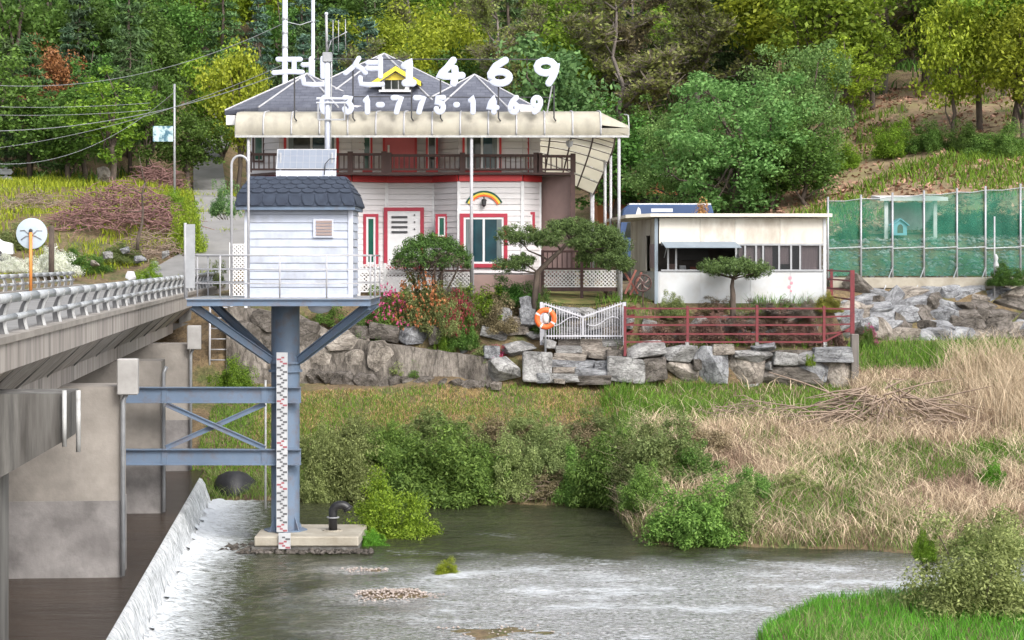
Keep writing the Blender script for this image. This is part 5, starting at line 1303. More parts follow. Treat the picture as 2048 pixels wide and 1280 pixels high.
obj('side_window', MB().prism([(kl - .085, KY + .25, kz(536)), (kl - .13, KY + 1.2, kz(536)), (kl - .13, KY + 1.2, kz(488)), (kl - .085, KY + .25, kz(488))], (.03, 0, 0)), K['curtain'], ko)
obj('hatch_awning', MB().prism([(kx(1322), KY - .03, kz(485)), (kx(1470), KY - .03, kz(485)), (kx(1478), KY - .7, kz(496)), (kx(1328), KY - .7, kz(496))], (0, 0, .03)), K['kiosk_awning'], ko)
for px in (1330, 1474): obj('awning_stay', MB().tube([(kx(px), KY - .66, kz(496)), (kx(px) - .03, KY - .04, kz(515))], .014, 6), K['grey_metal'], ko)
obj('menu_board', MB().box(kx(1365), kx(1430), KY + 2.2, KY + 2.27, kz(520), kz(498)), K['dark_metal'], ko)
for k in range(5):
    x = kx(1345 + k * 22); obj('shelf_item', MB().box(x, x + .22, KY + 1.6, KY + 1.8, kz(540), kz(528 + (k % 3) * 3)), [K['brown_wall'], K['grey_metal'], K['rust'], K['white'], K['brown_wall']][k], ko)
for (px, py, r) in ((1580, 556, .06), (1583, 566, .05), (1578, 574, .06), (1582, 582, .035)):
    obj('flower_sticker', MB().lathe((kx(px), KY - .034, kz(py)), [(r, -.006), (r, 0)], 9, 'Y'), K['sticker'] if 'sticker' in K else K['crimson'], ko)
# ------------------------------------------------------------------ decorative wheel and trestle
wh = thing('ornamental_wheel', W(1285, 590, 66.9), 'small dark spiral spoked ornamental wheel on a stake by the kiosk corner', 'wheel')
c = W(1286, 566, 66.6)
obj('rim', MB().tube([(c.x + .27 * math.cos(a), c.y, c.z + .27 * math.sin(a)) for a in np.linspace(0, 2 * math.pi, 25)], .03, 6, False), K['rail_brown'], wh, True)
for k in range(8):
    a0 = k * math.pi / 4
    obj('spoke', MB().tube([(c.x + r * math.cos(a0 + r * 3), c.y, c.z + r * math.sin(a0 + r * 3)) for r in np.linspace(.03, .27, 7)], .017, 6), [K['brown_wall'], K['rail_brown']][k % 2], wh, True)
obj('hub', MB().lathe((c.x, c.y - .04, c.z), [(.05, 0), (.05, .08)], 10, 'Y'), K['rail_brown'], wh)
obj('stake', MB().cyl(c.x, c.y + .05, tz(c.x, c.y) - .1, c.z, .025, 6), K['rail_brown'], wh)
tr = thing('timber_trestle', W(1263, 590, 66.8), 'reddish brown crossed timber trestle leaning beside the ornamental wheel', 'trestle')
for (a, b_) in (((1250, 588), (1272, 540)), ((1276, 588), (1247, 541)), ((1260, 590), (1283, 545))):
    obj('timber', MB().beam(W(*a, 66.85 + (.06 if a[0] > 1270 else 0)), W(*b_, 67.0 + (.06 if a[0] > 1270 else 0)), .07, .09, (0, 1, 0)), K['rust'], tr)
# ------------------------------------------------------------------ net fence, shelter, kennel
nf = thing('net_fence', (16.5, 74.6, 5.7), 'tall green net fence on grey pipe posts above the rough rock wall', 'fence')
m, nt, b = _nodes('green_net')
v = _coord(nt, (1, 1, 1), True)
nt.links.new(_ramp(nt, _noise(nt, v, 1.2, 4), [(.3, (.008, .125, .082)), (.7, (.018, .19, .12))]), b.inputs['Base Color']); b.inputs['Roughness'].default_value = .7
tp = nt.nodes.new('ShaderNodeBsdfTransparent'); mx = nt.nodes.new('ShaderNodeMixShader')
nt.links.new(_ramp(nt, _noise(nt, v, .5, 3), [(.35, (.40,) * 3), (.65, (.70,) * 3)]), mx.inputs[0])
nt.links.new(tp.outputs[0], mx.inputs[1]); nt.links.new(b.outputs[0], mx.inputs[2])
nt.links.new(mx.outputs[0], nt.nodes['Material Output'].inputs['Surface'])
NY = 74.6
ppx = [1656, 1722, 1785, 1848, 1914, 1971, 2041, 2110, 2178, 2246, 2312, 2380]
def ntop(px): return np.interp(px, [1656, 2380], [402, 352])
for i, px in enumerate(ppx):
    x = XX(px, NY)
    obj('post', MB().cyl(x, NY, tz(x, NY) - .4, ZZ(ntop(px) - 8, NY), .04, 8), K['grey_metal'], nf, True)
    if 1750 < px < 2000:
        obj('stay', MB().tube([(x, NY - .03, ZZ(535, NY)), (XX(px - 30, NY), NY - 1.0, ZZ(588, NY - 1.0))], .025, 6), K['grey_metal'], nf, True)
for i in range(len(ppx) - 1):
    a, b_ = ppx[i], ppx[i + 1]; n = 10; V_, Fq = [], []
    for q in range(n + 1):
        for k in range(11):
            px = a + (b_ - a) * q / n; py = ntop(px) + (552 - ntop(px)) * k / 10
            sag = 2.5 * math.sin(math.pi * q / n) * (1 - k / 10)
            V_.append(np.array(W(px, py + sag, NY + .05)) + np.array([0, (float(fbm(px * .05, py * .05)) - .5) * .2, 0]) - np.array(ORIG[nf.name]))
    for q in range(n):
        for k in range(10): Fq.append((q * 11 + k, q * 11 + 11 + k, q * 11 + 12 + k, q * 11 + k + 1))
    me = fastmesh('net_panel', np.array(V_), np.array(Fq)); me.materials.append(m); link('net_panel', me, nf)
    obj('top_wire', MB().tube([W(a, ntop(a), NY), W((a + b_) / 2, ntop((a + b_) / 2) + 2.5, NY), W(b_, ntop(b_), NY)], .015, 6), K['grey_metal'], nf)
    obj('mid_rail', MB().tube([W(a, 497 if a < 2000 else 492, NY - .04), W(b_, 494, NY - .04)], .022, 6), K['grey_metal'], nf)
o = obj('concrete_strip', MB().hexa([W(1660, 575, 73.9), W(2400, 580, 73.9), W(2400, 580, 74.5), W(1660, 575, 74.5), W(1660, 556, 73.9), W(2400, 556, 73.9), W(2400, 554, 74.5), W(1660, 555, 74.5)]), K['plinth']); meta(o, 'pale concrete strip along the foot of the green net fence', 'kerb')
SHY = 79
she = thing('shelter', (XX(1822, SHY), SHY, 6.0), 'open shelter with white flat roof behind the green net fence', 'shelter')
obj('roof', MB().prism([(XX(1757, SHY), SHY - .3, ZZ(402, SHY)), (XX(1893, SHY), SHY - .3, ZZ(402, SHY)), (XX(1890, SHY), SHY + 2, ZZ(395, SHY)), (XX(1760, SHY), SHY + 2, ZZ(395, SHY))], (0, 0, .14)), K['white'], she)
for px, y in ((1772, SHY), (1870, SHY), (1775, SHY + 1.8), (1868, SHY + 1.8)):
    x = XX(px, y); obj('post', MB().box(x - .07, x + .07, y - .07, y + .07, tz(x, y) - .1, ZZ(400, SHY)), K['white'], she)
obj('back_panel', MB().box(XX(1776, SHY + 1.7), XX(1868, SHY + 1.7), SHY + 1.7, SHY + 1.75, tz(XX(1820, SHY), SHY + 1.7) + .1, ZZ(405, SHY + 1.7)), K['grey_metal'], she)
KNY = 78.6
ken = thing('kennel', (XX(1801, KNY), KNY, ZZ(468, KNY)), 'pale blue wooden dog kennel under the white roofed shelter', 'kennel')
kz0 = ZZ(468, KNY)
k0, k1, kt = XX(1787, KNY), XX(1814, KNY), ZZ(448, KNY)
obj('wall', MB().prism([(k0, KNY, kz0 - .05), (k1, KNY, kz0 - .05), (k1, KNY, kt), ((k0 + k1) / 2, KNY, kt + .18), (k0, KNY, kt)], (0, .7, 0)), K['kennel'], ken)
xm = (k0 + k1) / 2; h0 = ZZ(466, KNY)
obj('doorway', MB().prism([(xm - .11, KNY - .006, h0)] + [(xm + .11, KNY - .006, h0)] + [(xm + .11 * math.cos(a), KNY - .006, h0 + .22 + .12 * math.sin(a)) for a in np.linspace(0, math.pi, 8)], (0, .02, 0)), K['interior'], ken)
for s_ in (-1, 1): obj('roof_board', MB().beam((xm + s_ * .34, KNY + .33, kt - .06), (xm, KNY + .33, kt + .21), .85, .03), K['kennel'], ken)
o = obj('white_pipe', MB().cyl(XX(1989, 73.2), 73.2, 5.3, ZZ(433, 73.2), .03, 8), K['steel_white'], None, True); meta(o, 'slim white pipe upright in front of the green net', 'pipe')
o = obj('cloth_bundle', MB().lathe(tuple(W(1992, 530, 73.15)), [(.02, -.25), (.08, -.15), (.11, .0), (.05, .15), (.09, .25), (.02, .4)], 9), K['bunting'], None, True); meta(o, 'pale bundle of cloth tied to the slim white pipe', 'bundle')
# ------------------------------------------------------------------ vegetation builders
def quads(P, Nn, T, sx, sy):                 # leaf quads: centres P, normals Nn, in-plane dir T
    Bt = np.cross(Nn, T)
    a = T * sx[:, None]; c = Bt * sy[:, None]
    V = np.stack([P - a, P + c * .9 - a * .1, P + a, P - c * .9 - a * .1], 1).reshape(-1, 3)
    return V, np.arange(len(V)).reshape(-1, 4)
def rdir(n, r=rng):
    d = r.normal(size=(n, 3)); return d / np.linalg.norm(d, axis=1, keepdims=True)
def leaf_cloud(cent, rad, per, size, r, flat=1.0, asp=.55, up=.5, shell=.5):
    n = len(cent) * per
    C = np.repeat(cent, per, 0); R = np.repeat(rad, per)
    d = rdir(n, r); q = r.random(n) ** shell
    P = C + d * (R * q)[:, None] * np.array([1, 1, flat])
    Nn = d * .6 + rdir(n, r) * .8 + np.array([0, 0, up]); Nn /= np.linalg.norm(Nn, axis=1, keepdims=True)
    T = np.cross(Nn, rdir(n, r)); T /= np.linalg.norm(T, axis=1, keepdims=True) + 1e-9
    s = size * r.uniform(.6, 1.3, n)
    return quads(P, Nn, T, s, s * asp)
def mesh_of(mb, mat_, smooth=True, name='trunk'):
    me = bpy.data.meshes.new(name); me.from_pydata([tuple(p) for p in mb.v], [], mb.f); fixn(me)
    if smooth: me.polygons.foreach_set('use_smooth', [True] * len(me.polygons))
    me.materials.append(mat_); return me
def limb(mb, a, b_, r0, r1, r, seg=5, wob=.08):
    a, b_ = np.array(a), np.array(b_); L = np.linalg.norm(b_ - a); pts = []
    for i in range(seg + 1):
        t = i / seg; pts.append(a + (b_ - a) * t + (r.normal(size=3) * wob * L * math.sin(math.pi * t) if 0 < i < seg else 0))
    mb.tube(pts, [r0 + (r1 - r0) * i / seg for i in range(seg + 1)], 6); return pts
def broad(seed, h, rx, zc, rz, ncl, per, leaf, clr=.34, bark='bark', up=.5, dens=1.0, nlimb=9):
    r = np.random.default_rng(seed); mb = MB()
    top = np.array([r.normal() * .2, r.normal() * .2, zc + rz * .45])
    tp = limb(mb, (0, 0, -.4), top, .022 * h + .03, .008 * h, r, 7, .03)
    d = rdir(ncl, r); q = .30 + .70 * r.random(ncl) ** .6
    lob = 1 + .28 * np.sin(d[:, 0] * 5 + seed) * np.cos(d[:, 1] * 4 + seed * 2) + .15 * np.sin(d[:, 2] * 7 + seed)
    cent = d * (q * lob)[:, None] * np.array([rx, rx, rz]) + np.array([0, 0, zc])
    for k in range(nlimb):
        c = cent[r.integers(ncl)]; t = r.uniform(.25, .9); a = np.array(tp[min(7, int(t * 7))])
        limb(mb, a, c, .010 * h, .003 * h, r, 4, .06)
    rad = r.uniform(.6, 1.3, ncl) * clr * rx
    V, Fq = leaf_cloud(cent, rad, int(per * dens), leaf, r, .75, .6, up)
    cm = fastmesh('crown', V, Fq)
    return mesh_of(mb, K[bark]), cm
def conifer(seed, h, rb, ntier, nb_, per, leaf, z0=.12):
    r = np.random.default_rng(seed); mb = MB()
    limb(mb, (0, 0, -.4), (r.normal() * .1, r.normal() * .1, h * .97), .018 * h, .004 * h, r, 6, .01)
    cent, rad = [], []
    for i in range(ntier):
        t = (i + .5) / ntier; z = h * (z0 + (1 - z0) * t); R = rb * (1 - t) ** .75 + .15
        m_ = max(3, int(nb_ * (1 - t * .6)))
        for k in range(m_):
            a = 2 * math.pi * (k + r.random()) / m_; L = R * r.uniform(.55, 1.1)
            e_ = (L * math.cos(a), L * math.sin(a), z - L * .18 + r.normal() * .15)
            if r.random() < .25: limb(mb, (0, 0, z), e_, .006 * h, .002 * h, r, 2, .0)
            for s_ in (.45, .75, 1.0):
                cent.append((e_[0] * s_, e_[1] * s_, z - L * .18 * s_ + r.normal() * .1)); rad.append(.16 * rb * r.uniform(.8, 1.3) + .1)
    V, Fq = leaf_cloud(np.array(cent), np.array(rad), per, leaf, r, .5, .28, .4)
    return mesh_of(mb, K['bark']), fastmesh('crown', V, Fq)
def budding(seed, h, rx, ntw, nleaf, leaf):
    r = np.random.default_rng(seed); mb = MB(); tips = []
    tp = limb(mb, (0, 0, -.4), (r.normal() * .3, r.normal() * .3, h * .85), .015 * h, .005 * h, r, 7, .03)
    for k in range(16):
        i = r.integers(2, 8); a = np.array(tp[i]); dr = rdir(1, r)[0]; dr[2] = abs(dr[2]) * .6 + .35
        e_ = a + dr * rx * r.uniform(.5, 1.0); limb(mb, a, e_, .006 * h, .002 * h, r, 3, .06)
        tips += [a + (e_ - a) * s_ for s_ in (.4, .6, .8, 1.0)]
    tips = np.array(tips)
    c = tips[r.integers(len(tips), size=ntw)]
    dr = rdir(ntw, r); dr[:, 2] = np.abs(dr[:, 2]) * .7 + .15; L = r.uniform(.25, .75, ntw) * rx * .42
    e_ = c + dr * L[:, None]; sd_ = np.cross(dr, rdir(ntw, r)); sd_ /= np.linalg.norm(sd_, axis=1, keepdims=True)
    wdt = .014 + .006 * rx / 2
    tv = np.stack([c - sd_ * wdt, c + sd_ * wdt, e_ + sd_ * wdt * .3, e_ - sd_ * wdt * .3], 1).reshape(-1, 3)
    tf = np.arange(len(tv)).reshape(-1, 4)
    base = mesh_of(mb, K['bark_grey'])
    tw = fastmesh('twigs', tv, tf)
    ii = r.integers(ntw, size=nleaf); P = c[ii] + (e_ - c)[ii] * r.random((nleaf, 1)) + r.normal(size=(nleaf, 3)) * .12
    Nn = rdir(nleaf, r); T = np.cross(Nn, rdir(nleaf, r)); T /= np.linalg.norm(T, axis=1, keepdims=True)
    s_ = leaf * r.uniform(.6, 1.3, nleaf)
    V, Fq = quads(P, Nn, T, s_, s_ * .6)
    return base, tw, fastmesh('crown', V, Fq)
def bush_mesh(seed, ncl, per, leaf, flatness=.8, base=.0, asp=.45, twig=True, up=1.1):
    """unit bush: radius 1, height 1 (z from 0)"""
    r = np.random.default_rng(seed)
    d = rdir(ncl, r); d[:, 2] = np.abs(d[:, 2])
    q = .35 + .65 * r.random(ncl) ** .5; d[:ncl // 3, 2] *= .35
    lob = 1 + .25 * np.sin(d[:, 0] * 6 + seed) + .15 * np.cos(d[:, 1] * 7 + seed * 3)
    cent = d * (q * lob)[:, None] * np.array([.82, .82, .80]) + np.array([0, 0, base + .05])
    rad = r.uniform(.10, .26, ncl)
    V, Fq = leaf_cloud(cent, rad, per, leaf, r, .8, asp, up, .35)
    V[:, 2] = np.maximum(V[:, 2], -.06)
    mb = MB()
    for k in range(7):
        c = cent[r.integers(ncl)]; limb(mb, (r.normal() * .12, r.normal() * .12, -.1), c, .014, .004, r, 3, .05)
    return mesh_of(mb, K['bark'], True, 'stems'), fastmesh('foliage', V, Fq)
LM = {
 'pine': leafmat('pine_needles', (0.12, 0.205, 0.07), (0.045, 0.085, 0.03), 0.3),
 'pine_dark': leafmat('pine_needles_dark', (0.085, 0.15, 0.075), (0.035, 0.065, 0.035), 0.3),
 'blue_green': leafmat('blue_green_needles', (0.109, 0.192, 0.134), (0.045, 0.090, 0.064), .2),
 'green': leafmat('fresh_green_leaf', (0.109, 0.243, 0.045), (0.036, 0.096, 0.018), .35),
 'mid_green': leafmat('mid_green_leaf', (0.135, 0.25, 0.05), (0.05, 0.105, 0.02), 0.45),
 'yellow_green': leafmat('yellow_green_leaf', (0.36, 0.44, 0.045), (0.14, 0.2, 0.018), .45),
 'lime': leafmat('lime_leaf', (0.26, 0.385, 0.045), (0.09, 0.17, 0.018), .45),
 'pale_green': leafmat('pale_willow_leaf', (0.192, 0.314, 0.109), (0.058, 0.128, 0.038), .35),
 'silver_green': leafmat('silvery_green_leaf', (0.23, 0.39, 0.12), (0.07, 0.16, 0.035), .45),
 'bud_brown': leafmat('brown_bud_leaf', (0.29, 0.26, 0.13), (0.14, 0.125, 0.06), 0.45),
 'bud_olive': leafmat('olive_bud_leaf', (0.29, 0.33, 0.1), (0.12, 0.14, 0.045), 0.45),
 'orange_leaf': leafmat('orange_leaf', (0.400, 0.200, 0.075), (0.200, 0.095, 0.040), .3),
 'bush_green': leafmat('bank_bush_leaf', (0.22, 0.36, 0.08), (0.07, 0.15, 0.03), .45),
 'bush_olive': leafmat('bank_bush_olive', (0.31, 0.37, 0.14), (0.12, 0.16, 0.05), .45),
 'bush_bright': leafmat('bank_bush_bright', (0.25, 0.39, 0.04), (0.075, 0.16, 0.016), .45),
 'bush_dry': leafmat('bank_bush_dry', (0.270, 0.225, 0.130), (0.120, 0.095, 0.050), .25),
 'yew': leafmat('yew_leaf', (0.083, 0.160, 0.033), (0.023, 0.051, 0.013), .15),
 'yew_under': leafmat('yew_under_twigs', (0.170, 0.125, 0.105), (0.070, 0.055, 0.045), .1),
 'pine_garden': leafmat('garden_pine_needles', (0.160, 0.230, 0.070), (0.051, 0.083, 0.026), .2),
 'azalea_orange': leafmat('azalea_orange', (0.46, 0.17, 0.085), (0.28, 0.1, 0.05), 0.35),
 'azalea_red': leafmat('azalea_red', (0.42, 0.07, 0.1), (0.26, 0.04, 0.06), 0.35),
 'azalea_pink': leafmat('azalea_pink', (0.620, 0.110, 0.300), (0.420, 0.060, 0.180), .3),
 'azalea_leaf': leafmat('azalea_new_leaf', (0.346, 0.320, 0.064), (0.128, 0.154, 0.032), .35),
 'white_flower': leafmat('white_blossom', (0.85, 0.85, 0.8), (0.62, 0.66, 0.52), .45),
 'twig_bush': leafmat('red_brown_twigs', (.27, .165, .13), (.12, .07, .058), .1),
 'litter': leafmat('fallen_leaf', (0.461, 0.294, 0.192), (0.179, 0.109, 0.070), .1),
 'twigs': leafmat('fine_twigs', (0.27, 0.23, 0.195), (0.15, 0.125, 0.105), .45),
 'dry_grass': leafmat('dry_reed', (0.620, 0.500, 0.360), (0.360, 0.280, 0.190), .25),
 'dry_dull': leafmat('dry_dull_reed', (.46, .35, .245), (.22, .165, .11), .25),
 'dry_gold': leafmat('dry_golden_grass', (0.440, 0.330, 0.150), (0.250, 0.180, 0.085), .25),
 'grass': leafmat('bank_grass', (0.160, 0.301, 0.038), (0.058, 0.134, 0.018), .35),
 'grass_bright': leafmat('bright_grass', (0.147, 0.371, 0.036), (0.058, 0.173, 0.015), .35),
 'grass_yellow': leafmat('yellow_meadow', (0.346, 0.435, 0.038), (0.141, 0.218, 0.019), .35),
}
def setmat(o, mt):
    if not o.data.materials: o.data.materials.append(mt)
    o.material_slots[0].link = 'OBJECT'; o.material_slots[0].material = mt
PB = [broad(11, 9, 3.2, 5.8, 3.2, 85, 95, .15), broad(12, 10, 3.0, 6.2, 3.8, 90, 95, .15), broad(13, 8, 3.4, 5.0, 2.9, 80, 100, .15), broad(15, 10, 2.6, 6.4, 3.7, 60, 70, .15, .30)]
PW = broad(21, 7.2, 3.4, 4.3, 3.1, 165, 125, .085, .19, 'bark', .3, 1.0, 22)
PC = [conifer(31, 11, 2.4, 13, 8, 22, .22), conifer(32, 12, 2.1, 15, 7, 22, .22), conifer(33, 9, 2.8, 10, 8, 26, .22, .25)]
PD = [budding(41, 10, 3.4, 2200, 5200, .12), budding(42, 9, 3.0, 2000, 4000, .12), budding(43, 11, 3.2, 2200, 6500, .12)]
def place(parts, name, loc, label, cat, group, mats, sc=(1, 1, 1), rot=0, names=('trunk', 'crown')):
    e_ = thing(name, loc, label, cat, group); e_.rotation_euler = (0, 0, rot); e_.scale = sc
    for me, mt, nm in zip(parts, mats, names):
        o = bpy.data.objects.new(nm, me); COL.objects.link(o); o.parent = e_
        if mt is not None: setmat(o, mt)
    return e_
KLAB = {
 'pine': ('dark_pine', 'dark green pine tree standing in the wooded hillside', 'dark pines on the wooded hillside'),
 'pine_dark': ('blackish_pine', 'very dark blackish green pine on the wooded hillside', 'blackish pines on the hillside'),  # pine kind with a darker needle colour of its own
 'blue_green': ('blue_green_conifer', 'pale blue green conifer on the hill behind the tall poles', 'blue green conifers on the hill'),
 'green': ('leafy_tree', 'fresh green leafy tree on the wooded hillside', 'fresh green trees on the hillside'),
 'mid_green': ('leafy_tree', 'mid green dense leafy tree on the wooded hillside', 'mid green trees on the hillside'),
 'yellow_green': ('spring_tree', 'bright yellow green spring tree on the wooded hillside', 'yellow green trees on the hillside'),
 'lime': ('spring_tree', 'lime green spring tree on the wooded hillside', 'lime trees on the hillside'),
 'bud_brown': ('budding_tree', 'grey brown budding tree with bare twigs on the hillside', 'grey brown budding trees'),
 'bud_olive': ('budding_tree', 'olive tinged budding tree with thin twigs on the hillside', 'olive budding trees'),
 'orange_leaf': ('rusty_tree', 'rusty orange leaved tree among the dark pines', 'rusty trees'),
}
LOOK = {'pine': 'dark green pine', 'pine_dark': 'blackish green pine', 'blue_green': 'pale blue green conifer', 'green': 'fresh green leafy tree', 'mid_green': 'mid green leafy tree', 'yellow_green': 'bright yellow green tree', 'lime': 'lime green tree', 'bud_brown': 'grey brown budding tree', 'bud_olive': 'olive budding tree', 'orange_leaf': 'rusty orange tree'}
def tree(kind, x, y, s=1.0, label=None, group=None, wide=1.0, dz=0):
    nm, lb, gr = KLAB[kind]
    if label: lb, gr = label, group
    else:
        px = 1024 + x / y * F
        wh_ = [q for a_, q in ((-999, 'above the meadow guardrail'), (130, 'above the red brown twig heaps'), (280, 'behind the small blue sign'), (400, 'left of the tall pale poles'), (545, 'behind the tall pale poles'), (670, 'behind the guest house roof'), (840, 'behind the sign numerals'), (1050, 'right of the last sign numeral'), (1280, 'behind the big silvery tree'), (1700, 'above the brown litter slope')) if px >= a_][-1]
        hi_ = 'at the wood edge' if y < 131 else 'midway up the hill' if y < 160 else 'high on the hill'
        lb = LOOK[kind] + ' ' + hi_ + ' ' + wh_; gr = lb
    loc = (x, y, tz(x, y) - .1 + dz); rot = rng.uniform(0, 6.28); sc = (s * wide, s * wide, s * rng.uniform(.9, 1.1))
    if kind in ('pine', 'pine_dark', 'blue_green'):
        t, c = PC[rng.integers(3)]; return place((t, c), nm, loc, lb, 'tree', gr, (None, LM[kind]), sc, rot)
    if kind in ('bud_brown', 'bud_olive'):
        t, tw, c = PD[rng.integers(3)]; return place((t, tw, c), nm, loc, lb, 'tree', gr, (None, LM['twigs'], LM[kind]), sc, rot, ('trunk', 'twigs', 'crown'))
    t, c = PB[rng.integers(4)]; return place((t, c), nm, loc, lb, 'tree', gr, (None, LM[kind]), sc, rot)
# forest: rows up the hill, the kind chosen by where it grows
ZON = [(-200, 'pine pine_dark pine mid_green pine green'), (60, 'pine pine_dark mid_green green mid_green'), (260, 'pine pine_dark mid_green pine mid_green'), (420, 'pine mid_green yellow_green lime pine'), (560, 'blue_green mid_green blue_green pine'), (740, 'lime mid_green yellow_green bud_olive'), (900, 'bud_olive lime lime bud_olive bud_brown'), (1040, 'bud_brown pine bud_olive bud_olive lime'), (1270, 'bud_brown bud_olive pine lime bud_olive'), (1480, 'lime yellow_green bud_olive lime'), (1720, 'bud_brown bud_olive lime bud_brown'), (1820, 'lime yellow_green bud_olive lime'), (1980, 'bud_brown yellow_green bud_brown'), (2300, 'lime bud_brown')]
def zone(px):
    z = ZON[0][1]
    for a, s_ in ZON:
        if px >= a: z = s_
    return z.split()
cnt = 0
for y in np.concatenate([np.arange(121, 150, 4.2), np.arange(150, 215, 6.)]):
    step = 3.9 if y < 150 else 5.2
    px0, px1 = -180, 2230
    x = XX(px0, y) + rng.uniform(0, step)
    while x < XX(px1, y):
        xx, yy = x + rng.normal() * .8, y + rng.normal() * 1.2
        px = 1024 + xx / yy * F
        skip = (y < 138 and -21.5 < xx < -13.5)
        topy = 520 - (tz(xx, yy) + 1 - E) / yy * F
        if not skip and topy > -60:
            kd = zone(px + rng.normal() * 45); k = kd[rng.integers(len(kd))]
            if y > 175 and k in ('bud_brown', 'bud_olive') and rng.random() < .5: k = 'lime' if px > 700 else 'pine'
            tree(k, xx, yy, rng.uniform(.75, 1.15) * (1.1 if y > 150 else .95)); cnt += 1
        x += step * rng.uniform(.8, 1.25)
# forest edge, placed one by one: (px, Y, kind, scale, wide, label, group)
for px, y, k, s_, wd, lb in (
    (-20, 116, 'mid_green', .8, 1.1, 'mid green bushy tree at the meadow edge above the guardrail'),
    (60, 119, 'pine', .8, 1.2, None), (140, 118, 'mid_green', .75, 1.2, 'mid green bushy tree beside the twig heaps at the wood edge'),
    (225, 114, 'lime', .62, 1.35, 'broad lime green tree between the overhead wires and the small sign'),
    (300, 120, 'mid_green', .7, 1.1, None), (90, 125, 'orange_leaf', .85, .8, 'rusty orange leaved tree among the dark pines'),
    (375, 119, 'mid_green', .6, 1.1, 'mid green tree beside the small blue sign pole'), (480, 122, 'yellow_green', 1.0, .7, 'narrow bright yellow green tree rising left of the guest house roof'),
    (440, 128, 'lime', .8, 1, None), (1090, 112, 'pale', 1.22, .95, None),
    (1580, 118, 'yellow_green', 1.22, 1.1, 'tall bright yellow green tree rising behind the big silvery tree'),
    (1690, 118, 'yellow_green', .8, 1.0, None), (1850, 112, 'lime', 1.0, 1.1, 'lime tree towering over the brown litter slope'),
    (1960, 98, 'yellow_green', .95, .8, 'yellow green young tree on the brown litter slope'), (2030, 97, 'lime', .95, .85, 'lime green young tree at the top of the brown litter slope'),
    (1905, 97, 'yellow_green', .8, .7, 'slim yellow green sapling on the brown litter slope above the net'),
    (2000, 118, 'bud_brown', 1.1, 1, None), (1770, 112, 'bud_brown', .8, 1.2, 'bare grey twigged tree leaning over the litter slope'), (1400, 118, 'bud_olive', 1.0, 1.2, None), (1250, 116, 'bud_olive', 1.1, 1.2, None), (1180, 120, 'bud_olive', 1.1, 1.2, None), (1650, 108, 'lime', 1.1, 1.0, 'lime green tree crowning the litter slope beside the silvery trees'), (1000, 118, 'bud_olive', .95, 1.1, None), (880, 116, 'lime', .8, 1.1, None), (700, 112, 'mid_green', .8, 1.1, None), (1300, 104, 'mid_green', .55, 1.2, 'low dark green tree behind the terracotta building'), (1235, 100, 'green', .72, 1.1, 'fresh green tree between the canopy posts and the big silvery tree'), (1700, 103, 'yellow_green', .5, 1.3, 'yellow green bush like tree at the foot of the litter slope'), (1745, 108, 'lime', .5, 1.2, 'low lime tree on the upper edge of the litter slope'), (2045, 94, 'yellow_green', .8, .9, 'tall yellow green sapling over the far end of the net'), (1930, 108, 'lime', 1.05, .9, 'tall slender lime tree behind the saplings'), (2010, 106, 'yellow_green', 1.0, .8, 'slender yellow green tree beside the tall lime tree')):
    if k == 'pale':
        t, c = PB[2]; loc = (XX(px, y), y, tz(XX(px, y), y) - .1)
        place((t, c), 'round_tree', loc, 'pale green round headed tree behind the last big sign numeral', 'tree', None, (None, LM['pale_green']), (s_ * wd, s_ * wd, s_), 1.0); continue
    tree(k, XX(px, y), y, s_, lb, None, wd)
# big silvery tree behind the kiosk and its neighbours
for px, y, s_, wd, rot, lb in ((1480, 92, 1.02, 1.22, .4, 'big spreading silvery green tree behind the kiosk'), (1385, 95, .82, 1.1, 2.0, 'smaller silvery green tree beside the big one behind the kiosk'), (1600, 95, .88, .95, 4.0, 'silvery green tree with a dark trunk at the foot of the litter slope')):
    x = XX(px, y); place(PW, 'broad_tree', (x, y, tz(x, y) - .2), lb, 'tree', None, (None, LM['silver_green']), (s_ * wd, s_ * wd, s_), rot)
for px, y, s_, k, lb in ((1545, 91, .4, 'bush_green', 'dark green rounded shrub behind the kiosk roof'), (1610, 90, .42, 'mid_green', 'mid green shrub by the corner of the green net'), (1260, 88, .34, 'mid_green', 'low green shrub by the canopy posts'), (1180, 79, .22, 'mid_green', 'small shrub between the brown stair wall and canopy posts')):
    t, c = PB[rng.integers(3)]; x = XX(px, y); place((t, c), 'shrub', (x, y, tz(x, y) - .9 * s_), lb, 'shrub', None, (None, LM[k]), (s_ * 1.3, s_ * 1.3, s_), rng.uniform(0, 6))
# ------------------------------------------------------------------ bushes on the banks
BU = [bush_mesh(51, 130, 190, .030), bush_mesh(52, 135, 180, .030), bush_mesh(53, 120, 200, .031), bush_mesh(54, 60, 100, .040)]
BUF = bush_mesh(55, 150, 170, .026)
def bush(px, pbase, wpx, hpx, k, label, Y=None, grp=None, name='bush', mesh=None, cat='bush', dz=-.1, rot=None):
    if Y is None:
        Y = 58.0
        for _ in range(60):          # walk to where the ground meets the given picture row
            z = tz(XX(px, Y), Y); yy = 520 + (E - max(z, 0)) / Y * F
            Y += (yy - pbase) * .02
    x = XX(px, Y); z = max(tz(x, Y), -.05)
    w_, h_ = wpx / F * Y / 2, hpx / F * Y
    if 65.8 < Y < 67.4 and px < 1240: h_ *= 1.35; w_ *= 1.12
    me = mesh or BU[rng.integers(3)]
    return place(me, name, (x, Y, z + dz), label, cat, grp, (None, LM[k]), (w_, w_ * .9, h_), rng.uniform(0, 6.28) if rot is None else rot, ('stems', 'foliage'))
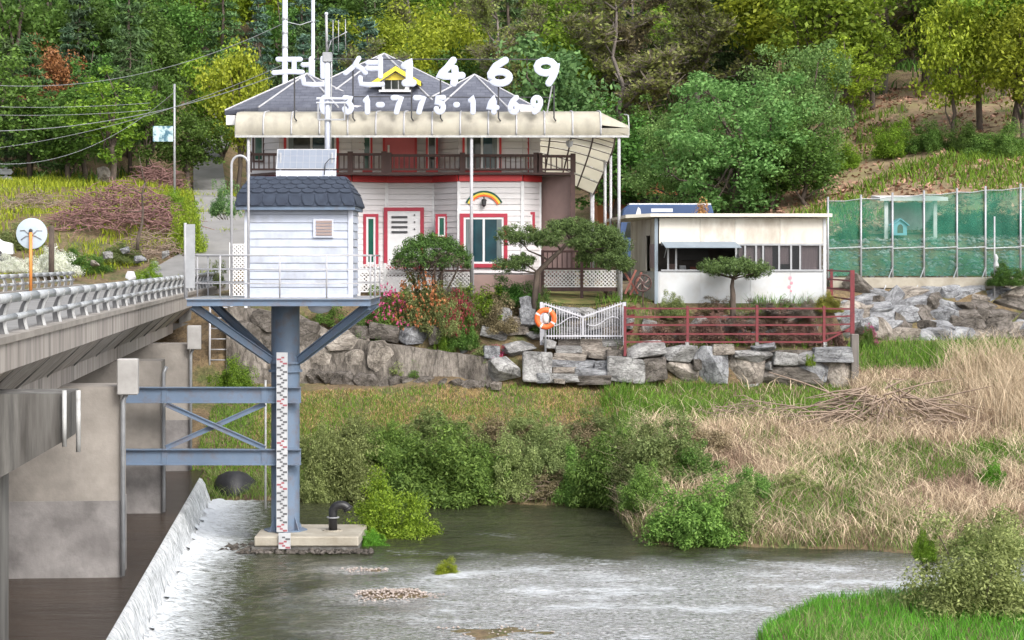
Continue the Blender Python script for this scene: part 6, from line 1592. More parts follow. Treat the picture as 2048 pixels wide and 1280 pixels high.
for a in ((890, 1000, 290, 175, 'bush_green', 'large rounded green bush overhanging the dark water, the tallest on the bank'),
          (690, 985, 190, 150, 'bush_olive', 'olive green bush on the bank right behind the steel column'),
          (1080, 965, 190, 125, 'bush_olive', 'greyish olive bush beside the large rounded bush'),
          (1215, 1000, 210, 160, 'bush_green', 'green bush at the water left of the reed bank corner'),
          (1330, 955, 210, 130, 'bush_olive', 'olive bush on the slope above the corner of the reed bank'),
          (1400, 1075, 235, 135, 'bush_green', 'low wide green bush at the corner of the reed bank'),
          (1500, 1000, 150, 80, 'bush_green', 'small green bush behind the low wide one on the reed bank'),
          (1590, 985, 120, 60, 'bush_olive', 'little olive bush in the dry reeds'),
          (640, 930, 120, 90, 'bush_olive', 'small olive bush in the grass beside the tie beams'),
          (780, 910, 150, 80, 'bush_green', 'small green bush up the bank behind the column'),
          (1000, 900, 170, 70, 'bush_dry', 'dry brownish bush in the middle of the bank'),
          (1170, 905, 150, 70, 'bush_dry', 'dry tan bush left of the green grass under the boulder wall'),
          (1260, 900, 150, 75, 'bush_olive', 'faded olive bush beneath the left part of the boulder wall'),
          (1100, 985, 130, 60, 'bush_dry', 'tangle of dead brown stems at the water edge')):
    bush(*a)
for a in ((1030, 985, 150, 120, 'bush_olive', 'olive bush between the tallest bank bush and the dead stems'), (1160, 1000, 130, 120, 'bush_green', 'green bush right of the dead stems at the water'), (1290, 960, 160, 120, 'bush_olive', 'pale olive bush above the dark corner bush'), (1385, 960, 150, 95, 'bush_green', 'green bush beside the reeds behind the low wide one'), (1470, 1060, 170, 110, 'bush_olive', 'olive bush leaning on the low wide green bush'), (940, 925, 170, 90, 'bush_olive', 'olive bush behind the tallest bank bush'), (1050, 880, 150, 70, 'bush_olive', 'olive bush above the dry brownish bush'), (1200, 880, 170, 75, 'bush_olive', 'olive bush up the bank beside the dry tan bush'), (820, 985, 170, 110, 'bush_green', 'green bush filling the gap left of the tallest bank bush'), (960, 985, 170, 120, 'bush_green', 'green bush against the right flank of the tallest bank bush'), (1290, 1010, 130, 100, 'bush_green', 'dark green bush tucked in the corner where the reed bank begins'), (720, 900, 170, 80, 'bush_olive', 'olive bush up the slope behind the yellow green river bush'), (880, 880, 190, 70, 'bush_olive', 'olive bush up the slope above the tallest bank bush'), (1130, 930, 150, 85, 'bush_olive', 'olive bush above the dead stems at the water'), (1390, 905, 150, 70, 'bush_dry', 'dry bush at the left edge of the reeds'), (640, 1000, 110, 90, 'bush_olive', 'olive bush at the water right behind the steel column foot')):
    bush(*a)
for k, (px, Y, w_, h_, kk, lb) in enumerate(((1790, 96, 120, 75, 'bush_bright', 'bright green shrub on the slope above the left end of the net'), (1860, 95, 120, 70, 'mid_green', 'mid green shrub on the slope above the shelter'), (1930, 94, 110, 70, 'mid_green', 'dark green shrub on the slope right of the shelter'), (2010, 92, 140, 70, 'bush_green', 'green shrub on the slope at the far end of the net'), (1690, 96, 100, 60, 'bush_bright', 'olive shrub at the foot of the litter slope'), (1900, 80.5, 120, 60, 'pine_dark', 'dark shrub behind the net right of the shelter'), (1985, 79.5, 130, 70, 'pine_dark', 'dark shrub behind the net by the white pipe'), (1700, 79, 90, 50, 'mid_green', 'green shrub behind the net left of the shelter'), (2060, 79.5, 110, 70, 'pine_dark', 'dark shrub behind the net at the picture edge'))):
    bush(px, 0, w_, h_, kk, lb, Y, None, 'shrub', BU[k % 3], 'shrub')
RUB = np.stack([rng.uniform(11.3, 26, 1500), rng.uniform(75, 79, 1500)], 1)
pebbles('rubble', 1500, lambda n: np.stack([RUB[:, 0], RUB[:, 1], TZ(RUB[:, 0], RUB[:, 1])], 1), .05, .2, K['granite'], 'grey rubble strewn on the bank behind the green net', 'rubble')
bush(770, 1080, 190, 130, 'bush_bright', 'bright yellow green bush in the river beside the footing slab', 50.6)
bush(742, 1088, 75, 48, 'grass_bright', 'small bright green tuft against the corner of the footing slab', 48.9, name='tuft')
bush(1965, 1285, 360, 225, 'bush_olive', 'dense green bush on the near bank beside the bright grass', 37.6, mesh=BUF)
bush(1850, 1150, 60, 62, 'bush_bright', 'small yellow green sprig sticking up beside the near bank bush', 38.2, dz=.9)
bush(1985, 1120, 170, 50, 'bush_green', 'low green bush at the water edge below the tall reeds', 47.6)
bush(895, 1150, 56, 34, 'grass_yellow', 'small grassy tuft growing on a stone in the shallows', 44.6, name='tuft', dz=.0)
bush(1985, 975, 75, 75, 'grass_bright', 'vivid green clump in the reeds on the right bank')
# ------------------------------------------------------------------ garden shrubs
def gbush(px, pb, w_, h_, k, lb, Y, name='shrub', **kw): return bush(px, pb, w_, h_, k, lb, Y, None, name, BU[rng.integers(4)], 'shrub', **kw)
def flowering(px, pb, w_, h_, leafk, flk, lb, Y, nfl=420):
    e_ = gbush(px, pb, w_, h_, leafk, lb, Y, 'azalea')
    r = np.random.default_rng(int(px)); d = rdir(nfl, r); d[:, 2] = np.abs(d[:, 2]); d[:, 1] = -np.abs(d[:, 1]) * 1.0
    P = d * r.uniform(.72, 1.08, (nfl, 1)) * np.array([.95, .95, .92])
    cl = r.integers(8, size=nfl); off = rdir(8, r); keep = (d @ off[0] > -.2) | (r.random(nfl) < .4)
    P = P[keep]; V, Fq = leaf_cloud(P, np.full(len(P), .05), 4, .032, r, 1, .8, .4)
    o = bpy.data.objects.new('blossom', fastmesh('blossom', V, Fq)); COL.objects.link(o); o.parent = e_; setmat(o, LM[flk])
    return e_
flowering(775, 640, 120, 72, 'mid_green', 'azalea_pink', 'green shrub with a few pale pink flowers at the platform end', 66.9, 120)
flowering(845, 632, 130, 88, 'bush_olive', 'azalea_orange', 'orange flowering azalea below the round yew', 66.8, 420)
flowering(905, 645, 100, 70, 'bush_olive', 'azalea_red', 'red flowering azalea in the middle of the garden bank', 66.5, 700)
flowering(920, 610, 70, 40, 'mid_green', 'azalea_pink', 'magenta flowering azalea above the red one', 66.9, 300)
flowering(928, 672, 80, 52, 'mid_green', 'azalea_orange', 'small orange flowering azalea hanging over the concrete wall', 66.2, 220)
flowering(993, 697, 60, 34, 'azalea_red', 'azalea_pink', 'small bright pink azalea among the entrance boulders', 65.4, 300)
flowering(1737, 678, 42, 58, 'mid_green', 'azalea_pink', 'magenta azalea at the left end of the rough rock wall', 70.6, 420)
gbush(965, 620, 110, 62, 'bush_bright', 'bright green shrub left of the leaning pine', 66.7)
gbush(1020, 590, 120, 45, 'green', 'low green hedge plant under the leaning pine', 67.3)
gbush(890, 690, 52, 66, 'bush_bright', 'fresh green fern clump on the boulder edge above the concrete wall', 65.95)
gbush(790, 665, 90, 45, 'bush_olive', 'olive green shrub spilling over the retaining wall by the dark boulder', 66.0, dz=-.25)
gbush(850, 672, 70, 40, 'mid_green', 'mid green shrub spilling over the retaining wall below the orange azalea', 65.95, dz=-.25)
gbush(960, 690, 70, 42, 'bush_olive', 'olive green shrub spilling over the low end of the retaining wall', 65.5, dz=-.1)
gbush(660, 655, 90, 40, 'mid_green', 'mid green shrub on the retaining wall top behind the tower brace', 66.9, dz=-.1)
gbush(740, 645, 80, 60, 'yew', 'dark green shrub below the platform end', 66.6)
gbush(1000, 648, 110, 60, 'bush_dry', 'dry brown shrub among the rocks left of the life ring', 66.4)
gbush(1095, 602, 78, 62, 'yew', 'dark green clipped ball shrub at the foot of the leaning pine', 66.3, dz=.12)
gbush(1345, 650, 80, 55, 'bush_olive', 'olive shrub inside the red fence by the kiosk corner', 66.3)
gbush(1430, 625, 90, 35, 'bush_dry', 'dry brown low shrub inside the red fence under the flat topped pine', 66.5)
gbush(1540, 630, 150, 36, 'twigs', 'wide bare twiggy shrub row inside the red fence', 66.4)
gbush(1655, 615, 72, 42, 'azalea_leaf', 'yellow leaved shrub at the kiosk end behind the red fence', 66.5)
gbush(1610, 628, 80, 34, 'twigs', 'brown leafless shrub left of the yellow leaved one', 66.3)
gbush(1480, 628, 110, 34, 'twigs', 'leafless brown shrub below the flat topped pine trunk', 66.2)
for k, (px, w_, h_, Yb, lb) in enumerate(((1310, 90, 42, 66.0, 'by the gate post'), (1370, 80, 38, 65.8, 'behind the second fence post'), (1425, 90, 42, 66.05, 'under the flat topped pine'), (1485, 90, 42, 65.95, 'right of the flat topped pine trunk'), (1550, 100, 44, 66.0, 'behind the middle fence bay'), (1610, 90, 40, 65.9, 'left of the yellow leaved shrub'), (1665, 60, 36, 65.8, 'at the right fence corner'))):
    gbush(px, 0, w_ * 1.1, h_ * 1.5, 'twig_bush', 'reddish brown twiggy shrub inside the red fence ' + lb, Yb, dz=.0)
gbush(1620, 722, 28, 26, 'bush_bright', 'small green weed sprouting from the boulder wall', 64.55, dz=.75)
gbush(2010, 604, 90, 46, 'mid_green', 'green shrub topping the rough rock wall', 73.2, dz=.5)
gbush(1385, 428, 140, 170, 'orange_leaf', 'orange brown shrub showing over the kiosk roof', 81)
# round yew with bare multi stem underside
yw = thing('yew_tree', W(862, 575, 67.3), 'clipped mushroom shaped dark yew in front of the front door', 'tree')
yw.location.z = tz(XX(862, 67.3), 67.3); ORIG[yw.name] = yw.location.copy()
r = np.random.default_rng(5); mb = MB()
hz = ZZ(528, 67.3) - yw.location.z
for k in range(9):
    a = 2 * math.pi * k / 9; limb(mb, (.1 * math.cos(a), .1 * math.sin(a), -.1), (1.0 * math.cos(a) * r.uniform(.5, 1), 1.0 * math.sin(a) * r.uniform(.5, 1), hz * .95), .07, .02, r, 4, .07)
o = link('trunk', mesh_of(mb, K['bark']), yw)
d = rdir(260, r); d[:, 2] = np.abs(d[:, 2]) * 1.1 - .08
C = d * np.array([1.28, 1.2, .98]) * (.82 + .2 * r.random((260, 1))) + np.array([0, 0, hz])
V, Fq = leaf_cloud(C, r.uniform(.12, .2, 260), 85, .032, r, .8, .5, .3); o = link('crown', fastmesh('crown', V, Fq), yw); setmat(o, LM['yew'])
C = np.stack([r.normal(size=120) * .5, -.5 - np.abs(r.normal(size=120)) * .4, hz + .05 + r.normal(size=120) * .16], 1)
V, Fq = leaf_cloud(C, np.full(120, .2), 26, .05, r, .8, .25, .0); o = link('inner_twigs', fastmesh('inner_twigs', V, Fq), yw); setmat(o, LM['yew_under'])
# leaning pine with foliage pads
def pine(name, base_px, base_py, Y, trunk, pads, label, mk='pine_garden', per=55, leaf=.042):
    b0 = W(base_px, base_py, Y); b0.z = tz(b0.x, Y)
    th = thing(name, b0, label, 'tree'); r = np.random.default_rng(int(base_px)); mb = MB()
    tp = [np.array(W(a, c, Y + d_)) - np.array(b0) for a, c, d_ in trunk]; tp[0][2] = -.2
    mb.tube(tp, [.11 - .06 * i / (len(tp) - 1) for i in range(len(tp))], 8)
    C, R = [], []
    for (a, c, w_, h_, d_) in pads:
        w_ *= 1.2; h_ *= 1.2
        p = np.array(W(a, c, Y + d_)) - np.array(b0); j = min(range(1, len(tp)), key=lambda q: np.linalg.norm(tp[q] - p))
        limb(mb, tp[j], p - np.array([0, 0, h_ / F * Y * .3]), .04, .012, r, 4, .08)
        n = int(w_ * h_ / 42) + 6
        for _ in range(n):
            dd = rdir(1, r)[0] * r.random() ** .4
            C.append(p + dd * np.array([w_ / 2, w_ / 2.2, h_ / 2]) / F * Y * .9); R.append(r.uniform(.09, .17))
    o = link('trunk', mesh_of(mb, K['bark']), th)
    V, Fq = leaf_cloud(np.array(C), np.array(R), per, leaf, r, .8, .28, .4)
    o = link('crown', fastmesh('crown', V, Fq), th); setmat(o, LM[mk]); return th
pine('leaning_pine', 1062, 580, 66.4, [(1062, 580, 0), (1075, 545, 0), (1098, 522, 0), (1122, 500, 0), (1140, 480, .1)],
     [(1040, 470, 95, 40, -.2), (1095, 475, 70, 36, -.5), (1150, 455, 120, 36, .2), (1205, 470, 80, 40, .1), (1235, 490, 60, 40, -.1), (1225, 520, 70, 36, -.3), (1180, 510, 60, 28, .3), (1020, 530, 70, 28, -.2), (1045, 520, 50, 24, -.4), (1250, 528, 36, 26, .2), (1120, 448, 50, 24, .3), (1165, 485, 60, 28, -.4)],
     'sprawling garden pine leaning right on a bent trunk beside the lattice railing')
pine('flat_pine', 1466, 612, 65.9, [(1466, 612, 0), (1466, 590, 0), (1464, 572, 0), (1466, 556, 0)],
     [(1420, 533, 44, 24, 0), (1450, 528, 56, 26, .3), (1485, 530, 60, 26, -.3), (1520, 537, 50, 28, 0), (1470, 538, 60, 20, -.5), (1500, 545, 40, 20, .4), (1440, 540, 44, 20, -.2)],
     'small flat topped pine on a forked trunk in front of the kiosk')
# left bank
bush(300, 545, 70, 55, 'bush_bright', 'bright green round bush at the roadside left of the bridge end', 93, dz=-.1)
bush(372, 480, 85, 125, 'grass_yellow', 'yellow flowering roadside bank vegetation beside the climbing road', 100)
bush(345, 420, 100, 60, 'lime', 'lime green scrub on top of the roadside bank', 108)
bush(150, 520, 130, 50, 'bush_green', 'green scrub behind the white blossom bush', 96)
bush(240, 500, 120, 45, 'bush_olive', 'olive scrub below the red brown twig heap', 98)
bush(40, 470, 120, 50, 'bush_olive', 'olive scrub behind the round traffic mirror', 100)
bush(105, 548, 105, 62, 'white_flower', 'white blossoming bush behind the far guard railing', 93, name='blossom_bush', dz=.2)
bush(20, 545, 70, 36, 'white_flower', 'low white flower mound at the far left behind the railing', 92, dz=.3)
bush(450, 380, 80, 80, 'pale_green', 'pale green leafy bush beside the road next to the guest house corner', 92, dz=3.4, mesh=BU[3])
bush(432, 500, 50, 60, 'bush_olive', 'sparse olive bush behind the platform gate panel', 84, dz=.3, mesh=BU[3])
bush(470, 760, 110, 90, 'bush_bright', 'bright green scrub at the foot of the ladder', 65.0)
bush(600, 640, 60, 30, 'mid_green', 'little green weed on the retaining wall top under the platform', 66.8)
# ------------------------------------------------------------------ grass and reeds
def blades(name, P, hgt, wd, lean, mt, label, cat='grass', seg=2):
    n = len(P); r = rng
    a = r.uniform(0, 2 * math.pi, n); L = hgt * r.uniform(.55, 1.25, n); ln = lean * r.uniform(.2, 1.3, n) * L
    dx, dy = np.cos(a), np.sin(a); wx, wy = np.cos(a + 1.57) * wd / 2, np.sin(a + 1.57) * wd / 2
    f2 = r.uniform(0, 2 * math.pi, n); wx, wy = np.cos(f2) * wd / 2, np.sin(f2) * wd / 2
    lv = []
    for t, ww in ((0, 1), (.55, .8), (1, .15)):
        cx_ = P[:, 0] + dx * ln * t * t; cy_ = P[:, 1] + dy * ln * t * t; cz_ = P[:, 2] - .03 + L * t * (1 - .25 * lean * t)
        lv.append(np.stack([cx_ - wx * ww, cy_ - wy * ww, cz_], 1)); lv.append(np.stack([cx_ + wx * ww, cy_ + wy * ww, cz_], 1))
    V = np.stack(lv, 1).reshape(-1, 3); b0 = (np.arange(n) * 6)[:, None]
    Fq = np.concatenate([b0 + np.array([[0, 1, 3, 2]]), b0 + np.array([[2, 3, 5, 4]])])
    me = fastmesh(name, V, Fq); me.materials.append(mt)
    return meta(link(name, me), label, cat, kind='stuff')
def scatter(n, x0, x1, y0, y1, fn, zmin=.03):
    out = np.zeros((0, 3))
    for _ in range(40):
        X = rng.uniform(x0, x1, n); Y = rng.uniform(y0, y1, n); Z = TZ(X, Y)
        k = (rng.random(n) < fn(X, Y)) & (Z > zmin)
        out = np.concatenate([out, np.stack([X, Y, Z], 1)[k]])
        if len(out) >= n: break
    return out[:n]
def pxy(X, Y): return 1024 + X / Y * F
nz = lambda X, Y, s=.5, o=0: fbm(X * s + o, Y * s + o * 2)
blades('dry_reeds', scatter(36000, 2.6, 15, 47, 66, lambda X, Y: np.clip((nz(X, Y, .45) - .30) * 4, .12, 1) * (pxy(X, Y) > 1230) * np.where((Y > 60) & (X < 10.8), .12, 1)), .36, .020, .9, LM['dry_dull'], 'pale dry reeds matted over the right river bank', 'reeds')
blades('arching_reeds', scatter(13000, 2.6, 15, 47.2, 65, lambda X, Y: np.clip((nz(X, Y, .7, 21) - .35) * 4, .05, 1) * (pxy(X, Y) > 1230) * np.where((Y > 60) & (X < 10.8), .1, 1)), .72, .018, 1.1, LM['dry_grass'], 'pale arching dead reed stalks over the matted bank', 'reeds')
blades('tall_reeds', scatter(5200, 12.5, 19, 56, 66, lambda X, Y: np.clip((X - 13.2) / 1.8, 0, 1) * np.clip((nz(X, Y, .8, 3) - .35) * 5, 0, 1)), 1.5, .020, .6, LM['dry_grass'], 'tall standing tan reeds at the right below the rock wall', 'reeds')
blades('bank_grass', scatter(44000, -9.5, 10.8, 57.5, 65, lambda X, Y: np.where(X < -3.3, np.clip(1.5 - (Y - 63.2) * .7, .1, 1), np.where(X > 3.4, np.clip((Y - 58) * .4, .1, 1), np.clip((nz(X, Y, .6) - .42) * 4, .05, .7)))), .19, .020, .6, LM['grass'], 'green grass growing on the river bank under the walls')
blades('reed_undergrowth', scatter(32000, 2.8, 18, 47.3, 71.5, lambda X, Y: np.clip((nz(X, Y, .33, 11) - .47) * 6, 0, 1) + (Y > 66) * .5 * (X > 11)), .40, .022, .6, LM['grass'], 'green grass shoots among the dry reeds of the right bank')
blades('golden_grass', scatter(24000, -8, 4.5, 60.5, 65, lambda X, Y: np.clip((Y - 61) * .5, .1, 1) * np.clip((nz(X, Y, .8, 5) - .3) * 3, .1, 1)), .13, .022, .9, LM['dry_gold'], 'short golden dry grass below the stone steps and concrete wall')
blades('water_edge_grass', scatter(7000, -8.8, 14, 46.8, 60, lambda X, Y: (TZ(X, Y) < .55) * 1.0, -.02), .38, .020, .8, LM['bush_olive'], 'drooping olive grass fringe along the far water edge')
blades('near_bank_grass', scatter(26000, 3.8, 14, 30, 42, lambda X, Y: (Y < near_edge(X) + .1) * 1.0, -.05), .26, .014, .5, LM['grass_bright'], 'bright green grass on the near river bank')
blades('meadow_grass', scatter(16000, -36, -14, 94, 124, lambda X, Y: np.clip((nz(X, Y, .25, 2) - .3) * 3, .1, 1) * ((Y > 110) | (nz(X, Y, .3, 8) > .5))), .45, .05, .5, LM['grass_yellow'], 'bright meadow grass on the left bank above the road')
blades('lawn_grass', scatter(4500, -.8, 4.6, 66.9, 68.3, lambda X, Y: np.clip((nz(X, Y, 1.2) - .25) * 3, .2, 1)), .05, .02, .5, LM['dry_gold'], 'short tan lawn grass in front of the lattice railing')
blades('slope_scrub', scatter(9000, 12, 34, 82, 112, lambda X, Y: np.clip((nz(X, Y, .22, 6) - .5) * 6, 0, 1)), .5, .06, .5, LM['lime'], 'sparse green undergrowth on the brown litter slope')
blades('forest_floor', scatter(16000, -45, 45, 112, 160, lambda X, Y: np.clip((nz(X, Y, .15, 9) - .35) * 4, 0, 1) * ((X < -22) | (X > -13) | (Y > 138))), .8, .10, .7, LM['mid_green'], 'green undergrowth on the forest floor', 'undergrowth')
LP = scatter(14000, 11, 36, 80, 114, lambda X, Y: np.clip((nz(X, Y, .2, 4) - .2) * 3, .2, 1))
LN = rdir(len(LP)); LN[:, 2] = np.abs(LN[:, 2]) + .6; LN /= np.linalg.norm(LN, axis=1, keepdims=True)
LT = np.cross(LN, rdir(len(LP))); LT /= np.linalg.norm(LT, axis=1, keepdims=True)
LS = rng.uniform(.06, .2, len(LP)); LV, LF = quads(LP + np.array([0, 0, .1]), LN, LT, LS, LS * .55)
me = fastmesh('fallen_leaves', LV, LF); me.materials.append(LM['litter']); meta(link('fallen_leaves', me), 'brown fallen leaves covering the slope above the green net', 'leaves', kind='stuff')
blades('near_bank_weeds', scatter(3500, 3.8, 14, 30, 42, lambda X, Y: (Y < near_edge(X) + .1) * np.clip((nz(X, Y, 1.1, 3) - .45) * 5, 0, 1), -.05), .36, .016, .7, LM['bush_olive'], 'longer olive weeds mixed into the near bank grass')
# ------------------------------------------------------------------ twig heaps
def heap(px, pb, w_, h_, n, mt, label, Y, name='twig_heap', rad=.02, llen=1.4, droop=False, r3=1.0):
    x = XX(px, Y); z = tz(x, Y) - .1; W_, H_ = w_ / F * Y / 2, h_ / F * Y; r = np.random.default_rng(int(px) + 3); mb = MB()
    for _ in range(n):
        a = r.uniform(0, 6.28); q = r.random() ** .5; c = np.array([x + W_ * q * math.cos(a), Y + W_ * .6 * q * math.sin(a), z + H_ * (1 - q * q) * r.random() ** .6])
        d = rdir(1, r)[0] * np.array([1, .8, .45]); L = llen * r.uniform(.4, 1)
        if droop: d = np.array([math.cos(a), math.sin(a) * .5, -.35]) + r.normal(size=3) * .3
        e_ = c + d * L; md = (c + e_) / 2 + r.normal(size=3) * .08 * L; md[2] += .06 * L
        e_[2] = max(e_[2], tz(e_[0], e_[1]) + .02)
        mb.tube([c, md, e_], [rad, rad * .8, rad * .35], 4, False)
    o = obj(name, mb, mt, None, True); meta(o, label, 'twig heap'); return o
heap(1765, 890, 230, 95, 240, K['twig'], 'fallen heap of bare branches on the grass below the boulder wall corner', 59.5, 'branch_heap', .028, 2.2, True)
heap(1500, 850, 230, 40, 160, K['twig'], 'low tangle of dead stems in the grass below the middle boulder wall', 61, 'branch_heap', .014, 1.1)
heap(240, 460, 280, 105, 900, K['twig_red'], 'large red brown heap of pruned twigs on the left bank', 104, 'twig_heap', .028, 1.8)
heap(310, 350, 110, 60, 420, K['twig_red'], 'dark red brown twig heap under the small blue sign', 117, 'twig_heap', .028, 1.6)
heap(300, 500, 150, 60, 260, K['twig'], 'pale tan heap of sticks beside the road bank', 99, 'twig_heap', .024, 1.3)
heap(70, 420, 130, 45, 260, K['twig'], 'pale dry brush strip below the meadow grass', 108, 'twig_heap', .022, 1.3)
heap(1080, 985, 150, 40, 160, K['twig'], 'dead stems caught at the water edge below the bushes', 57.6, 'branch_heap', .012, .7)
heap(640, 1098, 90, 10, 60, K['twig_red'], 'driftwood twigs caught against the footing slab', 47.7, 'driftwood', .012, .5)
# ------------------------------------------------------------------ left bank objects
mr = thing('traffic_mirror', B(74, 10.5, DT), 'round traffic mirror seen from behind on an orange post beside the far railing', 'mirror')
mc = W(67, 467, B(74, 10.5, 0).y); mc.x = B(74, 10.5, 0).x
rad_ = 31 / F * mc.y
obj('disc', MB().lathe(tuple(mc + Vector((0, 0, 0))), [(rad_ * .96, .0), (rad_, -.02), (rad_, -.06), (rad_ * .93, -.07), (rad_ * .6, -.10), (.05, -.12)], 32, 'Y'), K['mirror_back'], mr, True, angle=35)
for s_ in (-1, 1):
    obj('bracket_arm', MB().tube([mc + Vector((0, -.13, -.1)), mc + Vector((s_ * .22, -.14, .12)), mc + Vector((s_ * .4, -.1, .1))], .018, 6), K['grey_metal'], mr, True)
    obj('bracket_arm', MB().tube([mc + Vector((0, -.13, -.05)), mc + Vector((s_ * .2, -.14, -.1)), mc + Vector((s_ * .36, -.1, -.22))], .018, 6), K['grey_metal'], mr, True)
obj('post', MB().cyl(mc.x, mc.y - .2, DT, mc.z + .05, .06, 10), K['orange_post'], mr, True)
obj('post_cap', MB().lathe((mc.x, mc.y - .2, mc.z + .05), [(.07, 0), (.07, .08), (.02, .12)], 10), K['dark_metal'], mr)
x = XX(103, 92); o = obj('dark_post', MB().tube([(x, 92, tz(x, 92) - .2), (x, 92, ZZ(452, 92))], .13, 8), K['bark'], None, True); meta(o, 'dark wooden post beside the white blossom bush', 'post')
# car at the far left
def car(px, py, Y, rot, label, paint, name='parked_car', sc=1):
    x = XX(px, Y); z = tz(x, Y); th = thing(name, (x, Y, z), label, 'car')
    prof = [(-2.1, .35), (-2.15, .75), (-1.9, .95), (-1.1, 1.05), (-.5, 1.5), (.9, 1.52), (1.6, 1.05), (2.05, .95), (2.1, .4)]
    obj('body', MB().prism([(x + a, Y - .8, z + c) for a, c in prof], (0, 1.6, 0)), paint, th, bevel=.05)
    obj('side_glass', MB().prism([(x - .95, Y - .81, z + 1.06), (x - .48, Y - .81, z + 1.43), (x + .85, Y - .81, z + 1.44), (x + 1.4, Y - .81, z + 1.06)], (0, .03, 0)), K['dark_glass'], th)
    obj('windscreen', MB().prism([(x - 1.08, Y - .7, z + 1.08), (x - .52, Y - .7, z + 1.5), (x - .54, Y + .7, z + 1.5), (x - 1.1, Y + .7, z + 1.08)], (-.02, 0, .02)), K['dark_glass'], th)
    for a in (-1.3, 1.3):
        for yy in (-.82, .82):
            wl = obj('wheel', MB().lathe((x + a, Y + yy - .1, z + .33), [(.2, 0), (.33, .02), (.33, .18), (.2, .2)], 18, 'Y'), K['black_rubber'], th)
            obj('rim', MB().lathe((x + a, Y + yy - .11, z + .33), [(.19, 0), (.19, .22)], 14, 'Y'), K['grey_metal'], wl)
    for yy in (-.6, .6): obj('headlight', MB().box(x - 2.17, x - 2.1, Y + yy - .15, Y + yy + .15, z + .62, z + .78), K['white'], th)
    th.rotation_euler = (0, 0, rot); th.scale = (sc,) * 3
    return th
car(-62, 470, 97, .2, 'white car cut by the left picture edge behind the traffic mirror', K['white_car'])
# guardrail on the meadow
gr = thing('road_guardrail', W(5, 366, 118), 'short grey corrugated guardrail above the meadow grass', 'guardrail')
for k in range(2): obj('beam', MB().prism([W(-40, 336 + k * 15, 118), W(22, 338 + k * 15, 118), W(26, 344 + k * 15, 118), W(22, 349 + k * 15, 118), W(-40, 348 + k * 15, 118)], (0, .06, 0)), K['grey_metal'], gr)
for px in (-30, 12): obj('post', MB().box(XX(px, 118.1) - .07, XX(px, 118.1) + .07, 118.08, 118.2, tz(XX(px, 118), 118) - .3, ZZ(334, 118)), K['grey_metal'], gr)
# white block by the road
o = stone(None, W(262, 552, 91), (.5, .4, .45), 'white', 'white_block', .1); meta(o, 'white painted block at the roadside by the bridge end', 'block')
for k, (px, py, s_) in enumerate(((215, 510, .5), (280, 520, .6), (190, 525, .45), (330, 510, .5), (250, 500, .5), (210, 350, 1.2), (310, 528, .4))):
    Y = 95 if py > 400 else 116
    o = stone(None, W(px, py, Y), (s_, s_ * .8, s_ * .75), ['granite', 'granite_blue', 'granite_warm'][k % 3], 'bank_stone', .3)
    meta(o, 'grey field stone lying on the left roadside bank' if k != 5 else 'large pale stone at the wood edge beside the dark twig heap', 'stone', 'field stones on the left bank' if k != 5 else None)
# bare sapling on the bank
mb = MB(); r = np.random.default_rng(9); b0 = W(275, 500, 97)
tp = limb(mb, b0, W(290, 365, 97), .09, .03, r, 5, .03)
for k in range(8): limb(mb, tp[2 + k % 4], np.array(tp[2 + k % 4]) + rdir(1, r)[0] * np.array([.9, .5, .9]) + np.array([0, 0, .4]), .035, .012, r, 3, .05)
o = obj('bare_sapling', mb, K['bark'], None, True); meta(o, 'dark bare sapling in front of the red brown twig heap', 'tree')
# poles, sign, wires
def pole(px, Y, ptop, rad, label, name='utility_pole', mt='hut_trim'):
    x = XX(px, Y); th = thing(name, (x, Y, tz(x, Y)), label, 'pole')
    obj('shaft', MB().tube([(x, Y, tz(x, Y) - .3), (x, Y, ZZ(ptop, Y))], [rad, rad * .85], 12), K[mt], th, True); return th
p1 = pole(570, 82, -60, .125, 'thicker pale concrete utility pole behind the first sign letter')
for k in range(3): obj('band', MB().lathe((XX(570, 82), 82, ZZ(40 + k * 28, 82)), [(.135, 0), (.135, .08)], 12), K['grey_metal'], p1)
p2 = pole(626, 83, -60, .085, 'thinner pale metal pole right of the concrete utility pole')
obj('band', MB().lathe((XX(626, 83), 83, ZZ(45, 83)), [(.095, 0), (.095, .06)], 12), K['grey_metal'], p2)
p3 = pole(349, 112, 168, .07, 'slim grey pole carrying the small blue sign at the wood edge', 'sign_pole', 'grey_metal')
sgn = thing('small_sign', W(327, 285, 111.8), 'small blue and white notice board fixed beside the slim grey pole', 'sign')
obj('board', MB().box(XX(306, 111.8), XX(346, 111.8), 111.78, 111.84, ZZ(283, 111.8), ZZ(252, 111.8)), K['signboard'], sgn)
obj('arm', MB().tube([W(344, 256, 111.9), W(349, 256, 112)], .03, 6), K['grey_metal'], sgn); obj('arm', MB().tube([W(344, 279, 111.9), W(349, 279, 112)], .03, 6), K['grey_metal'], sgn)
def wire(pts, rad=.022, lab='thin overhead wire sagging from the left towards the concrete pole'):
    o = obj('overhead_wire', MB().tube(pts, rad, 5, False), K['galv'], None, True); meta(o, lab, 'wire', 'overhead wires at the left'); return o
def wline(p, rad=.02):
    P = np.array(p, float); t = np.linspace(0, 1, 24)
    X = np.interp(t, np.linspace(0, 1, len(P)), P[:, 0]); co = np.polyfit(P[:, 0], P[:, 1], 2 if len(P) > 2 else 1); Yp = np.polyval(co, X)
    D = np.linspace(96, 82, 24) if P[-1, 0] > 500 else np.linspace(98, 92, 24)
    return wire([W(a, c, d) for a, c, d in zip(X, Yp, D)], rad * .62)
wline([(-60, 166), (140, 170), (330, 135), (565, 48)], .022)
wline([(-60, 262), (200, 245), (400, 200), (568, 145)], .028)
wline([(-60, 300), (100, 285), (300, 225), (568, 130)], .02)
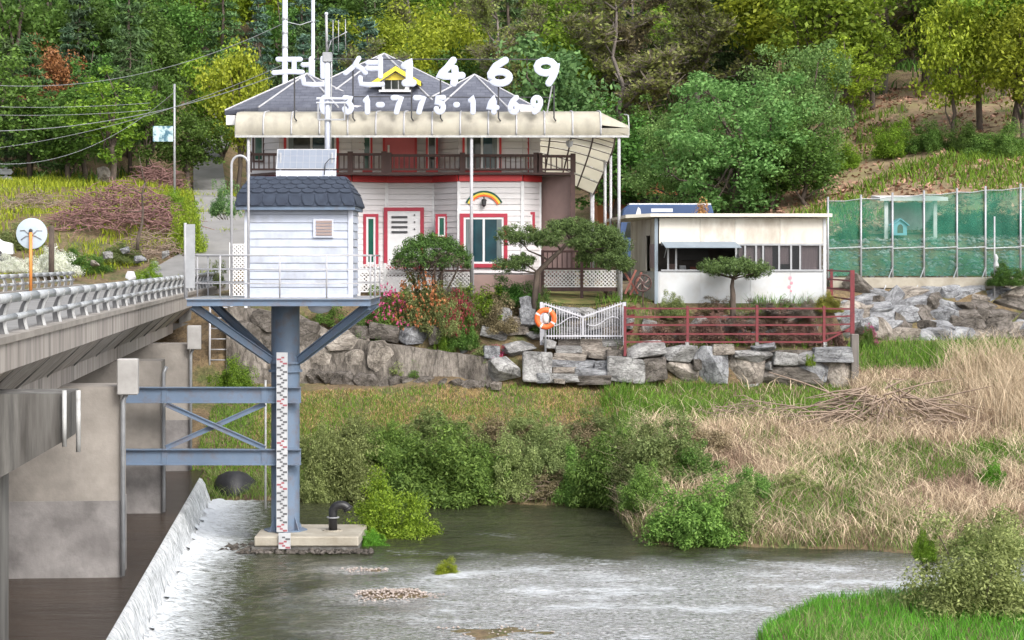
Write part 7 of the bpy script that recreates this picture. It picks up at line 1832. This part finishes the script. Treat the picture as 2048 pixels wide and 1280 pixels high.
wline([(-60, 322), (130, 305), (300, 240), (346, 175)], .02)
wline([(-60, 212), (80, 213), (200, 214), (300, 205)], .018)
wline([(-60, 228), (80, 231), (150, 229), (300, 220)], .018)
wire([W(574, 44, 82), W(600, 50, 82.4), W(624, 42, 83)], .02)
# ------------------------------------------------------------------ terracotta building and blue van behind the kiosk
tb_ = thing('terracotta_building', (XX(1290, 104), 104, tz(XX(1290, 104), 104)), 'low terracotta building with dark windows behind the parked blue van', 'building')
TY = 102
x0, x1 = XX(1195, TY), XX(1365, TY); zb_ = 5.9
obj('wall', MB().box(x0, x1, TY, TY + 5, zb_, ZZ(354, TY)), K['orange_wall'], tb_)
obj('roof', MB().box(x0 - .3, x1 + .3, TY - .5, TY + 5.4, ZZ(354, TY), ZZ(349, TY)), K['kiosk_roof'], tb_)
for a, b_ in ((1240, 1275), (1280, 1320), (1325, 1360)): 
    wv_ = obj('window', MB().box(XX(a, TY), XX(b_, TY), TY - .05, TY, ZZ(408, TY), ZZ(390, TY)), K['dark_glass'], tb_)
    obj('sill', MB().box(XX(a, TY), XX(b_, TY), TY - .1, TY - .0, ZZ(411, TY), ZZ(408.3, TY)), K['rust'], wv_)
obj('sign_panel', MB().box(XX(1198, TY), XX(1232, TY), TY - .1, TY - .02, ZZ(392, TY), ZZ(357, TY)), K['interior'], tb_)
obj('sign_mark', MB().box(XX(1203, TY), XX(1228, TY), TY - .13, TY - .1, ZZ(388, TY), ZZ(378, TY)), K['yellow'], tb_)
obj('sign_mark', MB().box(XX(1205, TY), XX(1226, TY), TY - .13, TY - .1, ZZ(369, TY), ZZ(363, TY)), K['white'], tb_)
obj('chimney', MB().cyl(XX(1289, TY), TY - .3, ZZ(352, TY), ZZ(322, TY), .13, 10), K['white'], tb_, True)
vy = 84
vx = XX(1283, vy); vz = tz(vx, vy)
van = thing('blue_van', (vx, vy, vz), 'blue van with pale roof lettering parked behind the kiosk', 'van')
pr = [(-1.05, .4), (-1.1, 1.0), (-.95, 1.35), (-.75, 2.0), (-.5, 2.12), (2.9, 2.12), (3.0, 1.9), (3.05, .4)]
top = ZZ(409, vy) - vz; kk = top / 2.12
obj('body', MB().prism([(vx + a, vy, vz + c * kk) for a, c in pr], (0, 1.7, 0)), K['blue_car'], van, bevel=.05)
obj('roof_panel', MB().box(vx - .5, vx + 2.9, vy + .05, vy + 1.65, vz + top - .01, vz + top + .05), K['white_car'], van)
obj('side_window', MB().prism([(vx - .72, vy - .02, vz + 1.2 * kk), (vx + 2.7, vy - .02, vz + 1.2 * kk), (vx + 2.7, vy - .02, vz + 1.62 * kk), (vx - .58, vy - .02, vz + 1.62 * kk)], (0, .03, 0)), K['dark_glass'], van)
obj('emblem', MB().prism([(vx - .3, vy - .025, vz + 1.72 * kk), (vx + .02, vy - .025, vz + 1.72 * kk), (vx - .05, vy - .025, vz + 2.0 * kk), (vx - .14, vy - .025, vz + 2.05 * kk)], (0, .03, 0)), K['white'], van)
for k in range(2): obj('lettering', MB().box(vx + .4, vx + 1.3, vy - .012, vy + .01, vz + (1.75 + k * .16) * kk, vz + (1.85 + k * .16) * kk), K['hut_trim'], van)
for a in (-.5, 2.2):
    for yy in (.0, 1.7): obj('wheel', MB().lathe((vx + a, vy + yy - .1, vz + .33), [(.18, 0), (.33, .02), (.33, .18), (.18, .2)], 16, 'Y'), K['black_rubber'], van)

#bright
